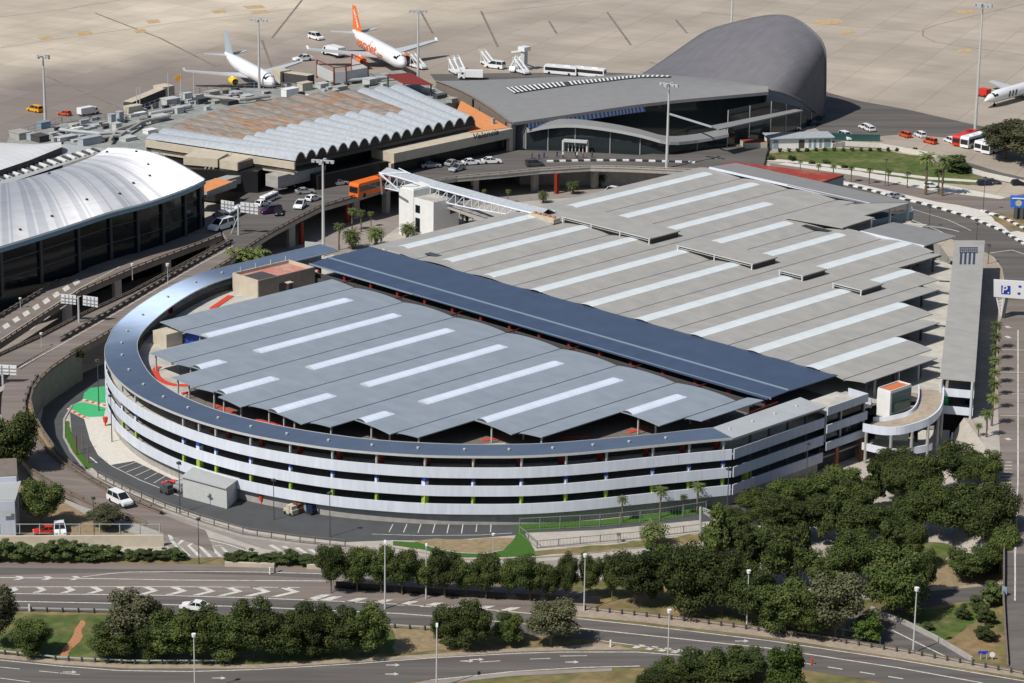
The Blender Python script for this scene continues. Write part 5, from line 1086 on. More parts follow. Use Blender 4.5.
MB().box(X0+0.2, X0+4.6, Y0+0.2, Y0+8.3, 11, 11.25).build('shaft_roof', 'white', WT)
FB = thing('footbridge', 'long sloping footbridge with a pale tubular roof on white steel trusses', 'footbridge', (*P(450, 205, 6).xy, 6))
pa = [P(*w) for w in ((387, 171.5, 10.2), (405, 176, 10.5), (430, 183.5, 10.9), (455, 190, 11.3), (480, 197, 11.8), (500, 202, 12.4), (522, 207.5, 13.0), (548, 213.5, 13.3))]
n_ = len(pa); Lp, Rp, Mp = offset_line(pa, 2.2), offset_line(pa, -2.2), [p+Vector((0, 0, 1.0)) for p in pa]
b = MB(); b.ribbon(Lp, Mp); b.ribbon(Mp, Rp); b.build('roof', 'vault', FB, smooth=True)
for side in (Lp, Rp): b = MB(); b.path_tube(side, [0.22]*n_, 6); b.build('edge_tube', 'parapet', FB)
lo = [p+Vector((0, 0, -3.4+2.4*max(0, i/(n_-1)-0.0)**1.5)) for i, p in enumerate(Rp)]
b = MB(); b.path_tube(lo, [0.18]*n_, 6)
lof, rpf = catmull(lo, 3), catmull(Rp, 3)
for i in range(0, len(lof)-1): b.tube(lof[i], rpf[i+1], 0.11, 0.11, 5); b.tube(lof[i], rpf[i], 0.11, 0.11, 5)
b.build('truss', 'parapet', FB)
b = MB(); b.ribbon(at_z(Lp, 7.6), at_z(Rp, 7.6), 0, 0.3); b.build('walkway', 'concrete', FB)
hd = P(380, 174, 14.5); b = MB(); b.tube(hd, P(400, 191, 11), 0.22); b.tube(hd, P(408, 172.5, 15), 0.18); b.tube(hd, P(382, 194, 7.5), 0.18); b.tube(P(399, 168.5, 15), P(411, 174, 14.5), 0.15); b.build('mast_strut', 'parapet', FB)
q = P(386, 213, 0); b = MB(); b.box(q.x-.8, q.x+.8, q.y-.6, q.y+.6, 0, 5.5); b.box(q.x-1.2, q.x+1.2, q.y-3, q.y+3, 5.5, 7); b.build('pier', 'concrete', FB)
# small gatehouse at lower left
GH = thing('gatehouse', 'pale blue-grey two-part shed with flat grey roof at the lower left edge', 'building', (*P(0, 530, 0).xy, 0))
block(-30, 538, 16, 537, 0, 0, 6.2, 8, 'parapet_side', 'wall', GH); block(-30, 537, 17, 536.5, 0, 6.22, 6.4, 9, 'steel', 'roof', GH)
block(-30, 520, 18, 518, 0, 0, 7.2, 8, 'parapet_side', 'wall', GH); block(-30, 519.5, 19, 517, 0, 7.22, 7.4, 8.6, 'brown', 'roof', GH)
block(3, 538.3, 12, 538, 0, 3.8, 4.8, 0.05, 'galv', 'vent_grille', GH)
# grey box building by the garage front
KS = thing('utility_building', 'plain grey concrete box building standing on the yard before the curved car park', 'building', (*P(210, 505, 0).xy, 0))
a, c, e = P(183, 497, 0), P(227, 509, 0), P(238, 499, 0)
MB().prism([a, c, e, e+(a-c)], 0, 3.6).build('wall', 'galv', KS); MB().prism([a+Vector((0, -.3, 0)), c+Vector((.2, -.3, 0)), e+Vector((.3, .2, 0)), e+(a-c)], 3.62, 3.8).build('roof', 'steel', KS)
# ================================================================ vegetation
ORD = ['first', 'second', 'third', 'fourth', 'fifth', 'sixth', 'seventh', 'eighth', 'ninth', 'tenth', 'eleventh', 'twelfth', 'thirteenth', 'fourteenth', 'fifteenth', 'sixteenth', 'seventeenth', 'eighteenth', 'nineteenth', 'twentieth', 'twenty-first', 'twenty-second', 'twenty-third', 'twenty-fourth']
vr = random.Random(11)
def crown_mesh(seed, nl, per, leaf, flat_=0.8, zmin=0.22, loose=0.12, conical=False, leafasp=1.0):
    """leaf clumps spread through overlapping lobes; unit radius, unit height"""
    r = random.Random(seed); b = MB(); lobes = []
    for i in range(nl):
        a = 2*math.pi*(i*0.382+r.random()*0.2); t = r.random()
        zc = zmin+0.14+(0.80-zmin-0.08)*t
        rad = (1-t*0.92)*0.55 if conical else (0.62*math.sqrt(max(0.05, 1-((zc-0.52)/0.5)**2)))*r.uniform(0.65, 1.12)
        lr = r.uniform(0.17, 0.36)*(0.75 if conical else 1)
        lobes.append((Vector((math.cos(a)*rad, math.sin(a)*rad, zc)), lr))
    if not conical: lobes.append((Vector((0, 0, 0.66)), 0.40)); lobes.append((Vector((0.1, 0.1, 0.50)), 0.5)); lobes.append((Vector((-.1, -.1, 0.38)), 0.45))
    for c, lr in lobes:
        n = int(per*(lr/0.32)**2)
        for _ in range(n):
            v = Vector((r.gauss(0, 1), r.gauss(0, 1), r.gauss(0, 1))).normalized(); k = r.random()**0.25 + r.uniform(-loose, loose)
            p = c+Vector((v.x*lr*k, v.y*lr*k, v.z*lr*k*0.46*flat_))
            if p.z < zmin-0.06: continue
            nn = (v+Vector((r.gauss(0, .55), r.gauss(0, .55), r.gauss(0, .55)+0.25))).normalized(); u = nn.orthogonal().normalized(); w = nn.cross(u)
            g = r.uniform(0, 6.28); u, w = u*math.cos(g)+w*math.sin(g), w*math.cos(g)-u*math.sin(g)
            s = leaf*r.uniform(0.6, 1.35); s2 = s*leafasp
            q = [p-u*s-w*s2*0.6, p+u*s*0.9-w*s2, p+u*s*0.7+w*s2*0.8, p-u*s*0.8+w*s2]
            b.add([(x.x, x.y, p.z+(x.z-p.z)*0.45) for x in q], [(0, 1, 2, 3)])
    return b
def trunk_mesh(seed, th=0.5, r0=0.05, limbs=5):
    r = random.Random(seed); b = MB(); pts = [Vector((0, 0, -0.03)), Vector((r.uniform(-.03, .03), r.uniform(-.03, .03), th*0.5)), Vector((r.uniform(-.06, .06), r.uniform(-.06, .06), th)), Vector((r.uniform(-.06, .06), r.uniform(-.06, .06), th+0.25))]
    b.path_tube(pts, [r0, r0*0.8, r0*0.6, r0*0.25], 7)
    for i in range(limbs):
        a = 2*math.pi*i/limbs+r.random(); s = pts[1].lerp(pts[2], r.uniform(0.2, 1)); e = s+Vector((math.cos(a)*0.45, math.sin(a)*0.45, r.uniform(0.1, 0.25)))
        b.path_tube([s, s.lerp(e, 0.5)+Vector((0, 0, -0.02)), e], [r0*0.45, r0*0.3, r0*0.1], 5)
    return b
PROTO = {}
def make_proto(key, name, label, cat, crown, trunk, leaf_m, bark='bark', crown_name='crown'):
    t = thing(name, label, cat); t['_used'] = 0
    if trunk: trunk.build('trunk', bark, t)
    crown.build(crown_name, leaf_m, t); PROTO[key] = t
for i in range(4): make_proto('pine%d' % i, 'pine_tree', 'x', 'tree', crown_mesh(20+i, 26, 640, 0.030, zmin=0.26, loose=0.26, leafasp=0.7), trunk_mesh(30+i), 'pine')
for i in range(3): make_proto('dense%d' % i, 'pine_tree', 'x', 'tree', crown_mesh(120+i, 30, 640, 0.030, zmin=0.06, loose=0.26, leafasp=0.7), trunk_mesh(130+i, 0.4), 'pine')
for i in range(2): make_proto('olive%d' % i, 'leafy_tree', 'x', 'tree', crown_mesh(40+i, 26, 560, 0.030, loose=0.24, leafasp=0.8), trunk_mesh(50+i), 'olive')
make_proto('bright0', 'leafy_tree', 'x', 'tree', crown_mesh(61, 20, 380, 0.036, zmin=0.1, loose=0.24), trunk_mesh(62, 0.3), 'bright')
make_proto('cone0', 'conifer_tree', 'x', 'tree', crown_mesh(71, 40, 460, 0.036, zmin=0.08, conical=True), trunk_mesh(72, 0.5, 0.06, 3), 'pine')
for i in range(3): make_proto('shrub%d' % i, 'shrub', 'x', 'shrub', crown_mesh(80+i, 20, 300, 0.045, zmin=0.02, loose=0.2), trunk_mesh(90+i, 0.2, 0.04, 3), 'shrub', 'bark', 'foliage')
def place_px(key, x, y, w, h, z=0.0, label=None, group=None, rot=None):
    p = P(x, y, z); d = (p-CAM).dot(CF); s = F_PX/d
    k_ = 1.0 if key.startswith('shrub') else vr.uniform(0.98, 1.2); rad = w*k_/2/s/0.93; hh = max(1.0, vr.uniform(1.05, 1.28)*(h-0.16*w)/(s*0.956)) if not key.startswith('shrub') else max(0.8, (h-0.2*w)/(s*0.956))
    pr = PROTO[key]; rot = vr.uniform(0, 6.28) if rot is None else rot
    p = p+Vector((-0.7, 0.7, 0))*rad*0.15
    if not pr['_used']: pr['_used'] = 1; o = pr; o.location = p; o.rotation_euler = (0, 0, rot); o.scale = (rad, rad, hh); o['label'] = label; 
    else: o = dup(pr, p, rot, label, group, (rad, rad, hh))
    if group: o['group'] = group
    return o
def cluster(items, what, where, group, z=0.0):
    items = sorted(items, key=lambda t: t[0]); n = len(items)
    for i, it in enumerate(items):
        key, x, y, w, h = it[1:] if False else (it[5] if len(it) > 5 else None, it[0], it[1], it[2], it[3])
        key = it[4] if len(it) > 4 else 'pine%d' % vr.randrange(4)
        zz = it[5] if len(it) > 5 else z
        what_ = {'olive': 'greyish leafy tree', 'brigh': 'bright green young tree', 'cone0': 'dark pointed conifer'}.get(key[:5], what)
        place_px(key, x, y, w, h, zz, '%s, %s from the left %s' % (what_.replace(' tree', '') if len((what_+where).split()) > 11 else what_, ORD[i] if i < n-1 or n < 3 else 'last', where), group)
# row on the motorway median
cluster([(331, 594, 29, 46), (357, 593, 34, 44), (381, 594, 30, 45), (402, 596, 36, 47), (426, 596, 30, 42), (445, 598, 34, 46), (466, 598, 30, 43), (486, 600, 34, 45), (508, 600, 30, 42), (530, 602, 34, 46), (549, 602, 28, 40), (568, 603, 24, 48), (590, 600, 22, 48)],
 'round-crowned pine', 'in the row on the motorway median', 'pines in the row on the motorway median')
cluster([(112, 660, 48, 44, 'dense0'), (135, 656, 56, 68, 'olive0'), (150, 660, 40, 50, 'dense1'), (172, 660, 50, 54, 'dense2'), (200, 661, 52, 54, 'dense0'), (228, 662, 48, 56, 'dense1'), (254, 660, 52, 60, 'dense2'), (282, 661, 50, 52, 'dense0'), (312, 658, 42, 62, 'dense1'), (340, 658, 48, 53, 'dense2'), (366, 657, 50, 52, 'dense0')],
 'dense dark pine', 'in the clump between the two lower roads', 'pines between the two lower roads')
cluster([(-2, 648, 44, 58, 'olive1'), (30, 657, 42, 38, 'dense1')], 'bushy dark tree', 'at the left edge below the motorway', 'trees at the left edge below the motorway')
cluster([(447, 647, 40, 42, 'dense1'), (470, 650, 46, 48, 'dense2'), (508, 646, 34, 38, 'dense0'), (551, 647, 52, 54, 'olive0')], 'spreading green pine', 'on the verge near the slip road', 'pines on the verge near the slip road')
cluster([(672, 694, 46, 40, 'dense0'), (698, 692, 50, 48, 'dense1'), (728, 698, 56, 50, 'dense2'), (746, 678, 44, 34, 'dense0'), (783, 700, 46, 58, 'bright0'), (655, 704, 40, 40)], 'dense pine', 'of the trees cut by the bottom edge', 'trees at the bottom edge')
# belt of pines between the service road and the motorway
cluster([(612, 600, 24, 50), (634, 606, 46, 60), (662, 607, 34, 60, 'cone0'), (690, 615, 58, 70, 'dense1'), (722, 618, 50, 68, 'dense0'), (752, 625, 54, 66, 'dense2'), (785, 635, 56, 64, 'dense1'), (812, 640, 44, 56, 'dense0'), (836, 640, 60, 64, 'olive1'), (868, 644, 40, 34, 'bright0'), (896, 620, 60, 72, 'dense2'), (921, 600, 30, 52)],
 'dark pine', 'in the belt row by the motorway', 'pines in the front row of the belt')
cluster([(655, 570, 28, 30, 'bright0'), (675, 585, 40, 42), (716, 568, 34, 72, 'cone0'), (745, 590, 36, 62, 'cone0'), (772, 588, 50, 56), (800, 590, 38, 66, 'cone0'), (828, 596, 52, 54), (856, 588, 50, 54), (884, 580, 38, 64, 'cone0'), (735, 560, 40, 42), (908, 572, 40, 46)],
 'green pine', 'in the middle row of the belt', 'pines in the middle row of the belt')
cluster([(758, 522, 40, 34), (782, 545, 50, 50), (808, 540, 50, 48), (832, 546, 38, 58, 'cone0'), (862, 548, 54, 48), (892, 545, 48, 44), (812, 506, 46, 36), (842, 500, 46, 34), (872, 512, 34, 50, 'cone0'), (902, 502, 44, 40), (915, 535, 44, 46), (786, 506, 40, 28), (850, 524, 50, 44), (718, 560, 40, 40), (735, 540, 36, 34)],
 'pine', 'in the back rows beside the car park', 'pines in the back rows of the belt')
cluster([(894, 484, 48, 38, 'pine1', 0), (960, 488, 54, 50, 'pine2', 2), (986, 492, 34, 40, 'pine0', 3), (940, 540, 56, 60, 'pine3', 0), (970, 548, 64, 68, 'pine1', 0), (992, 556, 50, 70, 'pine2', 1), (925, 500, 40, 44, 'pine0', 0), (972, 582, 50, 36, 'pine3', 0), (1000, 575, 40, 46, 'pine1', 0)],
 'broad domed pine', 'in the group below the palm row', 'pines below the palm row')
cluster([(963, 620, 18, 18, 'shrub0'), (978, 612, 20, 22, 'shrub1'), (993, 606, 28, 30, 'shrub2'), (986, 624, 22, 22, 'shrub0'), (984, 641, 24, 22, 'shrub1'), (928, 630, 14, 10, 'shrub2')], 'round green bush', 'on the grass beside the overpass', 'bushes beside the overpass')
cluster([(12, 484, 56, 74, 'pine2'), (42, 528, 44, 52, 'pine0'), (105, 530, 42, 26, 'olive0'), (-18, 470, 50, 62, 'pine1')], 'dark green tree', 'around the yard at the left edge', 'trees around the left yard')
hs = [(-8+i*15, 561, 28, 24+4*math.sin(i*1.7), 'shrub%d' % (i % 3)) for i in range(8)]+[(113, 560, 24, 20, 'shrub1')]+[(134+i*14, 560, 22, 15, 'shrub%d' % (i % 3)) for i in range(4)]
cluster(hs, 'green oleander bush', 'in the hedge under the cream wall', 'bushes under the cream wall')
cluster([(232+i*14.5, 563+i*0.35, 24, 16+3*math.sin(i*2.1), 'shrub%d' % ((i+1) % 3)) for i in range(7)], 'low green bush', 'in the hedge right of the hatched junction', 'bushes right of the hatched junction')
cluster([(1006, 160, 62, 44, 'olive0', 5), (1040, 168, 60, 48, 'olive1', 5)], 'wide grey-green tree', 'by the parked coaches at the right edge', 'trees by the parked coaches')
cluster([(956, 172, 34, 22, 'shrub0', 5)], 'wide bush', 'beside the tall palms on the lawn edge', None)
cluster([(737+i*6.5, 153.5-i*0.5, 5, 4.5, 'shrub%d' % (i % 3), 5) for i in range(5)]+[(780+i*9, 152-(i > 3)*0.6, 5, 5, 'shrub%d' % (i % 3), 5) for i in range(16)], 'tiny clipped bush', 'of the row along the lawn edge', 'clipped bushes along the lawn edge', 5)
cluster([(770, 160, 10, 6, 'shrub1', 5), (792, 160.5, 11, 7, 'shrub2', 5), (812, 164, 8, 5, 'shrub0', 5), (845, 168, 9, 5, 'shrub1', 5), (826, 163, 8, 5, 'shrub2', 5)], 'small planted bush', 'beside the garden path near the red roof', 'bushes beside the garden path', 5)
for (x, y), l in (((79, 356), 'light green bush growing over the top of the viaduct retaining wall'),): place_px('shrub0', x, y+2, 12, 12, 5, l)
# palms
def palm_proto(key, th, r0, nf, fl, droop, label='x'):
    r = random.Random(key); t = thing('palm_tree', label, 'palm tree'); t['_used'] = 0
    b = MB(); k = 8; b.path_tube([Vector((0.12*math.sin(i*0.7)*i/k, 0.05*i/k, -0.1+th*i/k)) for i in range(k+1)], [r0*(1.25-0.4*i/k) for i in range(k+1)], 8); b.build('trunk', 'palmbark', t)
    c = Vector((0.12*math.sin(k*0.7), 0.05, th-0.1)); b = MB()
    for i in range(nf):
        a = i*2.399+r.uniform(-.2, .2); el = 1.25-1.65*(i/nf)+r.uniform(-.12, .12); L = fl*r.uniform(0.85, 1.1); d = Vector((math.cos(a), math.sin(a), 0)); s = Vector((-d.y, d.x, 0)); p = c.copy(); e = el; n = 7; prev = None
        for j in range(n+1):
            w = 0.42*fl/2.6*math.sin(math.pi*(0.12+0.80*j/n)); cur = (p-s*w-Vector((0, 0, w*0.5)), p.copy(), p+s*w-Vector((0, 0, w*0.5)))
            if prev:
                m1 = [q0.lerp(q1, 0.62) for q0, q1 in zip(prev, cur)]
                b.add([prev[0], prev[1], m1[1], m1[0]], [(0, 1, 2, 3)]); b.add([prev[1], prev[2], m1[2], m1[1]], [(0, 1, 2, 3)])
                b.add([prev[1]-s*0.03, prev[1]+s*0.03, cur[1]+s*0.03, cur[1]-s*0.03], [(0, 1, 2, 3)])
            prev = cur; p = p+(d*math.cos(e)+Vector((0, 0, math.sin(e))))*(L/n); e -= droop/n
    b.build('fronds', 'palmleaf', t); PROTO[key] = t
palm_proto('palmtall', 7.0, 0.22, 34, 2.2, 1.7); palm_proto('palmstout', 3.2, 0.42, 44, 2.9, 1.8)
def palm(key, x, y, h, z, label, group=None):
    """h: pixel height of the whole palm"""
    p = P(x, y, z); s = F_PX/(p-CAM).dot(CF); k = h/(s*0.956)/(8.3 if key == 'palmtall' else 5.2); pr = PROTO[key]
    if not pr['_used']: pr['_used'] = 1; pr.location = p; pr.scale = (k,)*3; pr['label'] = label; o = pr
    else: o = dup(pr, p, vr.uniform(0, 6.28), label, group, k)
    if group: o['group'] = group
def palms(key, items, z, where, group):
    for i, (x, y, h) in enumerate(sorted(items)): palm(key, x, y, h, z, 'palm, %s from the left %s' % (ORD[i] if i < len(items)-1 or len(items) < 3 else 'last', where), group)
for i, (x, y, h) in enumerate(((995, 350, 30), (994.5, 361, 30), (994, 373, 30), (993.5, 385, 30), (993, 397, 30), (992.5, 410, 32), (991.5, 426, 34))):
    palm('palmtall', x, y, h, 5, 'palm, %s from the top in the row beside the right-hand road' % (ORD[i] if i < 6 else 'last'), 'palms beside the right-hand road')
palm('palmtall', 986, 440, 32, 4.5, 'palm standing on the cream forecourt just left of the palm row'); palm('palmtall', 978, 442, 20, 4, 'short palm behind the domed pine near the spiral ramp')
palms('palmtall', [(925.5, 195, 44), (942, 196, 42), (938, 194, 26)], 5, 'of the tall palms on the paved island', 'tall palms on the paved island')
palms('palmtall', [(833, 181, 18), (851, 182.5, 18), (869, 184, 18), (888, 186, 18), (907, 188, 18), (818, 178, 15), (800, 173, 14)], 5, 'in the row along the pavement beyond the ring road', 'palms along the pavement beyond the ring road')
palms('palmstout', [(238, 281, 38), (255, 280, 38), (268, 278, 26)], 0, 'of the clump between viaduct and car park', 'palms between viaduct and car park')
palms('palmstout', [(352, 249, 23), (376, 246, 22), (408, 240, 20), (440, 234, 18), (467, 224, 20)], 0, 'of the stout palms behind the blue roof', 'stout palms behind the blue roof')
palms('palmtall', [(339, 250, 28), (352, 231, 24), (361, 232, 23), (371, 227, 16)], 0, 'of the thin palms behind the blue roof', 'thin palms behind the blue roof')
palms('palmstout', [(543, 203, 14), (573, 194, 15), (600, 186, 15), (626, 181, 14), (650, 177, 12)], 0, 'of the palms below the curved road', 'palms below the curved road')
palms('palmtall', [(508, 203, 14), (484, 201, 12), (471, 197, 12), (463, 194, 10)], 0, 'of the small palms behind the footbridge', 'small palms behind the footbridge')
palms('palmstout', [(648, 546, 24), (655, 546, 30)], 0, 'of the pair on the dry verge before the car park', 'palms on the dry verge')
palms('palmtall', [(618, 543, 11), (683, 515, 22), (697, 514, 34), (660, 518, 34), (622, 522, 28)], 0, 'of the thin palms before the car park corner', 'thin palms before the car park corner')
for i, (x, y, s_) in enumerate(((330, 262, 2), (341, 260, 1.6), (352, 258, 1.8), (363, 255, 1.5), (374, 252, 1.4), (385, 249, 1.6), (396, 246, 1.3))):
    b = MB(); p = P(x, y, 0); rad = [random.Random(i*9+j).uniform(0.7, 1.1)*s_ for j in range(8)]
    lo = [(p.x+math.cos(j*.785)*rad[j], p.y+math.sin(j*.785)*rad[j], 0) for j in range(8)]; hi = [(p.x+math.cos(j*.785)*rad[j]*.6, p.y+math.sin(j*.785)*rad[j]*.6, s_*.7) for j in range(8)]
    b.add(lo+hi, [(j, (j+1) % 8, 8+(j+1) % 8, 8+j) for j in range(8)]+[tuple(range(8, 16))])
    tag(b.build('garden_rock', 'rock'), 'pale garden boulder, %s from the left along the palm bed' % (ORD[i] if i < 6 else 'last'), 'rock', 'boulders along the palm bed')
# ================================================================ masts, lamps, signs, fences
def mast_proto():
    t = thing('floodlight_mast', 'x', 'light mast', (0, 0, 0), 'tall floodlight masts'); 
    b = MB(); b.tube((0, 0, 0), (0, 0, 21.2), 0.42, 0.2, 10); b.build('pole', 'galv', t)
    b = MB(); b.beam((-2.2, 0, 21.2), (2.2, 0, 21.2), 0.25); b.beam((0, -1.6, 21.2), (0, 1.6, 21.2), 0.25); b.build('crossarm', 'galv', t)
    for x, y in ((-2.2, 0), (-1.1, 0), (1.1, 0), (2.2, 0), (0, -1.6), (0, 1.6)):
        b = MB(); b.box(x-.35, x+.35, y-.3, y+.3, 20.7, 21.3, 0); b.build('floodlight', 'steel', t)
    return t
MAST = mast_proto(); used = [0]
def mast(x, y, top, z, label):
    p = P(x, y, z); s = F_PX/(p-CAM).dot(CF); k = (y-top)/(s*0.956)/21.3
    if not used[0]: used[0] = 1; MAST.location = p; MAST.scale = (1, 1, k); MAST['label'] = label
    else: dup(MAST, p, vr.uniform(0, 1), label, 'tall floodlight masts', (1, 1, k))
mast(45.5, 126, 58, 5, 'floodlight mast beside the orange van at the far left of the apron')
mast(259.5, 98, 22, 5, 'floodlight mast in front of the white aircraft nose')
mast(418, 90, 13, 5, 'floodlight mast right of the orange-tailed aircraft, behind the red canopy')
mast(731, 40, -20, 5, 'floodlight mast rising behind the shell roof, cut by the top edge')
mast(975, 131, 8, 5, 'floodlight mast on the apron near the right edge')
mast(666.5, 172, 86, 5, 'pale floodlight mast before the modern terminal')
mast(323.5, 262, 162, 0, 'tall pale floodlight mast standing by the grey board behind the car park')
def lamp_proto(name, label, h, pole_m, head_m, head='single', r=0.11):
    t = thing(name, label, 'street lamp'); b = MB(); b.tube((0, 0, 0), (0, 0, h), r*1.3, r*0.7, 8); b.build('pole', pole_m, t)
    b = MB()
    if head == 'single': b.beam((-0.75, 0, h), (0.55, 0, h+0.05), 0.32, 0.2)
    elif head == 'ball': b.tube((0, 0, h-0.1), (0, 0, h+0.45), 0.3, 0.38, 8)
    else: b.box(-.3, .3, -.35, .35, h-0.1, h+0.35); b.beam((-0.7, 0, h), (0.7, 0, h), 0.2)
    b.build('lamp_head', head_m, t); t['_used'] = 0; PROTO[label] = t; return t
lamp_proto('street_lamp', 'road', 10, 'galv', 'signwhite'); lamp_proto('street_lamp', 'dark', 10, 'darksteel', 'darksteel', 'double', 0.09); lamp_proto('street_lamp', 'short', 4, 'galv', 'signwhite', 'ball', 0.07); lamp_proto('street_lamp', 'roadball', 10, 'galv', 'signwhite', 'ball', 0.11)
def lamp(key, x, y, top, z, label, group, rot=0):
    p = P(x, y, z); s = F_PX/(p-CAM).dot(CF); H = {'road': 10, 'dark': 10.2, 'short': 4.4, 'roadball': 10.4}[key]; k = (y-top)/(s*0.956)/H; t = PROTO[key]
    kx = min(1.3, max(0.8, k))
    if not t['_used']: t['_used'] = 1; t.location = p; t.scale = (kx, kx, k); t.rotation_euler = (0, 0, rot); t['label'] = label; t['group'] = group
    else: dup(t, p, rot, label, group, (kx, kx, k))
GL = 'street lamps along the motorway'
for x, y, top, l in ((385, 609, 541, 'galvanised street lamp rising from the striped median'), (436.5, 689, 623.5, 'street lamp with a flat white head at the bottom edge'), (426, 599, 544, 'street lamp behind the median pines, left of centre')):
    lamp('road', x, y, top, 0, l, GL, -0.77)
for x, y, top, l in ((195, 694, 632, 'street lamp in front of the dark clump at the bottom left'), (584, 611, 553, 'street lamp at the left end of the pine belt'), (667.5, 672, 608, 'street lamp beside the short hatched gore'), (746.5, 629, 569, 'street lamp standing before the middle of the pine belt'), (913, 653, 586, 'street lamp beside the exit road wall'), (851, 592, 552, 'street lamp half hidden among the belt pines'), (493, 570, 533, 'street lamp behind the lawn curve')):
    lamp('roadball', x, y, top, 0, l, GL)
GD = 'dark street lamps around the car park'
for x, y, top, l in ((99, 411, 360, 'thin dark lamp on the green painted paving'), (112, 442, 395, 'thin dark lamp close to the curved wall, on pale paving'), (180, 513, 462, 'dark lamp beside the red buggy'), (199, 564, 518, 'dark lamp over the hatched junction'), (274, 520, 479, 'dark lamp on the yard right of the utility building'), (330, 537, 492, 'dark lamp by the yard gate'), (94.5, 541, 497, 'dark lamp behind the cream wall'), (529, 521, 474, 'dark lamp before the middle of the curved wall'), (613, 517, 477, 'dark lamp before the right part of the curved wall'), (727, 520, 468, 'dark lamp at the sharp corner of the car park'), (806, 486, 443, 'dark lamp before the shaded flank of the car park')):
    lamp('dark', x, y, top, 0, l, GD)
for x, y, top, l in ((894, 228, 200, 'thin lamp on the inner edge of the ring road, left one'), (929, 228, 207, 'thin lamp in the middle of the ring road bend'), (976, 248, 224, 'dark lamp above the long wing roof'), (988, 264, 246, 'dark lamp right of the long wing roof'), (983, 212, 178, 'tall dark lamp on the paved island near the blue board'), (885, 186, 160, 'thin lamp in the palm row beyond the ring road')):
    lamp('dark', x, y, top, 5, l, GD)
for x, y, top, l in ((20.5, 308, 298, 'short lamp on the outer viaduct by the terminal front'), (132.5, 280, 264, 'short lamp on the viaduct above the dark gap, right one'), (168, 284, 284-20, 'short lamp on the viaduct walkway, nearest the junction'), (41.5, 347, 333, 'short lamp on the viaduct walkway at the left edge')):
    lamp('short', x, y, top, 6, l, 'short lamps on the viaduct')
# flag poles
for i, (x, y, top) in enumerate(((137, 108, 88), (140, 107, 87), (168.5, 101, 74), (181, 98, 74), (194, 98, 70))):
    p = P(x, y, 10.5); t = thing('flagpole', 'white flagpole, %s from the left on the service wing roof' % ORD[i], 'flagpole', p, 'flagpoles on the service wing roof'); s = F_PX/(p-CAM).dot(CF); h = (y-top)/(s*.956)
    MB().tube(p, p+Vector((0, 0, h)), 0.13, 0.08, 6).build('pole', 'galv', t)
    if i == 3: b = MB(); b.beam(p+Vector((0, 0, h*0.9)), p+Vector((-0.5, -1.2, h*0.72)), 0.1, 1.2, 0); b.build('flag', 'amber', t)
# gantry signs
def gantry(x, y, zb, top, panels, label, back='signwhite', h_=10):
    p = P(x, y, zb); q = p+Vector((0.8, 0.6, 0)); t = thing('gantry_sign', label, 'road sign', p, 'gantry road signs')
    A, B = p, p+CR*Vector((1, 1, 0)); B = Vector((p.x+CR.x, p.y+CR.y, p.z))
    z = PV(x, top, A, B).z; MB().tube(p, (p.x, p.y, z), 0.22, 0.18, 8).build('post', 'galv', t)
    for px0, py0, px1, py1, py2, py3 in panels:
        c = [PV(px0, py0, A, B), PV(px1, py1, A, B), PV(px1, py2, A, B), PV(px0, py3, A, B)]; n = Vector((CF.x, CF.y, 0)).normalized()*-0.12
        b = MB(); b.add([v+n for v in c]+[v-n for v in c], [(0, 1, 2, 3), (7, 6, 5, 4), (0, 4, 5, 1), (1, 5, 6, 2), (2, 6, 7, 3), (3, 7, 4, 0)]); b.build('panel', back, t)
        b = MB(); u = c[1]-c[0]; v = c[3]-c[0]
        for k in (0.25, 0.5, 0.75): b.beam(c[0]+u*k+n*1.6, c[3]+u*k+n*1.6, 0.1)
        b.beam(c[0]+v*0.33+n*1.6, c[1]+v*0.33+n*1.6, 0.1); b.beam(c[0]+v*0.7+n*1.6, c[1]+v*0.7+n*1.6, 0.1); b.build('bracing', 'steel', t)
    return t
gantry(79, 322, 6, 296.5, [(61, 294, 76, 295.5, 304.5, 303), (83, 295.5, 97.8, 297.5, 307.3, 305)], 'gantry sign seen from behind, two white panels above the gap between viaducts')
t = gantry(238.5, 235, 6, 205, [(221, 200, 234, 202, 211, 209), (240.5, 202, 258, 204, 214.5, 212)], 'gantry sign seen from behind near the minibus on the terminal forecourt')
p = P(238.5, 235, 6); MB().tube(P(231, 234, 6), (p.x, p.y, 6+4.2), 0.12).build('strut', 'galv', t)
gantry(3, 385, 5, 366, [(-14, 364, 16.5, 365.5, 375, 373)], 'gantry sign panel seen from behind at the left edge beside the ramp')
# grey board behind the stair house
p = P(312, 262, 0); t = thing('sign_board', 'blank grey board on two posts beside the tall pale mast', 'board', p)
A, B = P(305, 262, 0), Vector((P(305, 262, 0).x+CR.x, P(305, 262, 0).y+CR.y, 0)); c = [PV(305.5, 241.5, A, B), PV(322.5, 243, A, B), PV(322.5, 254.5, A, B), PV(305.5, 253, A, B)]; n = Vector((-.1, .1, 0))
b = MB(); b.add([v+n for v in c]+[v-n for v in c], [(0, 1, 2, 3), (7, 6, 5, 4), (0, 4, 5, 1), (1, 5, 6, 2), (2, 6, 7, 3), (3, 7, 4, 0)]); b.build('board', 'galv', t)
for v in (c[0], c[1]): MB().tube((v.x, v.y, 0), v, 0.15).build('post', 'galv', t)
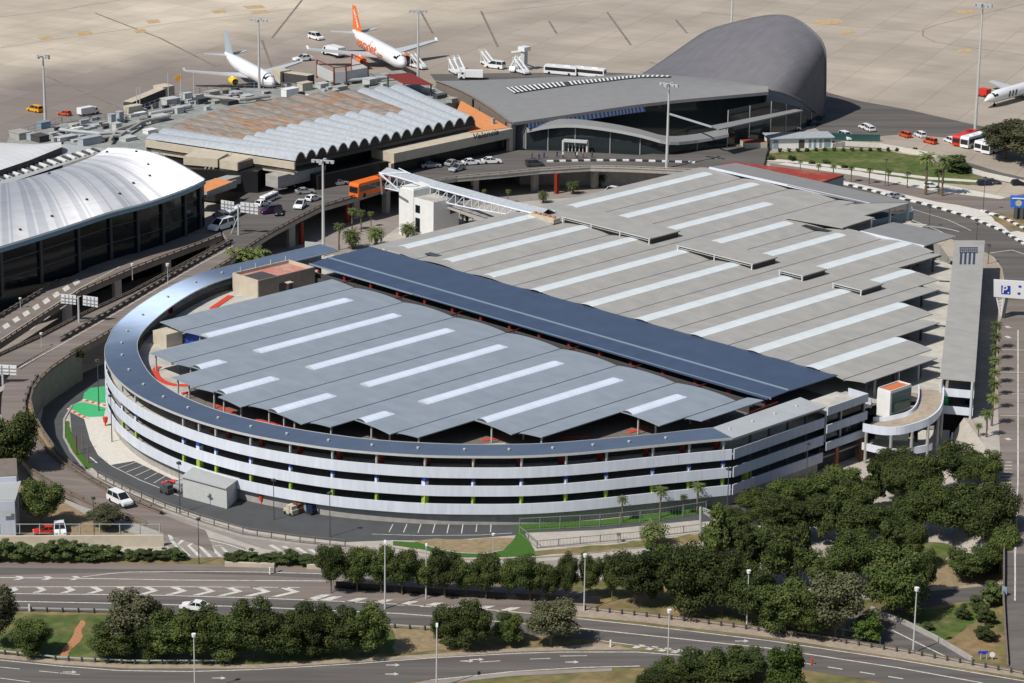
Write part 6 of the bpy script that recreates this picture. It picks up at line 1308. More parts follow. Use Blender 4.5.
# parking totem at the right edge
pt = P(1000.5, 318, 5); t = thing('parking_sign', 'big white parking sign on a leaning lattice mast, blue square with a white P', 'sign', pt)
A = pt; B = Vector((pt.x+CR.x, pt.y+CR.y, pt.z)); c = [PV(993.8, 279.5, A, B), PV(1046, 282.5, A, B), PV(1046, 300.5, A, B), PV(993.8, 296.5, A, B)]; n = Vector((-CF.x, -CF.y, 0)).normalized(); nn = n*0.25
b = MB(); b.add([v+nn for v in c]+[v-nn for v in c], [(0, 1, 2, 3), (7, 6, 5, 4), (0, 4, 5, 1), (1, 5, 6, 2), (2, 6, 7, 3), (3, 7, 4, 0)]); b.build('panel', 'signwhite', t)
cc = [PV(x, y, A, B)+n*0.3 for x, y in ((1001, 285), (1010.2, 285.5), (1010.2, 294), (1001, 293.5))]; b = MB(); b.add(cc, [(3, 2, 1, 0)]); b.build('blue_square', 'signblue', t)
rt = (c[1]-c[0]).normalized(); up = Vector((0, 0, 1))
put_text('letter', 'P.', 2.2, (cc[0]+cc[2])/2+n*0.08, rt, up, 'signwhite', t)
for x, y in ((1019.5, 286), (1018.5, 293)):
    k = [PV(x+a, y+b_, A, B)+n*0.32 for a, b_ in ((-1.2, -1), (1.6, -0.9), (1.6, 1.1), (-1.2, 1))]; b = MB(); b.add(k, [(3, 2, 1, 0)]); b.build('small_mark', 'signblue', t)
b = MB(); a0, a1, a2_ = PV(996.5, 297, A, B), PV(1003, 297.3, A, B), PV(1000.8, 318, A, B)
b.beam(a0, a2_, 0.25); b.beam(a1, a2_, 0.25)
for i in range(7): b.beam(a0.lerp(a2_, i/7), a1.lerp(a2_, (i+.6)/7), 0.12); b.beam(a1.lerp(a2_, i/7), a0.lerp(a2_, (i+.6)/7), 0.12)
b.build('lattice_mast', 'signwhite', t)
b = MB(); b.beam(PV(1007, 297.5, A, B), PV(1003, 318, A, B), 0.5); b.build('rear_strut', 'darksteel', t)
# blue information board
pb = P(1019, 219, 5); t = thing('information_board', 'bright blue information board on a post at the right edge beyond the ring road', 'sign', pb); A = pb; B = Vector((pb.x+CR.x, pb.y+CR.y, 5))
c = [PV(x, y, A, B) for x, y in ((1010.5, 195.3), (1034, 196), (1034, 208), (1010.5, 207.2))]; nn = n*0.2
b = MB(); b.add([v+nn for v in c]+[v-nn for v in c], [(0, 1, 2, 3), (7, 6, 5, 4), (0, 4, 5, 1), (1, 5, 6, 2), (2, 6, 7, 3), (3, 7, 4, 0)]); b.build('panel', 'blue_sign_face' if 'blue_sign_face' in MT else mat('blue_sign_face', (0.03, 0.16, 0.62), 0.5), t)
b = MB(); c2_ = PV(1018.5, 203, A, B)+n*0.25; b.tube(c2_, c2_+n*0.05, 0.75, 0.75, 14); b.build('emblem', 'cream', t)
b = MB(); b.beam(PV(1012, 198, A, B)+n*0.25, PV(1030, 198.6, A, B)+n*0.25, 0.25, 0.25); b.build('title_bar', 'signwhite', t)
for x in (1017, 1023): b = MB(); v = PV(x, 208, A, B); b.box(v.x-.5, v.x+.5, v.y-.5, v.y+.5, 5, v.z); b.build('post', 'darksteel', t)
# direction arrow and round sign by the overpass
p = P(984, 660, 0); t = thing('direction_sign', 'small blue arrow sign pointing left in front of the overpass ramp', 'sign', p); A = p; B = Vector((p.x+CR.x, p.y+CR.y, 0))
b = MB(); b.add([PV(x, y, A, B) for x, y in ((977.5, 652.5), (980.5, 650), (980.5, 651), (988, 651), (988, 654.5), (980.5, 654.2), (980.5, 655.3))], [(6, 5, 4, 3, 2, 1, 0)]); b.build('panel', 'signblue', t)
for x in (981, 987): MB().tube((PV(x, 655, A, B).x, PV(x, 655, A, B).y, 0), PV(x, 653, A, B), 0.06, 0.06, 5).build('post', 'galv', t)
p = P(992.3, 660, 0); t = thing('round_sign', 'small round white sign right of the blue arrow sign', 'sign', p); v = PV(992.3, 654.5, p, p+Vector((CR.x, CR.y, 0))); MB().tube(v, v+n*0.06, 0.42, 0.42, 12).build('disc', 'signwhite', t); MB().tube(p, v, 0.06, 0.06, 5).build('post', 'galv', t)
p = P(1004.5, 602, 3.8); t = thing('round_sign', 'blue notice plate fixed low on the overpass rail', 'sign', p); v = PV(1004.3, 594.5, p, p+Vector((CR.x, CR.y, 0))); MB().beam(v, v+Vector((0, 0, 1.3)), 0.9, 0.1).build('plate', 'bluegrey', t); MB().tube(p, v, 0.06, 0.06, 5).build('post', 'galv', t)
# small red totems before the car park
for i, (x, y, h, l) in enumerate(((105.5, 426, 8, 'red totem sign on pale paving under the curved wall'), (261.5, 504, 9, 'red totem sign on the yard before the curved wall'), (749.5, 504, 7, 'red totem sign near the shaded flank among the trees'))):
    p = P(x, y, 0); t = thing('totem_sign', l, 'sign', p, 'red totem signs'); b = MB(); b.tube(p, p+Vector((0, 0, 0.7)), 0.15, 0.15, 6); b.tube(p+Vector((0, 0, 0.7)), p+Vector((0, 0, 1.7)), 0.35, 0.5, 8); b.build('body', 'redpaint', t)
# hydrants / posts / people
def person(x, y, z, m1, m2, label, group=None, h=1.72):
    p = P(x, y, z); b = MB(); k = h/1.72; sr = random.Random(int(x*10+y)); a = sr.uniform(-1, 1); ca, sa = math.cos(a), math.sin(a)
    def L(dx, dy, dz): return (p.x+(dx*ca-dy*sa)*k, p.y+(dx*sa+dy*ca)*k, p.z+dz*k)
    t = thing('person', label, 'person', p, group)
    b.path_tube([L(0.10, 0.1, 0.0), L(0.10, 0.03, 0.45), L(0.09, 0, 0.88)], [0.06, 0.075, 0.10], 6); b.path_tube([L(-0.10, -0.12, 0.0), L(-0.10, 0.0, 0.45), L(-0.09, 0, 0.88)], [0.06, 0.075, 0.10], 6)
    b.path_tube([L(0, 0, 0.84), L(0, 0, 1.05), L(0, 0, 1.35), L(0, 0, 1.46), L(0, 0, 1.52)], [0.15, 0.14, 0.18, 0.10, 0.06], 8)
    for s_ in (-1, 1): b.path_tube([L(s_*0.18, 0, 1.40), L(s_*0.24, 0.02, 1.12), L(s_*0.23, 0.10*s_, 0.86)], [0.055, 0.045, 0.035], 6)
    b.path_tube([L(0, 0, 1.50), L(0, 0.02, 1.58), L(0, 0.01, 1.68), L(0, 0, 1.74)], [0.06, 0.10, 0.10, 0.04], 8)
    o = b.build('body', [m1, m2], t)
    for f in o.data.polygons:
        zc = sum(o.data.vertices[v].co.z for v in f.vertices)/len(f.vertices)
        f.material_index = 1 if zc < 0.9*k else 0
    return t
GP_ = 'people outside the modern terminal'
for i, (x, y, a, c) in enumerate(((532, 158.5, 'black', 'navy'), (539, 159.5, 'navy', 'black'), (544, 158, 'bluepaint', 'navy'), (557, 157, 'darksteel', 'navy'), (563, 158, 'white', 'navy'), (575.5, 157, 'black', 'darksteel'), (577, 158.5, 'white', 'black'), (583, 158, 'red', 'navy'), (592, 157.5, 'darksteel', 'black'))):
    person(x, y, 6, a, c, 'standing person, %s from the left outside the glass entrance hall' % ORD[i], GP_)
person(413, 160, 6, 'white', 'navy', 'person in a pale top walking on the shaded forecourt'); person(275, 572.5, 0.06, 'darksteel', 'navy', 'person standing on the striped road left of the median pines', None, 1.8)
# fences and walls
def fence(pts, z, h, label, m='galv', step=3.0, mesh=True):
    q = [P(x, y, z) for x, y in pts]; b = MB()
    t = thing('fence', label, 'fence', q[0])
    for i in range(len(q)-1):
        b.beam(q[i]+Vector((0, 0, h)), q[i+1]+Vector((0, 0, h)), 0.09); b.beam(q[i]+Vector((0, 0, 0.15)), q[i+1]+Vector((0, 0, 0.15)), 0.06)
        d = q[i+1]-q[i]; n_ = max(1, int(d.length/0.55))
        if mesh:
            for j in range(n_): w = q[i]+d*(j/n_); b.beam(w+Vector((0, 0, .15)), w+Vector((0, 0, h)), 0.022)
    b.build('mesh_panel', m, t)
    for i in range(len(q)-1):
        d = q[i+1]-q[i]; n_ = max(1, int(d.length/step))
        for j in range(n_+(i == len(q)-2)): w = q[i]+d*(j/n_); MB().beam(w, w+Vector((0, 0, h+0.1)), 0.13).build('post', m, t)
    return t
fence([(520, 534), (537, 548.5), (580, 544.5), (640, 539), (705, 531)], 0, 1.3, 'pale metal fence round the lot before the car park', 'fencegrey')
fence([(520, 531), (600, 527), (660, 521), (706, 514)], 0, 2.2, 'grey fence between lawn strip and fenced lot', 'fencegrey')
fence([(98, 478), (130, 494), (165, 509), (200, 521.5), (243, 534.5), (300, 543), (345, 547)], 0, 1.3, 'grey railing along the lane in front of the yard', 'roadrail', 2.5, False)
fence([(-40, 534), (0, 534), (80, 534), (160, 534)], 1.8, 1.7, 'grey wire fence on top of the cream wall', 'steel', 3, False)
fence([(768, 624), (800, 629), (843, 637), (880, 646)], 0, 1.3, 'blue-grey guard rail behind the sandy shoulder', 'bluegrey', 2.5, False)
b = MB(); b.wall([P(-60, 547, 0), P(0, 547, 0), P(164, 546, 0)], 0.5, 1.9); tag(b.build('boundary_wall', 'cream'), 'long cream boundary wall behind the oleander hedge', 'wall')
tag(MB().wall([P(225, 566, 0), P(275, 567.5, 0)], 0.6, 0.7).build('barrier', 'cream'), 'long low cream concrete barrier behind the upper road', 'barrier')
tag(MB().wall([P(307, 568.5, 0), P(321, 569, 0)], 0.6, 0.7).build('barrier', 'cream'), 'short low cream concrete barrier left of the median pines', 'barrier')
def postrow(pts, z, n_, h, name, label, m1='shoulder', m2='darksteel'):
    q = [P(x, y, z) for x, y in pts]; L = [0]
    for i in range(len(q)-1): L.append(L[-1]+(q[i+1]-q[i]).length)
    c = MB(); t = thing(name, label, 'guard rail', q[0])
    for k in range(n_):
        s = L[-1]*k/(n_-1); i = max(j for j in range(len(L)-1) if L[j] <= s); w = q[i].lerp(q[i+1], min(1, (s-L[i])/(L[i+1]-L[i]))); MB().box(w.x-.13, w.x+.13, w.y-.13, w.y+.13, z, z+h).build('post', m2, t)
    for i in range(len(q)-1): c.beam(q[i]+Vector((0, 0, h*.8)), q[i+1]+Vector((0, 0, h*.8)), 0.06, 0.2)
    c.build('rail', m1, t)
postrow([(585, 610), (640, 616), (700, 623), (768, 632), (843, 643), (900, 652), (960, 663), (1024, 675)], 0.06, 36, 0.75, 'guard_rail', 'low guard rail with dark posts along the sandy shoulder at lower right', 'roadrail')
postrow([(-20, 652), (0, 654), (60, 660.5), (130, 664), (230, 664)], 0.06, 20, 0.7, 'guard_rail', 'low guard rail with dark posts above the slip road at lower left', 'steel')
postrow([(0, 610.5), (60, 612), (110, 613)], 0.05, 8, 0.7, 'guard_rail', 'low guard rail above the grass verge at lower left', 'steel')
postrow([(380, 627), (400, 628.5), (440, 631)], 0.05, 5, 0.7, 'guard_rail', 'short guard rail on the verge between the pine clumps', 'steel')
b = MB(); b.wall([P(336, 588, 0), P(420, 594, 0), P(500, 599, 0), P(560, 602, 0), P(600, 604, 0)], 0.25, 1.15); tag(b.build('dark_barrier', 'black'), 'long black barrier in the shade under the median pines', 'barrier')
for i, (x, y) in enumerate(((29.5, 611), (578+32.5, 647), (270, 574), (811.5, 665))):
    p = P(x, y, 0.06); tag(MB().tube(p, p+Vector((0, 0, 1.1)), 0.14, 0.14, 8).build('marker_post', 'redpaint' if i == 3 else 'signwhite'), ['white marker post by the rail at lower left', 'white marker post at the tip of the hatched gore', 'white marker post on the upper striped road', 'red marker post on the lower motorway edge'][i], 'marker post')
# arched bridge lattice by the fenced lot
p = P(703, 532, 0); t = thing('gantry_sign', 'grey lattice gantry arm standing on two posts beside the fenced lot', 'gantry', p); A = p; B = Vector((p.x+CR.x, p.y+CR.y, 0))
b = MB(); b.tube((P(700.5, 536, 0)), PV(700.5, 507, P(700.5, 536, 0), P(700.5, 536, 0)+Vector((CR.x, CR.y, 0))), 0.2); b.tube(P(727, 540, 0), PV(725, 523, A, B), 0.2); b.build('post', 'steel', t)
b = MB(); u = [PV(x, y, A, B) for x, y in ((703, 508), (710, 511), (718, 516), (724, 523), (727, 532))]; l = [PV(x, y, A, B) for x, y in ((704, 513), (709, 516), (715, 521), (720, 527), (723, 534))]
b.path_tube(u, [.16]*5, 5); b.path_tube(l, [.16]*5, 5)
for i in range(4): b.beam(u[i], l[i+1], 0.14); b.beam(l[i], u[i+1], 0.14); b.beam(u[i], l[i], 0.14)
b.build('lattice_arm', 'steel', t)
for i, (x, y) in enumerate(((77, 455), (82.5, 450), (88, 463))):
    p = P(x, y, 0); tag(MB().tube(p, p+Vector((0, 0, 3.6)), 0.12, 0.1, 6).build('bollard_post', 'brown' if i else 'redbeam'), 'thin %s post standing by the planted strip' % ('red', 'brown', 'dark brown')[i], 'post')
# ================================================================ vehicles
def side_extrude(prof, w, m=0, mb=None, taper=0.0, z_t=None):
    """extrude a side profile (x,z) across y; points above z_t are pulled in by taper"""
    b = mb or MB(); n = len(prof)
    def yy(z): return w/2-(taper if z_t is not None and z > z_t else 0)
    vs = [(x, -yy(z), z) for x, z in prof]+[(x, yy(z), z) for x, z in prof]
    b.add(vs, [tuple(range(n)), tuple(range(n, 2*n))[::-1]]+[(i, n+i, n+(i+1) % n, (i+1) % n) for i in range(n)], m); return b
def wheels(t, xs, w, r=0.32, dual=0.22):
    for x in xs:
        for s_ in (-1, 1): MB().tube((x, s_*(w/2-0.20), r), (x, s_*(w/2+0.015), r), r, r, 10).build('wheel', 'tyre', t)
def car_proto(kind, body='whitepaint'):
    t = thing('parked_car', 'x', 'car'); 
    if kind == 'hatch':
        L = 4.1; bp_ = [(-2.0, .35), (-2.03, .75), (-1.95, .92), (0.95, .90), (1.85, .72), (2.03, .50), (2.03, .30), (-1.9, .25)]
        cp = [(-1.92, .91), (-1.55, 1.40), (-0.1, 1.46), (0.95, .90)]; rp_ = [(-1.50, 1.405), (-0.12, 1.465), (-0.05, 1.49), (-1.45, 1.44)]
    elif kind == 'sedan':
        L = 4.5; bp_ = [(-2.2, .35), (-2.25, .80), (-2.1, .93), (-1.4, .95), (0.85, .92), (2.05, .74), (2.25, .50), (2.25, .30), (-2.1, .25)]
        cp = [(-1.75, .93), (-1.1, 1.36), (0.05, 1.42), (0.95, .91)]; rp_ = [(-1.05, 1.37), (0.03, 1.425), (0.1, 1.45), (-1.0, 1.41)]
    else:   # minivan
        L = 5.0; bp_ = [(-2.45, .35), (-2.5, .9), (-2.46, 1.15), (1.5, 1.10), (2.35, .88), (2.5, .55), (2.5, .30), (-2.4, .25)]
        cp = [(-2.44, 1.14), (-2.3, 1.82), (0.55, 1.88), (1.55, 1.09)]; rp_ = [(-2.28, 1.83), (0.5, 1.89), (0.62, 1.93), (-2.2, 1.90)]
    w = 1.76 if kind != 'van' else 1.9
    side_extrude(bp_, w).build('body', body, t)
    side_extrude(cp, w-0.08, 0, None, 0.14, 1.2 if kind != 'van' else 1.5).build('window', 'carglass', t)
    b = side_extrude(rp_, w-0.36); 
    xs = [cp[1][0], (cp[1][0]+cp[2][0])/2+0.1, cp[2][0]]
    for x, x2 in ((cp[0][0]+0.06, cp[1][0]), (xs[1], xs[1]), (cp[3][0]-0.05, cp[2][0])):
        for s_ in (-1, 1): b.beam((x, s_*(w/2-0.045), cp[0][1]), (x2, s_*(w/2-0.165), cp[1][1]+0.03), 0.09, 0.06)
    b.build('roof', body, t)
    wheels(t, (-L*0.30, L*0.31), w)
    for s_ in (-1, 1): MB().box(L/2-0.10, L/2+0.012, s_*0.62-0.16, s_*0.62+0.16, .58, .70).build('headlight', 'signwhite', t)
    t['_used'] = 0; return t
def bus_proto(L=11.5, w=2.5, h=3.1, body='whitepaint', band='carglass', roofm='whitepaint'):
    t = thing('coach', 'x', 'bus'); side_extrude([(-L/2, .35), (-L/2, h-0.15), (-L/2+.25, h), (L/2-.3, h), (L/2-0.02, h-0.5), (L/2, .9), (L/2, .35)], w).build('body', body, t)
    b = MB()
    for s_ in (-1, 1): b.box(-L/2+0.3, L/2-0.5, s_*w/2-0.01, s_*w/2+0.02, 1.35, h-0.65) if s_ > 0 else b.box(-L/2+0.3, L/2-0.5, -w/2-0.02, -w/2+0.01, 1.35, h-0.65)
    b.box(L/2-0.02, L/2+0.03, -w/2+.15, w/2-.15, 1.1, h-0.75); b.box(-L/2-0.03, -L/2, -w/2+.3, w/2-.3, 1.5, h-.6); b.build('window', band, t)
    MB().box(-L*.3, -L*.1, -.6, .6, h, h+.22).build('roof_unit', roofm, t); MB().box(L*.15, L*.25, -.5, .5, h, h+.15).build('roof_unit', roofm, t)
    wheels(t, (-L*0.28, L*0.33), w, 0.48); t['_used'] = 0; return t
def truck_proto():
    t = thing('service_truck', 'x', 'truck'); side_extrude([(1.4, .4), (1.4, 2.1), (2.3, 2.1), (2.8, 1.3), (3.2, 1.2), (3.2, .4)], 2.0).build('cab', 'whitepaint', t)
    b = side_extrude([(2.32, 2.0), (2.78, 1.32), (2.84, 1.32), (2.4, 2.02)], 1.7); b.box(1.7, 2.3, -1.02, 1.02, 1.4, 1.95); b.build('window', 'carglass', t)
    b = MB(); b.box(-3.2, 1.3, -1.05, 1.05, .7, 2.4); b.build('box_body', 'whitepaint', t); b = MB(); b.box(-3.2, 3.0, -.5, .5, .45, .7); b.build('chassis', 'darksteel', t)
    wheels(t, (-2.2, 2.3), 2.0, 0.42); t['_used'] = 0; return t
def stairs_proto():
    t = thing('passenger_stairs', 'x', 'stairs truck'); b = MB(); b.box(-3.4, 3.4, -.9, .9, .5, .95); b.build('chassis', 'whitepaint', t)
    side_extrude([(2.0, .95), (2.0, 1.9), (2.8, 1.9), (3.3, 1.2), (3.4, .95)], 1.8).build('cab', 'whitepaint', t)
    b = MB(); n = 14
    for i in range(n): x = 2.4-i*0.38; z = 1.0+i*0.20; b.box(x-0.38, x, -.75, .75, z, z+0.1)
    b.box(-4.4, -2.9, -.85, .85, 3.7, 3.8); b.build('steps', 'galv', t)
    b = MB()
    for s_ in (-1, 1):
        b.beam((2.4, s_*.8, 1.9), (-2.9, s_*.8, 4.7), 0.1); b.beam((2.4, s_*.8, 1.45), (-2.9, s_*.8, 4.25), 0.5, 0.05); b.beam((-2.9, s_*.8, 4.7), (-4.4, s_*.8, 4.7), .1)
        for i in range(6): x = 2.4-i*1.06; b.beam((x, s_*.8, 1.0+i*.56), (x, s_*.8, 1.9+i*.56), .07)
        b.beam((-4.3, s_*.8, 3.8), (-4.3, s_*.8, 4.7), .07); b.beam((-3.2, s_*.7, .9), (-3.2, s_*.7, 3.7), .14); b.beam((0, s_*.7, .9), (-3, s_*.7, 3.5), .12)
    b.build('handrail', 'whitepaint', t); wheels(t, (-2.4, 2.3), 1.8, .38); t['_used'] = 0; return t
VP = {'hatch': car_proto('hatch'), 'sedan': car_proto('sedan'), 'van': car_proto('van'), 'bus': bus_proto(), 'truck': truck_proto(), 'stairs': stairs_proto()}
REM = {}
def vehicle(kind, x0, y0, x1, y1, z, label, cat, name, colour='whitepaint', group=None, scale=1.0, length=None):
    """rear pixel (x0,y0) to front pixel (x1,y1) on the ground; sits midway"""
    a, c = P(x0, y0, z), P(x1, y1, z); p = (a+c)/2; h = math.atan2(c.y-a.y, c.x-a.x); pr = VP[kind]; swap = None
    if colour != 'whitepaint':
        swap = {}
        for ch in pr.children:
            if any(mm == MT['whitepaint'] for mm in ch.data.materials):
                k = (kind, colour, ch.name.split('.')[0])
                if k not in REM: REM[k] = remat(ch.data, 'whitepaint', colour)
                swap[ch.name.split('.')[0]] = REM[k]
    if not pr['_used'] and not swap: pr['_used'] = 1; pr.location = p; pr.rotation_euler = (0, 0, h); pr.scale = (scale,)*3; pr['label'] = label; pr['category'] = cat; pr.name = name; o = pr
    else: o = dup(pr, p, h, label, group, scale, cat, swap); o.name = name
    if group: o['group'] = group
    return o
GF = 'cars stopped on the terminal forecourt'
V = vehicle
# forecourt and viaduct
V('sedan', 482, 163.5, 501, 163, 6.0, 'white estate car parked at the right end of the forecourt line', 'car', 'parked_car', 'whitepaint', GF, 1.1)
V('sedan', 463, 165, 480, 164, 6.0, 'silver-white car second from the right in the forecourt line', 'car', 'parked_car', 'whitepaint', GF, 1.05)
V('sedan', 447, 167, 459, 163.5, 6.0, 'pale car behind the dark-roofed one in the forecourt line', 'car', 'parked_car', 'silver', GF, 1.05)
V('hatch', 465, 168.5, 449, 173, 6.0, 'silver car standing out in the lane in front of the forecourt line', 'car', 'parked_car', 'silver', GF, 1.1)
V('sedan', 422, 168, 439, 167, 6.0, 'white car at the left end of the forecourt line, in shade', 'car', 'parked_car', 'silver', GF, 1.1)
V('van', 525, 166.5, 544, 165.5, 6.03, 'dark grey people carrier driving past the entrance hall', 'car', 'moving_car', 'darksteel', GF, 0.9)
V('hatch', 304, 204, 296, 211, 6.0, 'white hatchback driving alone on the sunlit forecourt road', 'car', 'moving_car', 'whitepaint', GF, 1.15)
V('van', 279, 212, 263, 214, 6.0, 'plum people carrier on the forecourt beside a black car', 'car', 'parked_car', 'purple', GF, 1.0)
V('hatch', 276, 210.5, 280, 218.5, 6.0, 'small black car on the forecourt in front of the plum carrier', 'car', 'parked_car', 'black', GF, 1.0)
V('sedan', 298, 194, 312, 193, 6.0, 'grey-white car in shade near the lower wall of the middle terminal', 'car', 'parked_car', 'silver', GF, 1.0)
V('hatch', 308, 202, 319, 199, 6.0, 'white car in shade at the forecourt edge by the lower wall', 'car', 'parked_car', 'whitepaint', GF, 1.0)
V('sedan', 330, 186, 347, 184, 6.0, 'grey car in deep shade left of the orange bus', 'car', 'parked_car', 'silver', GF, 1.05)
V('hatch', 258, 207, 268, 204, 6.0, 'pinkish white car between the sign gantry and the plum carrier', 'car', 'parked_car', 'whitepaint', GF)
V('bus', 228, 219.5, 240, 213.5, 6.0, 'white-roofed shuttle bus behind the minibus on the forecourt', 'bus', 'shuttle_bus', 'whitepaint', None, 0.62)
V('van', 232, 226, 211, 232, 6.0, 'white minibus with an amber front stripe beside the viaduct junction', 'minibus', 'minibus', 'whitepaint', None, 1.3)
V('bus', 276, 198, 262, 204, 6.0, 'small white shuttle bus turning by the lower wall', 'bus', 'shuttle_bus', 'whitepaint', None, 0.55)
ob = V('bus', 388, 188.5, 356, 197.5, 6.0, 'orange city bus waiting beside the footbridge mast', 'bus', 'city_bus', 'orange', None, 1.15)
# left amber stripe on the minibus omitted body parts stay white
V('hatch', 618, 192, 604, 197.5, 0.05, 'small white car on the lower street between two palms', 'car', 'moving_car', 'whitepaint', None, 1.3)
for i, (x, y, c) in enumerate(((590, 178, 'darksteel'), (606, 177.5, 'silver'), (622, 177, 'black'), (640, 177, 'whitepaint'), (656, 176, 'silver'))):
    V('sedan', x-7, y+0.6, x+6, y-0.6, 0.06, '%s car, %s from the left in the shade under the curved road' % ({'darksteel': 'dark', 'silver': 'grey', 'black': 'black', 'whitepaint': 'white'}[c], ORD[i]), 'car', 'parked_car', c, 'cars in the shade under the curved road')
V('van', 108, 497, 132, 509, 1.0, 'white people carrier driving down the ramp road at the left', 'van', 'moving_van', 'whitepaint', None, 1.05)
V('sedan', 208, 611, 182, 608, 0.08, 'white car with a dark bonnet on the lower motorway', 'car', 'moving_car', 'whitepaint', None, 1.0)
V('hatch', 59, 528, 60.5, 537, 0.05, 'white hatchback parked nose-on in the left yard', 'car', 'parked_car', 'whitepaint', None, 1.1)
V('hatch', 51, 533, 38, 534, 0.05, 'red car half hidden in the left yard', 'car', 'parked_car', 'red', None, 0.9)
V('hatch', 177, 488, 164, 484, 0.05, 'small red buggy parked at the end of the marked bays', 'car', 'parked_car', 'red', None, 0.75)
V('hatch', 968, 402, 968.8, 414, 5.03, 'blue-silver hatchback parked beside the palm row', 'car', 'parked_car', 'bluegrey', None, 1.0)
bpy.data.objects[-1] if False else None
V('sedan', 889, 199, 903, 197, 5.03, 'silver car passing on the ring road behind the striped kerb', 'car', 'moving_car', 'silver', None, 0.95)
for x, y, c, l in ((994, 184, 'darksteel', 'dark car on the side road under the lawn end'), (985, 185, 'navy', 'navy car in the shade on the side road'), (1019, 185, 'black', 'black car at the right edge of the side road'), (932, 187.5, 'whitepaint', 'small white car behind the tall palms')):
    V('hatch', x-6, y, x+5, y-0.3, 5.06, l, 'car', 'parked_car', c, None, 0.9)
V('hatch', 787, 131, 797, 130, 5.03, 'white car parked behind the service building near the shell foot', 'car', 'parked_car', 'whitepaint', None, 1.1)
V('sedan', 808, 126, 818, 124, 5.03, 'dark car in the shade of the shell foot', 'car', 'parked_car', 'navy', None, 1.0)
for i, (x, y, w, k, c, l) in enumerate(((905, 137, 5, 'van', 'orange', 'orange-red fire van parked on the apron edge'), (920, 137, 4, 'van', 'whitepaint', 'white box van right of the orange-red fire van'), (930, 143.5, 7, 'van', 'orange', 'orange-red fire van nearest the lawn wall'), (950, 142.5, 4.5, 'van', 'whitepaint', 'white van left of the red coach'), (869, 131, 4, 'hatch', 'whitepaint', 'small white utility car at the green mesh fence'))):
    V(k, x+w, y+1.5, x-w, y-2, 5.03, l, 'van', 'service_van', 'firered' if c == 'orange' else c, 'service vans on the apron edge', 0.8 if k == 'van' else 1.0)
V('bus', 973, 140, 957, 146, 5.03, 'red coach partly hidden behind the white coaches', 'bus', 'coach', 'red', 'coaches parked at the apron edge', 0.9)
V('bus', 992, 141, 961, 149.5, 5.03, 'white coach with open side facing the lawn, leftmost of the white ones', 'bus', 'coach', 'whitepaint', 'coaches parked at the apron edge', 1.0)
V('bus', 1003, 146, 977, 152, 5.03, 'white coach in the middle of the parked coaches', 'bus', 'coach', 'whitepaint', 'coaches parked at the apron edge', 0.9)
V('bus', 1010, 147, 984, 155, 5.03, 'white coach closest to the grey-green tree', 'bus', 'coach', 'whitepaint', 'coaches parked at the apron edge', 1.0)
V('bus', 578, 76, 544, 73, 5.03, 'long white apron bus behind the grey terminal roof', 'bus', 'coach', 'whitepaint', 'apron buses behind the grey roof', 0.85)
V('bus', 604, 78, 574, 75, 5.03, 'second white apron bus, half hidden by the grey roof', 'bus', 'coach', 'whitepaint', 'apron buses behind the grey roof', 0.85)
V('van', 42, 113, 28, 110, 5.03, 'amber yellow van beside the left floodlight mast', 'van', 'service_van', 'amber', None, 0.95)
V('hatch', 70, 116, 59, 114.5, 5.03, 'red tug car on the apron left of the tank truck', 'car', 'service_car', 'firered', None, 0.9)
V('truck', 80, 116.5, 97, 113.5, 5.03, 'white tank truck behind the service wing rail', 'truck', 'service_truck', 'whitepaint', None, 0.95)
V('van', 309, 37.5, 323, 41, 5.03, 'white van at the upper right of the white aircraft', 'van', 'service_van', 'whitepaint', None, 1.1)
V('sedan', 311, 60, 295, 61.5, 5.03, 'white pick-up style car beyond the white aircraft wing tip', 'car', 'service_car', 'whitepaint', None, 1.3)
V('truck', 345, 59, 322, 53, 5.03, 'long white catering truck under the left wing of the orange-tailed aircraft', 'truck', 'service_truck', 'whitepaint', None, 1.3)
GT = 'passenger stairs parked on the apron'
V('stairs', 446, 69, 463, 78, 5.03, 'passenger stairs, leftmost of the parked ones on the apron', 'stairs truck', 'passenger_stairs', 'whitepaint', GT, 0.88)
V('stairs', 451, 67, 468, 76.5, 5.03, 'passenger stairs tight behind the leftmost ones', 'stairs truck', 'passenger_stairs', 'whitepaint', GT, 0.88)
V('stairs', 477, 62, 499, 69, 5.03, 'passenger stairs standing apart near the low tanker', 'stairs truck', 'passenger_stairs', 'whitepaint', GT, 0.88)
V('stairs', 524, 66, 506, 76, 5.03, 'passenger stairs facing left near the tall white column', 'stairs truck', 'passenger_stairs', 'whitepaint', GT, 0.88)
V('stairs', 511, 70, 532, 77, 5.03, 'passenger stairs closest to the grey terminal roof', 'stairs truck', 'passenger_stairs', 'whitepaint', GT, 0.88)
V('stairs', 409, 66, 427, 71, 5.03, 'passenger stairs rolled up to the orange-tailed aircraft nose', 'stairs truck', 'passenger_stairs', 'whitepaint', GT, 0.88)
V('truck', 482, 79.5, 459, 79, 5.03, 'white service truck right below the parked passenger stairs', 'truck', 'service_truck', 'whitepaint', None, 1.1)
V('van', 501, 69, 489, 67.5, 5.03, 'low white tanker van beside the passenger stairs', 'van', 'service_van', 'whitepaint', None, 1.2)
V('van', 841, 137, 851, 141, 5.03, 'white luggage van against the green mesh fence', 'van', 'service_van', 'whitepaint', None, 1.0)
V('van', 868, 130, 862, 128, 5.03, 'white baggage tug by the fence gate', 'van', 'service_van', 'whitepaint', None, 0.8)
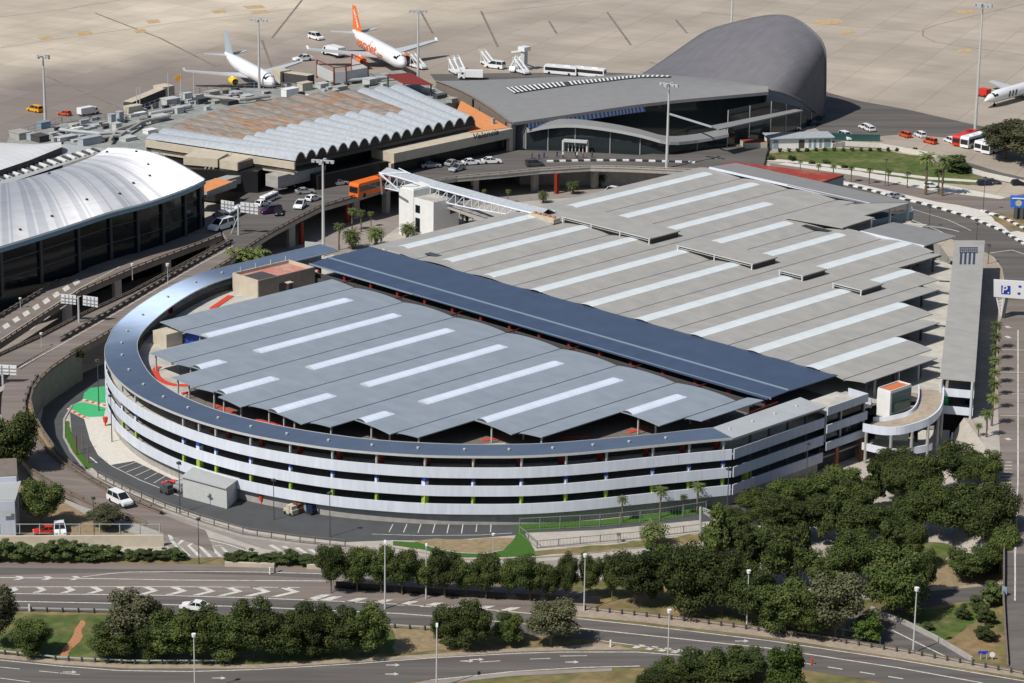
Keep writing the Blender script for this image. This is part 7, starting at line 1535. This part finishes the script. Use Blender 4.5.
p = P(524, 70, 5); t = thing('lifting_column', 'tall white lifting column among the parked passenger stairs', 'lift', p); b = MB(); b.beam(p, p+Vector((0, 0, 6)), 1.4); b.box(p.x-1.4, p.x+1.4, p.y-1.4, p.y+1.4, 5, 6); b.build('mast', 'galv', t); b = MB(); b.beam(p+Vector((0, 0, 5.6)), P(512, 52, 8), 0.5); b.box(p.x-1.3, p.x+1.3, p.y-1.3, p.y+1.3, 10.6, 11.8); b.build('arm', 'whitepaint', t)
# loose ground equipment on the garage yard
for i, (x, y, m_) in enumerate(((297, 512, 'rustcol'), (305, 511, 'bluegrey'), (311, 513, 'navy'), (318, 512, 'darksteel'), (291, 514, 'cream'), (167, 493, 'darksteel'), (180, 491, 'silver'), (184, 487, 'silver'))):
    p = P(x, y, 0.03); b = MB(); b.box(p.x-1.1, p.x+1.1, p.y-.7, p.y+.7, .2, 1.0); b.box(p.x-.5, p.x+.9, p.y-.6, p.y+.6, 1.0, 1.7); t = thing('work_machine', ['rust-orange', 'blue-grey', 'navy', 'dark grey', 'cream', 'dark', 'silver', 'pale'][i]+' work machine on the yard, '+('near the boundary lamps' if i < 5 else 'beside the red buggy'), 'machine', p, 'work machines on the yard'); b.build('body', m_, t); wheels_ = [MB().tube((p.x+dx, p.y+dy-.1, .3), (p.x+dx, p.y+dy+.1, .3), .3, .3, 8).build('wheel', 'tyre', t) for dx in (-.7, .7) for dy in (-.7, .7)]
# ================================================================ aircraft
def cockpit(xs, cz_, sq, spans, a_side, a_front):
    def skin(x, ang, s_):
        for (x0, d0, r0), (x1, d1, r1) in zip(xs, xs[1:]):
            if x0 <= x <= x1: k = (x-x0)/(x1-x0); r = r0+(r1-r0)*k+.05; dz = d0+(d1-d0)*k; break
        a = R(ang); return (x, s_*math.cos(a)*r, cz_+dz+math.sin(a)*r*sq)
    out = []
    for s_ in (-1, 1):
        b = MB()
        for (xa, xb), (lo, hi) in zip(spans, (a_side, a_front)):
            for q in range(3):
                g0, g1 = lo+(hi-lo)*q/3, lo+(hi-lo)*(q+1)/3; f = [skin(xa+0.12*q/3, g0, s_), skin(xb+.02, g0, s_), skin(xb+.02, g1, s_), skin(xa+.12*q/3, g1, s_)]
                b.add(f, [(0, 1, 2, 3) if s_ < 0 else (3, 2, 1, 0)])
        out.append(b)
    return out
def airliner(tail, nose, z, gz, name, label, body='whitepaint', fin='bluegrey', eng='yellow', Ln=37.6, winglet=None, text=None):
    A, Bn = P(*tail, z), P(*nose, z); L = (Bn-A).length; k = L/Ln; c = (A+Bn)/2; h = math.atan2(Bn.y-A.y, Bn.x-A.x)
    t = thing(name, label, 'airplane'); cz_ = (z-gz)/k
    b = MB(); xs = [(-18.8, 1.35, .25), (-17.5, 1.15, .55), (-14, .65, 1.15), (-10, .25, 1.7), (-6, 0, 1.97), (0, 0, 1.97), (8, 0, 1.97), (13.5, 0, 1.97), (15.5, -.08, 1.8), (17.2, -.25, 1.35), (18.3, -.42, .8), (18.8, -.5, .25)]
    b.path_tube([Vector((x, 0, cz_+dz)) for x, dz, r in xs], [r for _, _, r in xs], 16, squash=1.03); b.build('fuselage', body, t, smooth=True)
    b = MB(); b.path_tube([Vector((-3.5, 0, cz_-1.3)), Vector((-2, 0, cz_-1.6)), Vector((3, 0, cz_-1.6)), Vector((5, 0, cz_-1.3))], [.3, 1.2, 1.2, .3], 10, squash=0.6); b.build('belly_fairing', body, t, smooth=True)
    for s_ in (-1, 1):
        r0, r1_, t0, t1_ = (4.2, s_*1.7, cz_-1.2), (-2.6, s_*1.7, cz_-1.2), (-3.3, s_*17, cz_+0.3), (-4.9, s_*17, cz_+0.3); kx = (-2.4, s_*6.5, cz_-.75)
        b = MB(); up_ = Vector((0, 0, .28)); top = [Vector(r0), Vector(t0), Vector(t1_), Vector(kx), Vector(r1_)]
        if s_ > 0: top = top[::-1]
        bot = [q-up_ for q in top]; n = 5; b.add([q+Vector((0, 0, .05)) for q in top]+bot, [tuple(range(n))[::-1], tuple(range(n, 2*n))]+[(i, (i+1) % n, n+(i+1) % n, n+i) for i in range(n)])
        b.build('wing', 'bluegrey' if body == 'x' else 'wingpaint', t)
        b = MB(); b.beam((-3.6, s_*17, cz_+.2), (-4.5, s_*17.1, cz_+.9), 0.6, 0.12); b.build('winglet', winglet or body, t)
        b = MB(); e = Vector((3.2, s_*5.75, cz_-2.05)); b.path_tube([e+Vector((-2.3, 0, .1)), e+Vector((-1, 0, 0)), e+Vector((1.2, 0, 0)), e+Vector((1.9, 0, 0))], [.55, 1.0, 1.18, 1.0], 12); b.build('engine', eng, t, smooth=True)
        b = MB(); b.tube(e+Vector((1.88, 0, 0)), e+Vector((1.96, 0, 0)), .85, .85, 12); b.tube(e+Vector((-2.9, 0, .1)), e+Vector((-2.3, 0, .1)), .2, .5, 8); b.build('engine_intake', 'black', t)
        b = MB(); b.beam(e+Vector((-.8, 0, 1.0)), e+Vector((.6, 0, 1.0)), .3, .5); b.build('pylon', body, t)
        tl = [Vector((-14.6, s_*.5, cz_+1.2)), Vector((-17.4, s_*6.2, cz_+1.6)), Vector((-18.5, s_*6.2, cz_+1.6)), Vector((-17.8, s_*.5, cz_+1.2))]
        if s_ > 0: tl = tl[::-1]
        b = MB(); b.add(tl+[q-Vector((0, 0, .18)) for q in tl], [(3, 2, 1, 0), (4, 5, 6, 7)]+[(i, (i+1) % 4, 4+(i+1) % 4, 4+i) for i in range(4)]); b.build('tailplane', 'wingpaint', t)
        b = MB(); b.tube((-1.5, s_*3.6, 0), (-1.5, s_*3.6, cz_-1.2), .15, .15, 6); b.tube((-1.5, s_*3.6-.35, .55), (-1.5, s_*3.6+.35, .55), .55, .55, 12); b.build('main_gear', 'tyre', t)
    b = MB(); b.tube((14, 0, 0), (14, 0, cz_-1.6), .1, .1, 6); b.tube((14, -.25, .4), (14, .25, .4), .4, .4, 10); b.build('nose_gear', 'tyre', t)
    b = MB(); fp_ = [(-12.2, 1.6), (-16.9, 7.7), (-18.9, 7.7), (-18.2, 1.4)]; b = side_extrude([(x, cz_+zz) for x, zz in fp_], .32); b.build('tail_fin', fin, t)
    b = cockpit(xs, cz_, 1.03, [(15.5, 16.3), (16.3, 16.95)], (26, 46), (26, 84))
    for w_ in b: w_.build('cockpit_window', 'carglass', t)
    if text:
        for word, size, wid, cx, dz, col in text:
            me_ = put_text('lettering', word, size, (cx, -2.03, cz_+dz), (1, 0, 0), (0, 0.12, 1), col, t, wid)
            bm = bmesh.new(); bm.from_mesh(me_.data); bmesh.ops.triangulate(bm, faces=bm.faces); bmesh.ops.subdivide_edges(bm, edges=bm.edges, cuts=2); bm.to_mesh(me_.data); bm.free()
            for v in me_.data.vertices:
                z_ = v.co.z+dz; v.co.y = -math.sqrt(max(0.05, 2.08**2-min(4.2, z_*z_)))+2.03
    t.location = (c.x, c.y, gz); t.rotation_euler = (0, 0, h); t.scale = (k, k, k); return t
MT['wingpaint'] = mat('wing_paint', (0.50, 0.52, 0.54), 0.35)
airliner((225, 57), (273, 82.5), 9.6, 5, 'passenger_airplane', 'white passenger jet with a blue-grey tail fin and yellow engines', 'whitepaint', 'finpaint', 'yellow', winglet='wingpaint')
o_ = airliner((353, 35), (404, 62.5), 9.8, 5, 'passenger_airplane', 'white passenger jet with orange tail, orange engines and orange lettering', 'whitepaint', 'orange', 'orange', winglet='whitepaint', text=[('easyJet', 4.2, 14.5, -3.2, 0.1, 'orange'), ('.com', 1.6, 4.2, 6.6, -0.2, 'orange')])
cz_o = (9.8-5)/o_.scale[0]
me_ = put_text('fin_lettering', 'easyJet', 1.5, (-16.4, -0.2, cz_o+4.7), (-0.62, 0, 0.78), (-0.78, 0, -0.62), 'whitepaint', None, 5.2); me_.location = Vector((-16.0, -0.2, cz_o+4.6)); me_.parent = o_
# regional jet cut by the right edge
def regional():
    z = 8.3; A, Bn = P(1062, 76, z), P(985, 97, z); L = (Bn-A).length; k = L/26.8; c = (A+Bn)/2; h = math.atan2(Bn.y-A.y, Bn.x-A.x)
    t = thing('regional_airplane', 'slim white regional jet with dark strokes near its nose, cut by the right edge', 'airplane'); cz_ = (z-5)/k
    b = MB(); xs = [(-13.4, .6, .2), (-10, .3, .9), (-6, 0, 1.35), (6, 0, 1.35), (9.5, -.02, 1.3), (11.5, -.2, .95), (12.8, -.4, .45), (13.4, -.5, .1)]
    b.path_tube([Vector((x, 0, cz_+dz)) for x, dz, r in xs], [r for _, _, r in xs], 14); b.build('fuselage', 'whitepaint', t, smooth=True)
    for s_ in (-1, 1):
        tp = [Vector((2.0, s_*1.1, cz_-.9)), Vector((-2.2, s_*10.6, cz_-.3)), Vector((-3.4, s_*10.6, cz_-.3)), Vector((-2.4, s_*1.1, cz_-.9))]
        if s_ > 0: tp = tp[::-1]
        b = MB(); b.add(tp+[q-Vector((0, 0, .2)) for q in tp], [(3, 2, 1, 0), (4, 5, 6, 7)]+[(i, (i+1) % 4, 4+(i+1) % 4, 4+i) for i in range(4)]); b.build('wing', 'wingpaint', t)
        b = MB(); e = Vector((-6.5, s_*2.2, cz_+.5)); b.path_tube([e+Vector((-1.6, 0, 0)), e+Vector((1.5, 0, 0))], [.5, .72], 10); b.build('engine', 'darksteel', t)
        b = MB(); b.tube((-1, s_*2, 0), (-1, s_*2, cz_-1), .12, .12, 6); b.tube((-1, s_*2-.2, .4), (-1, s_*2+.2, .4), .4, .4, 10); b.build('main_gear', 'tyre', t)
    b = MB(); b.tube((10, 0, 0), (10, 0, cz_-1), .1, .1, 6); b.tube((10, -.2, .3), (10, .2, .3), .3, .3, 10); b.build('nose_gear', 'tyre', t)
    side_extrude([(-9.5, cz_+.9), (-12.6, cz_+5.2), (-14, cz_+5.2), (-13, cz_+.8)], .25).build('tail_fin', 'navy', t)
    b = cockpit(xs, cz_, 1.0, [(10.2, 10.9), (10.9, 11.4)], (24, 46), (24, 84))
    for w_ in b: w_.build('cockpit_window', 'carglass', t)
    for s_ in (1, -1):   # dark slanted strokes near the nose
        b = MB()
        for i in range(3): x = 4.4+i*1.1; b.add([(x, s_*1.375, cz_-.5), (x+.55, s_*1.375, cz_-.5), (x+.2, s_*1.30, cz_+.75), (x-.35, s_*1.30, cz_+.75)], [(0, 1, 2, 3) if s_ < 0 else (3, 2, 1, 0)])
        b.build('livery_strokes', 'darksteel', t)
    t.location = (c.x, c.y, 5); t.rotation_euler = (0, 0, h); t.scale = (k, k*.84, k*.84)
regional()
p = P(984, 96.5, 5); t = thing('ground_trailer', 'red ground power trailer at the nose of the regional jet', 'trailer', p); b = MB(); b.box(p.x-1.5, p.x+1.5, p.y-1.2, p.y+1.2, 5.4, 7.2); b.build('body', 'red', t)
for dx in (-1, 1): MB().tube((p.x+dx, p.y-1.25, 5.4), (p.x+dx, p.y-1.0, 5.4), .4, .4, 8).build('wheel', 'tyre', t)
for key in list(VP)+list(PROTO):     # prototypes nobody used
    t = VP.get(key) or PROTO.get(key)
    if not t['_used']:
        for ch in list(t.children): bpy.data.objects.remove(ch)
        bpy.data.objects.remove(t)
for o in bpy.data.objects:
    for k in ('_o', '_used'):
        if k in o: del o[k]

for o in bpy.data.objects:
    l = o.get('label')
    if l and len(l.split()) > 16: print('LONGLABEL', l)
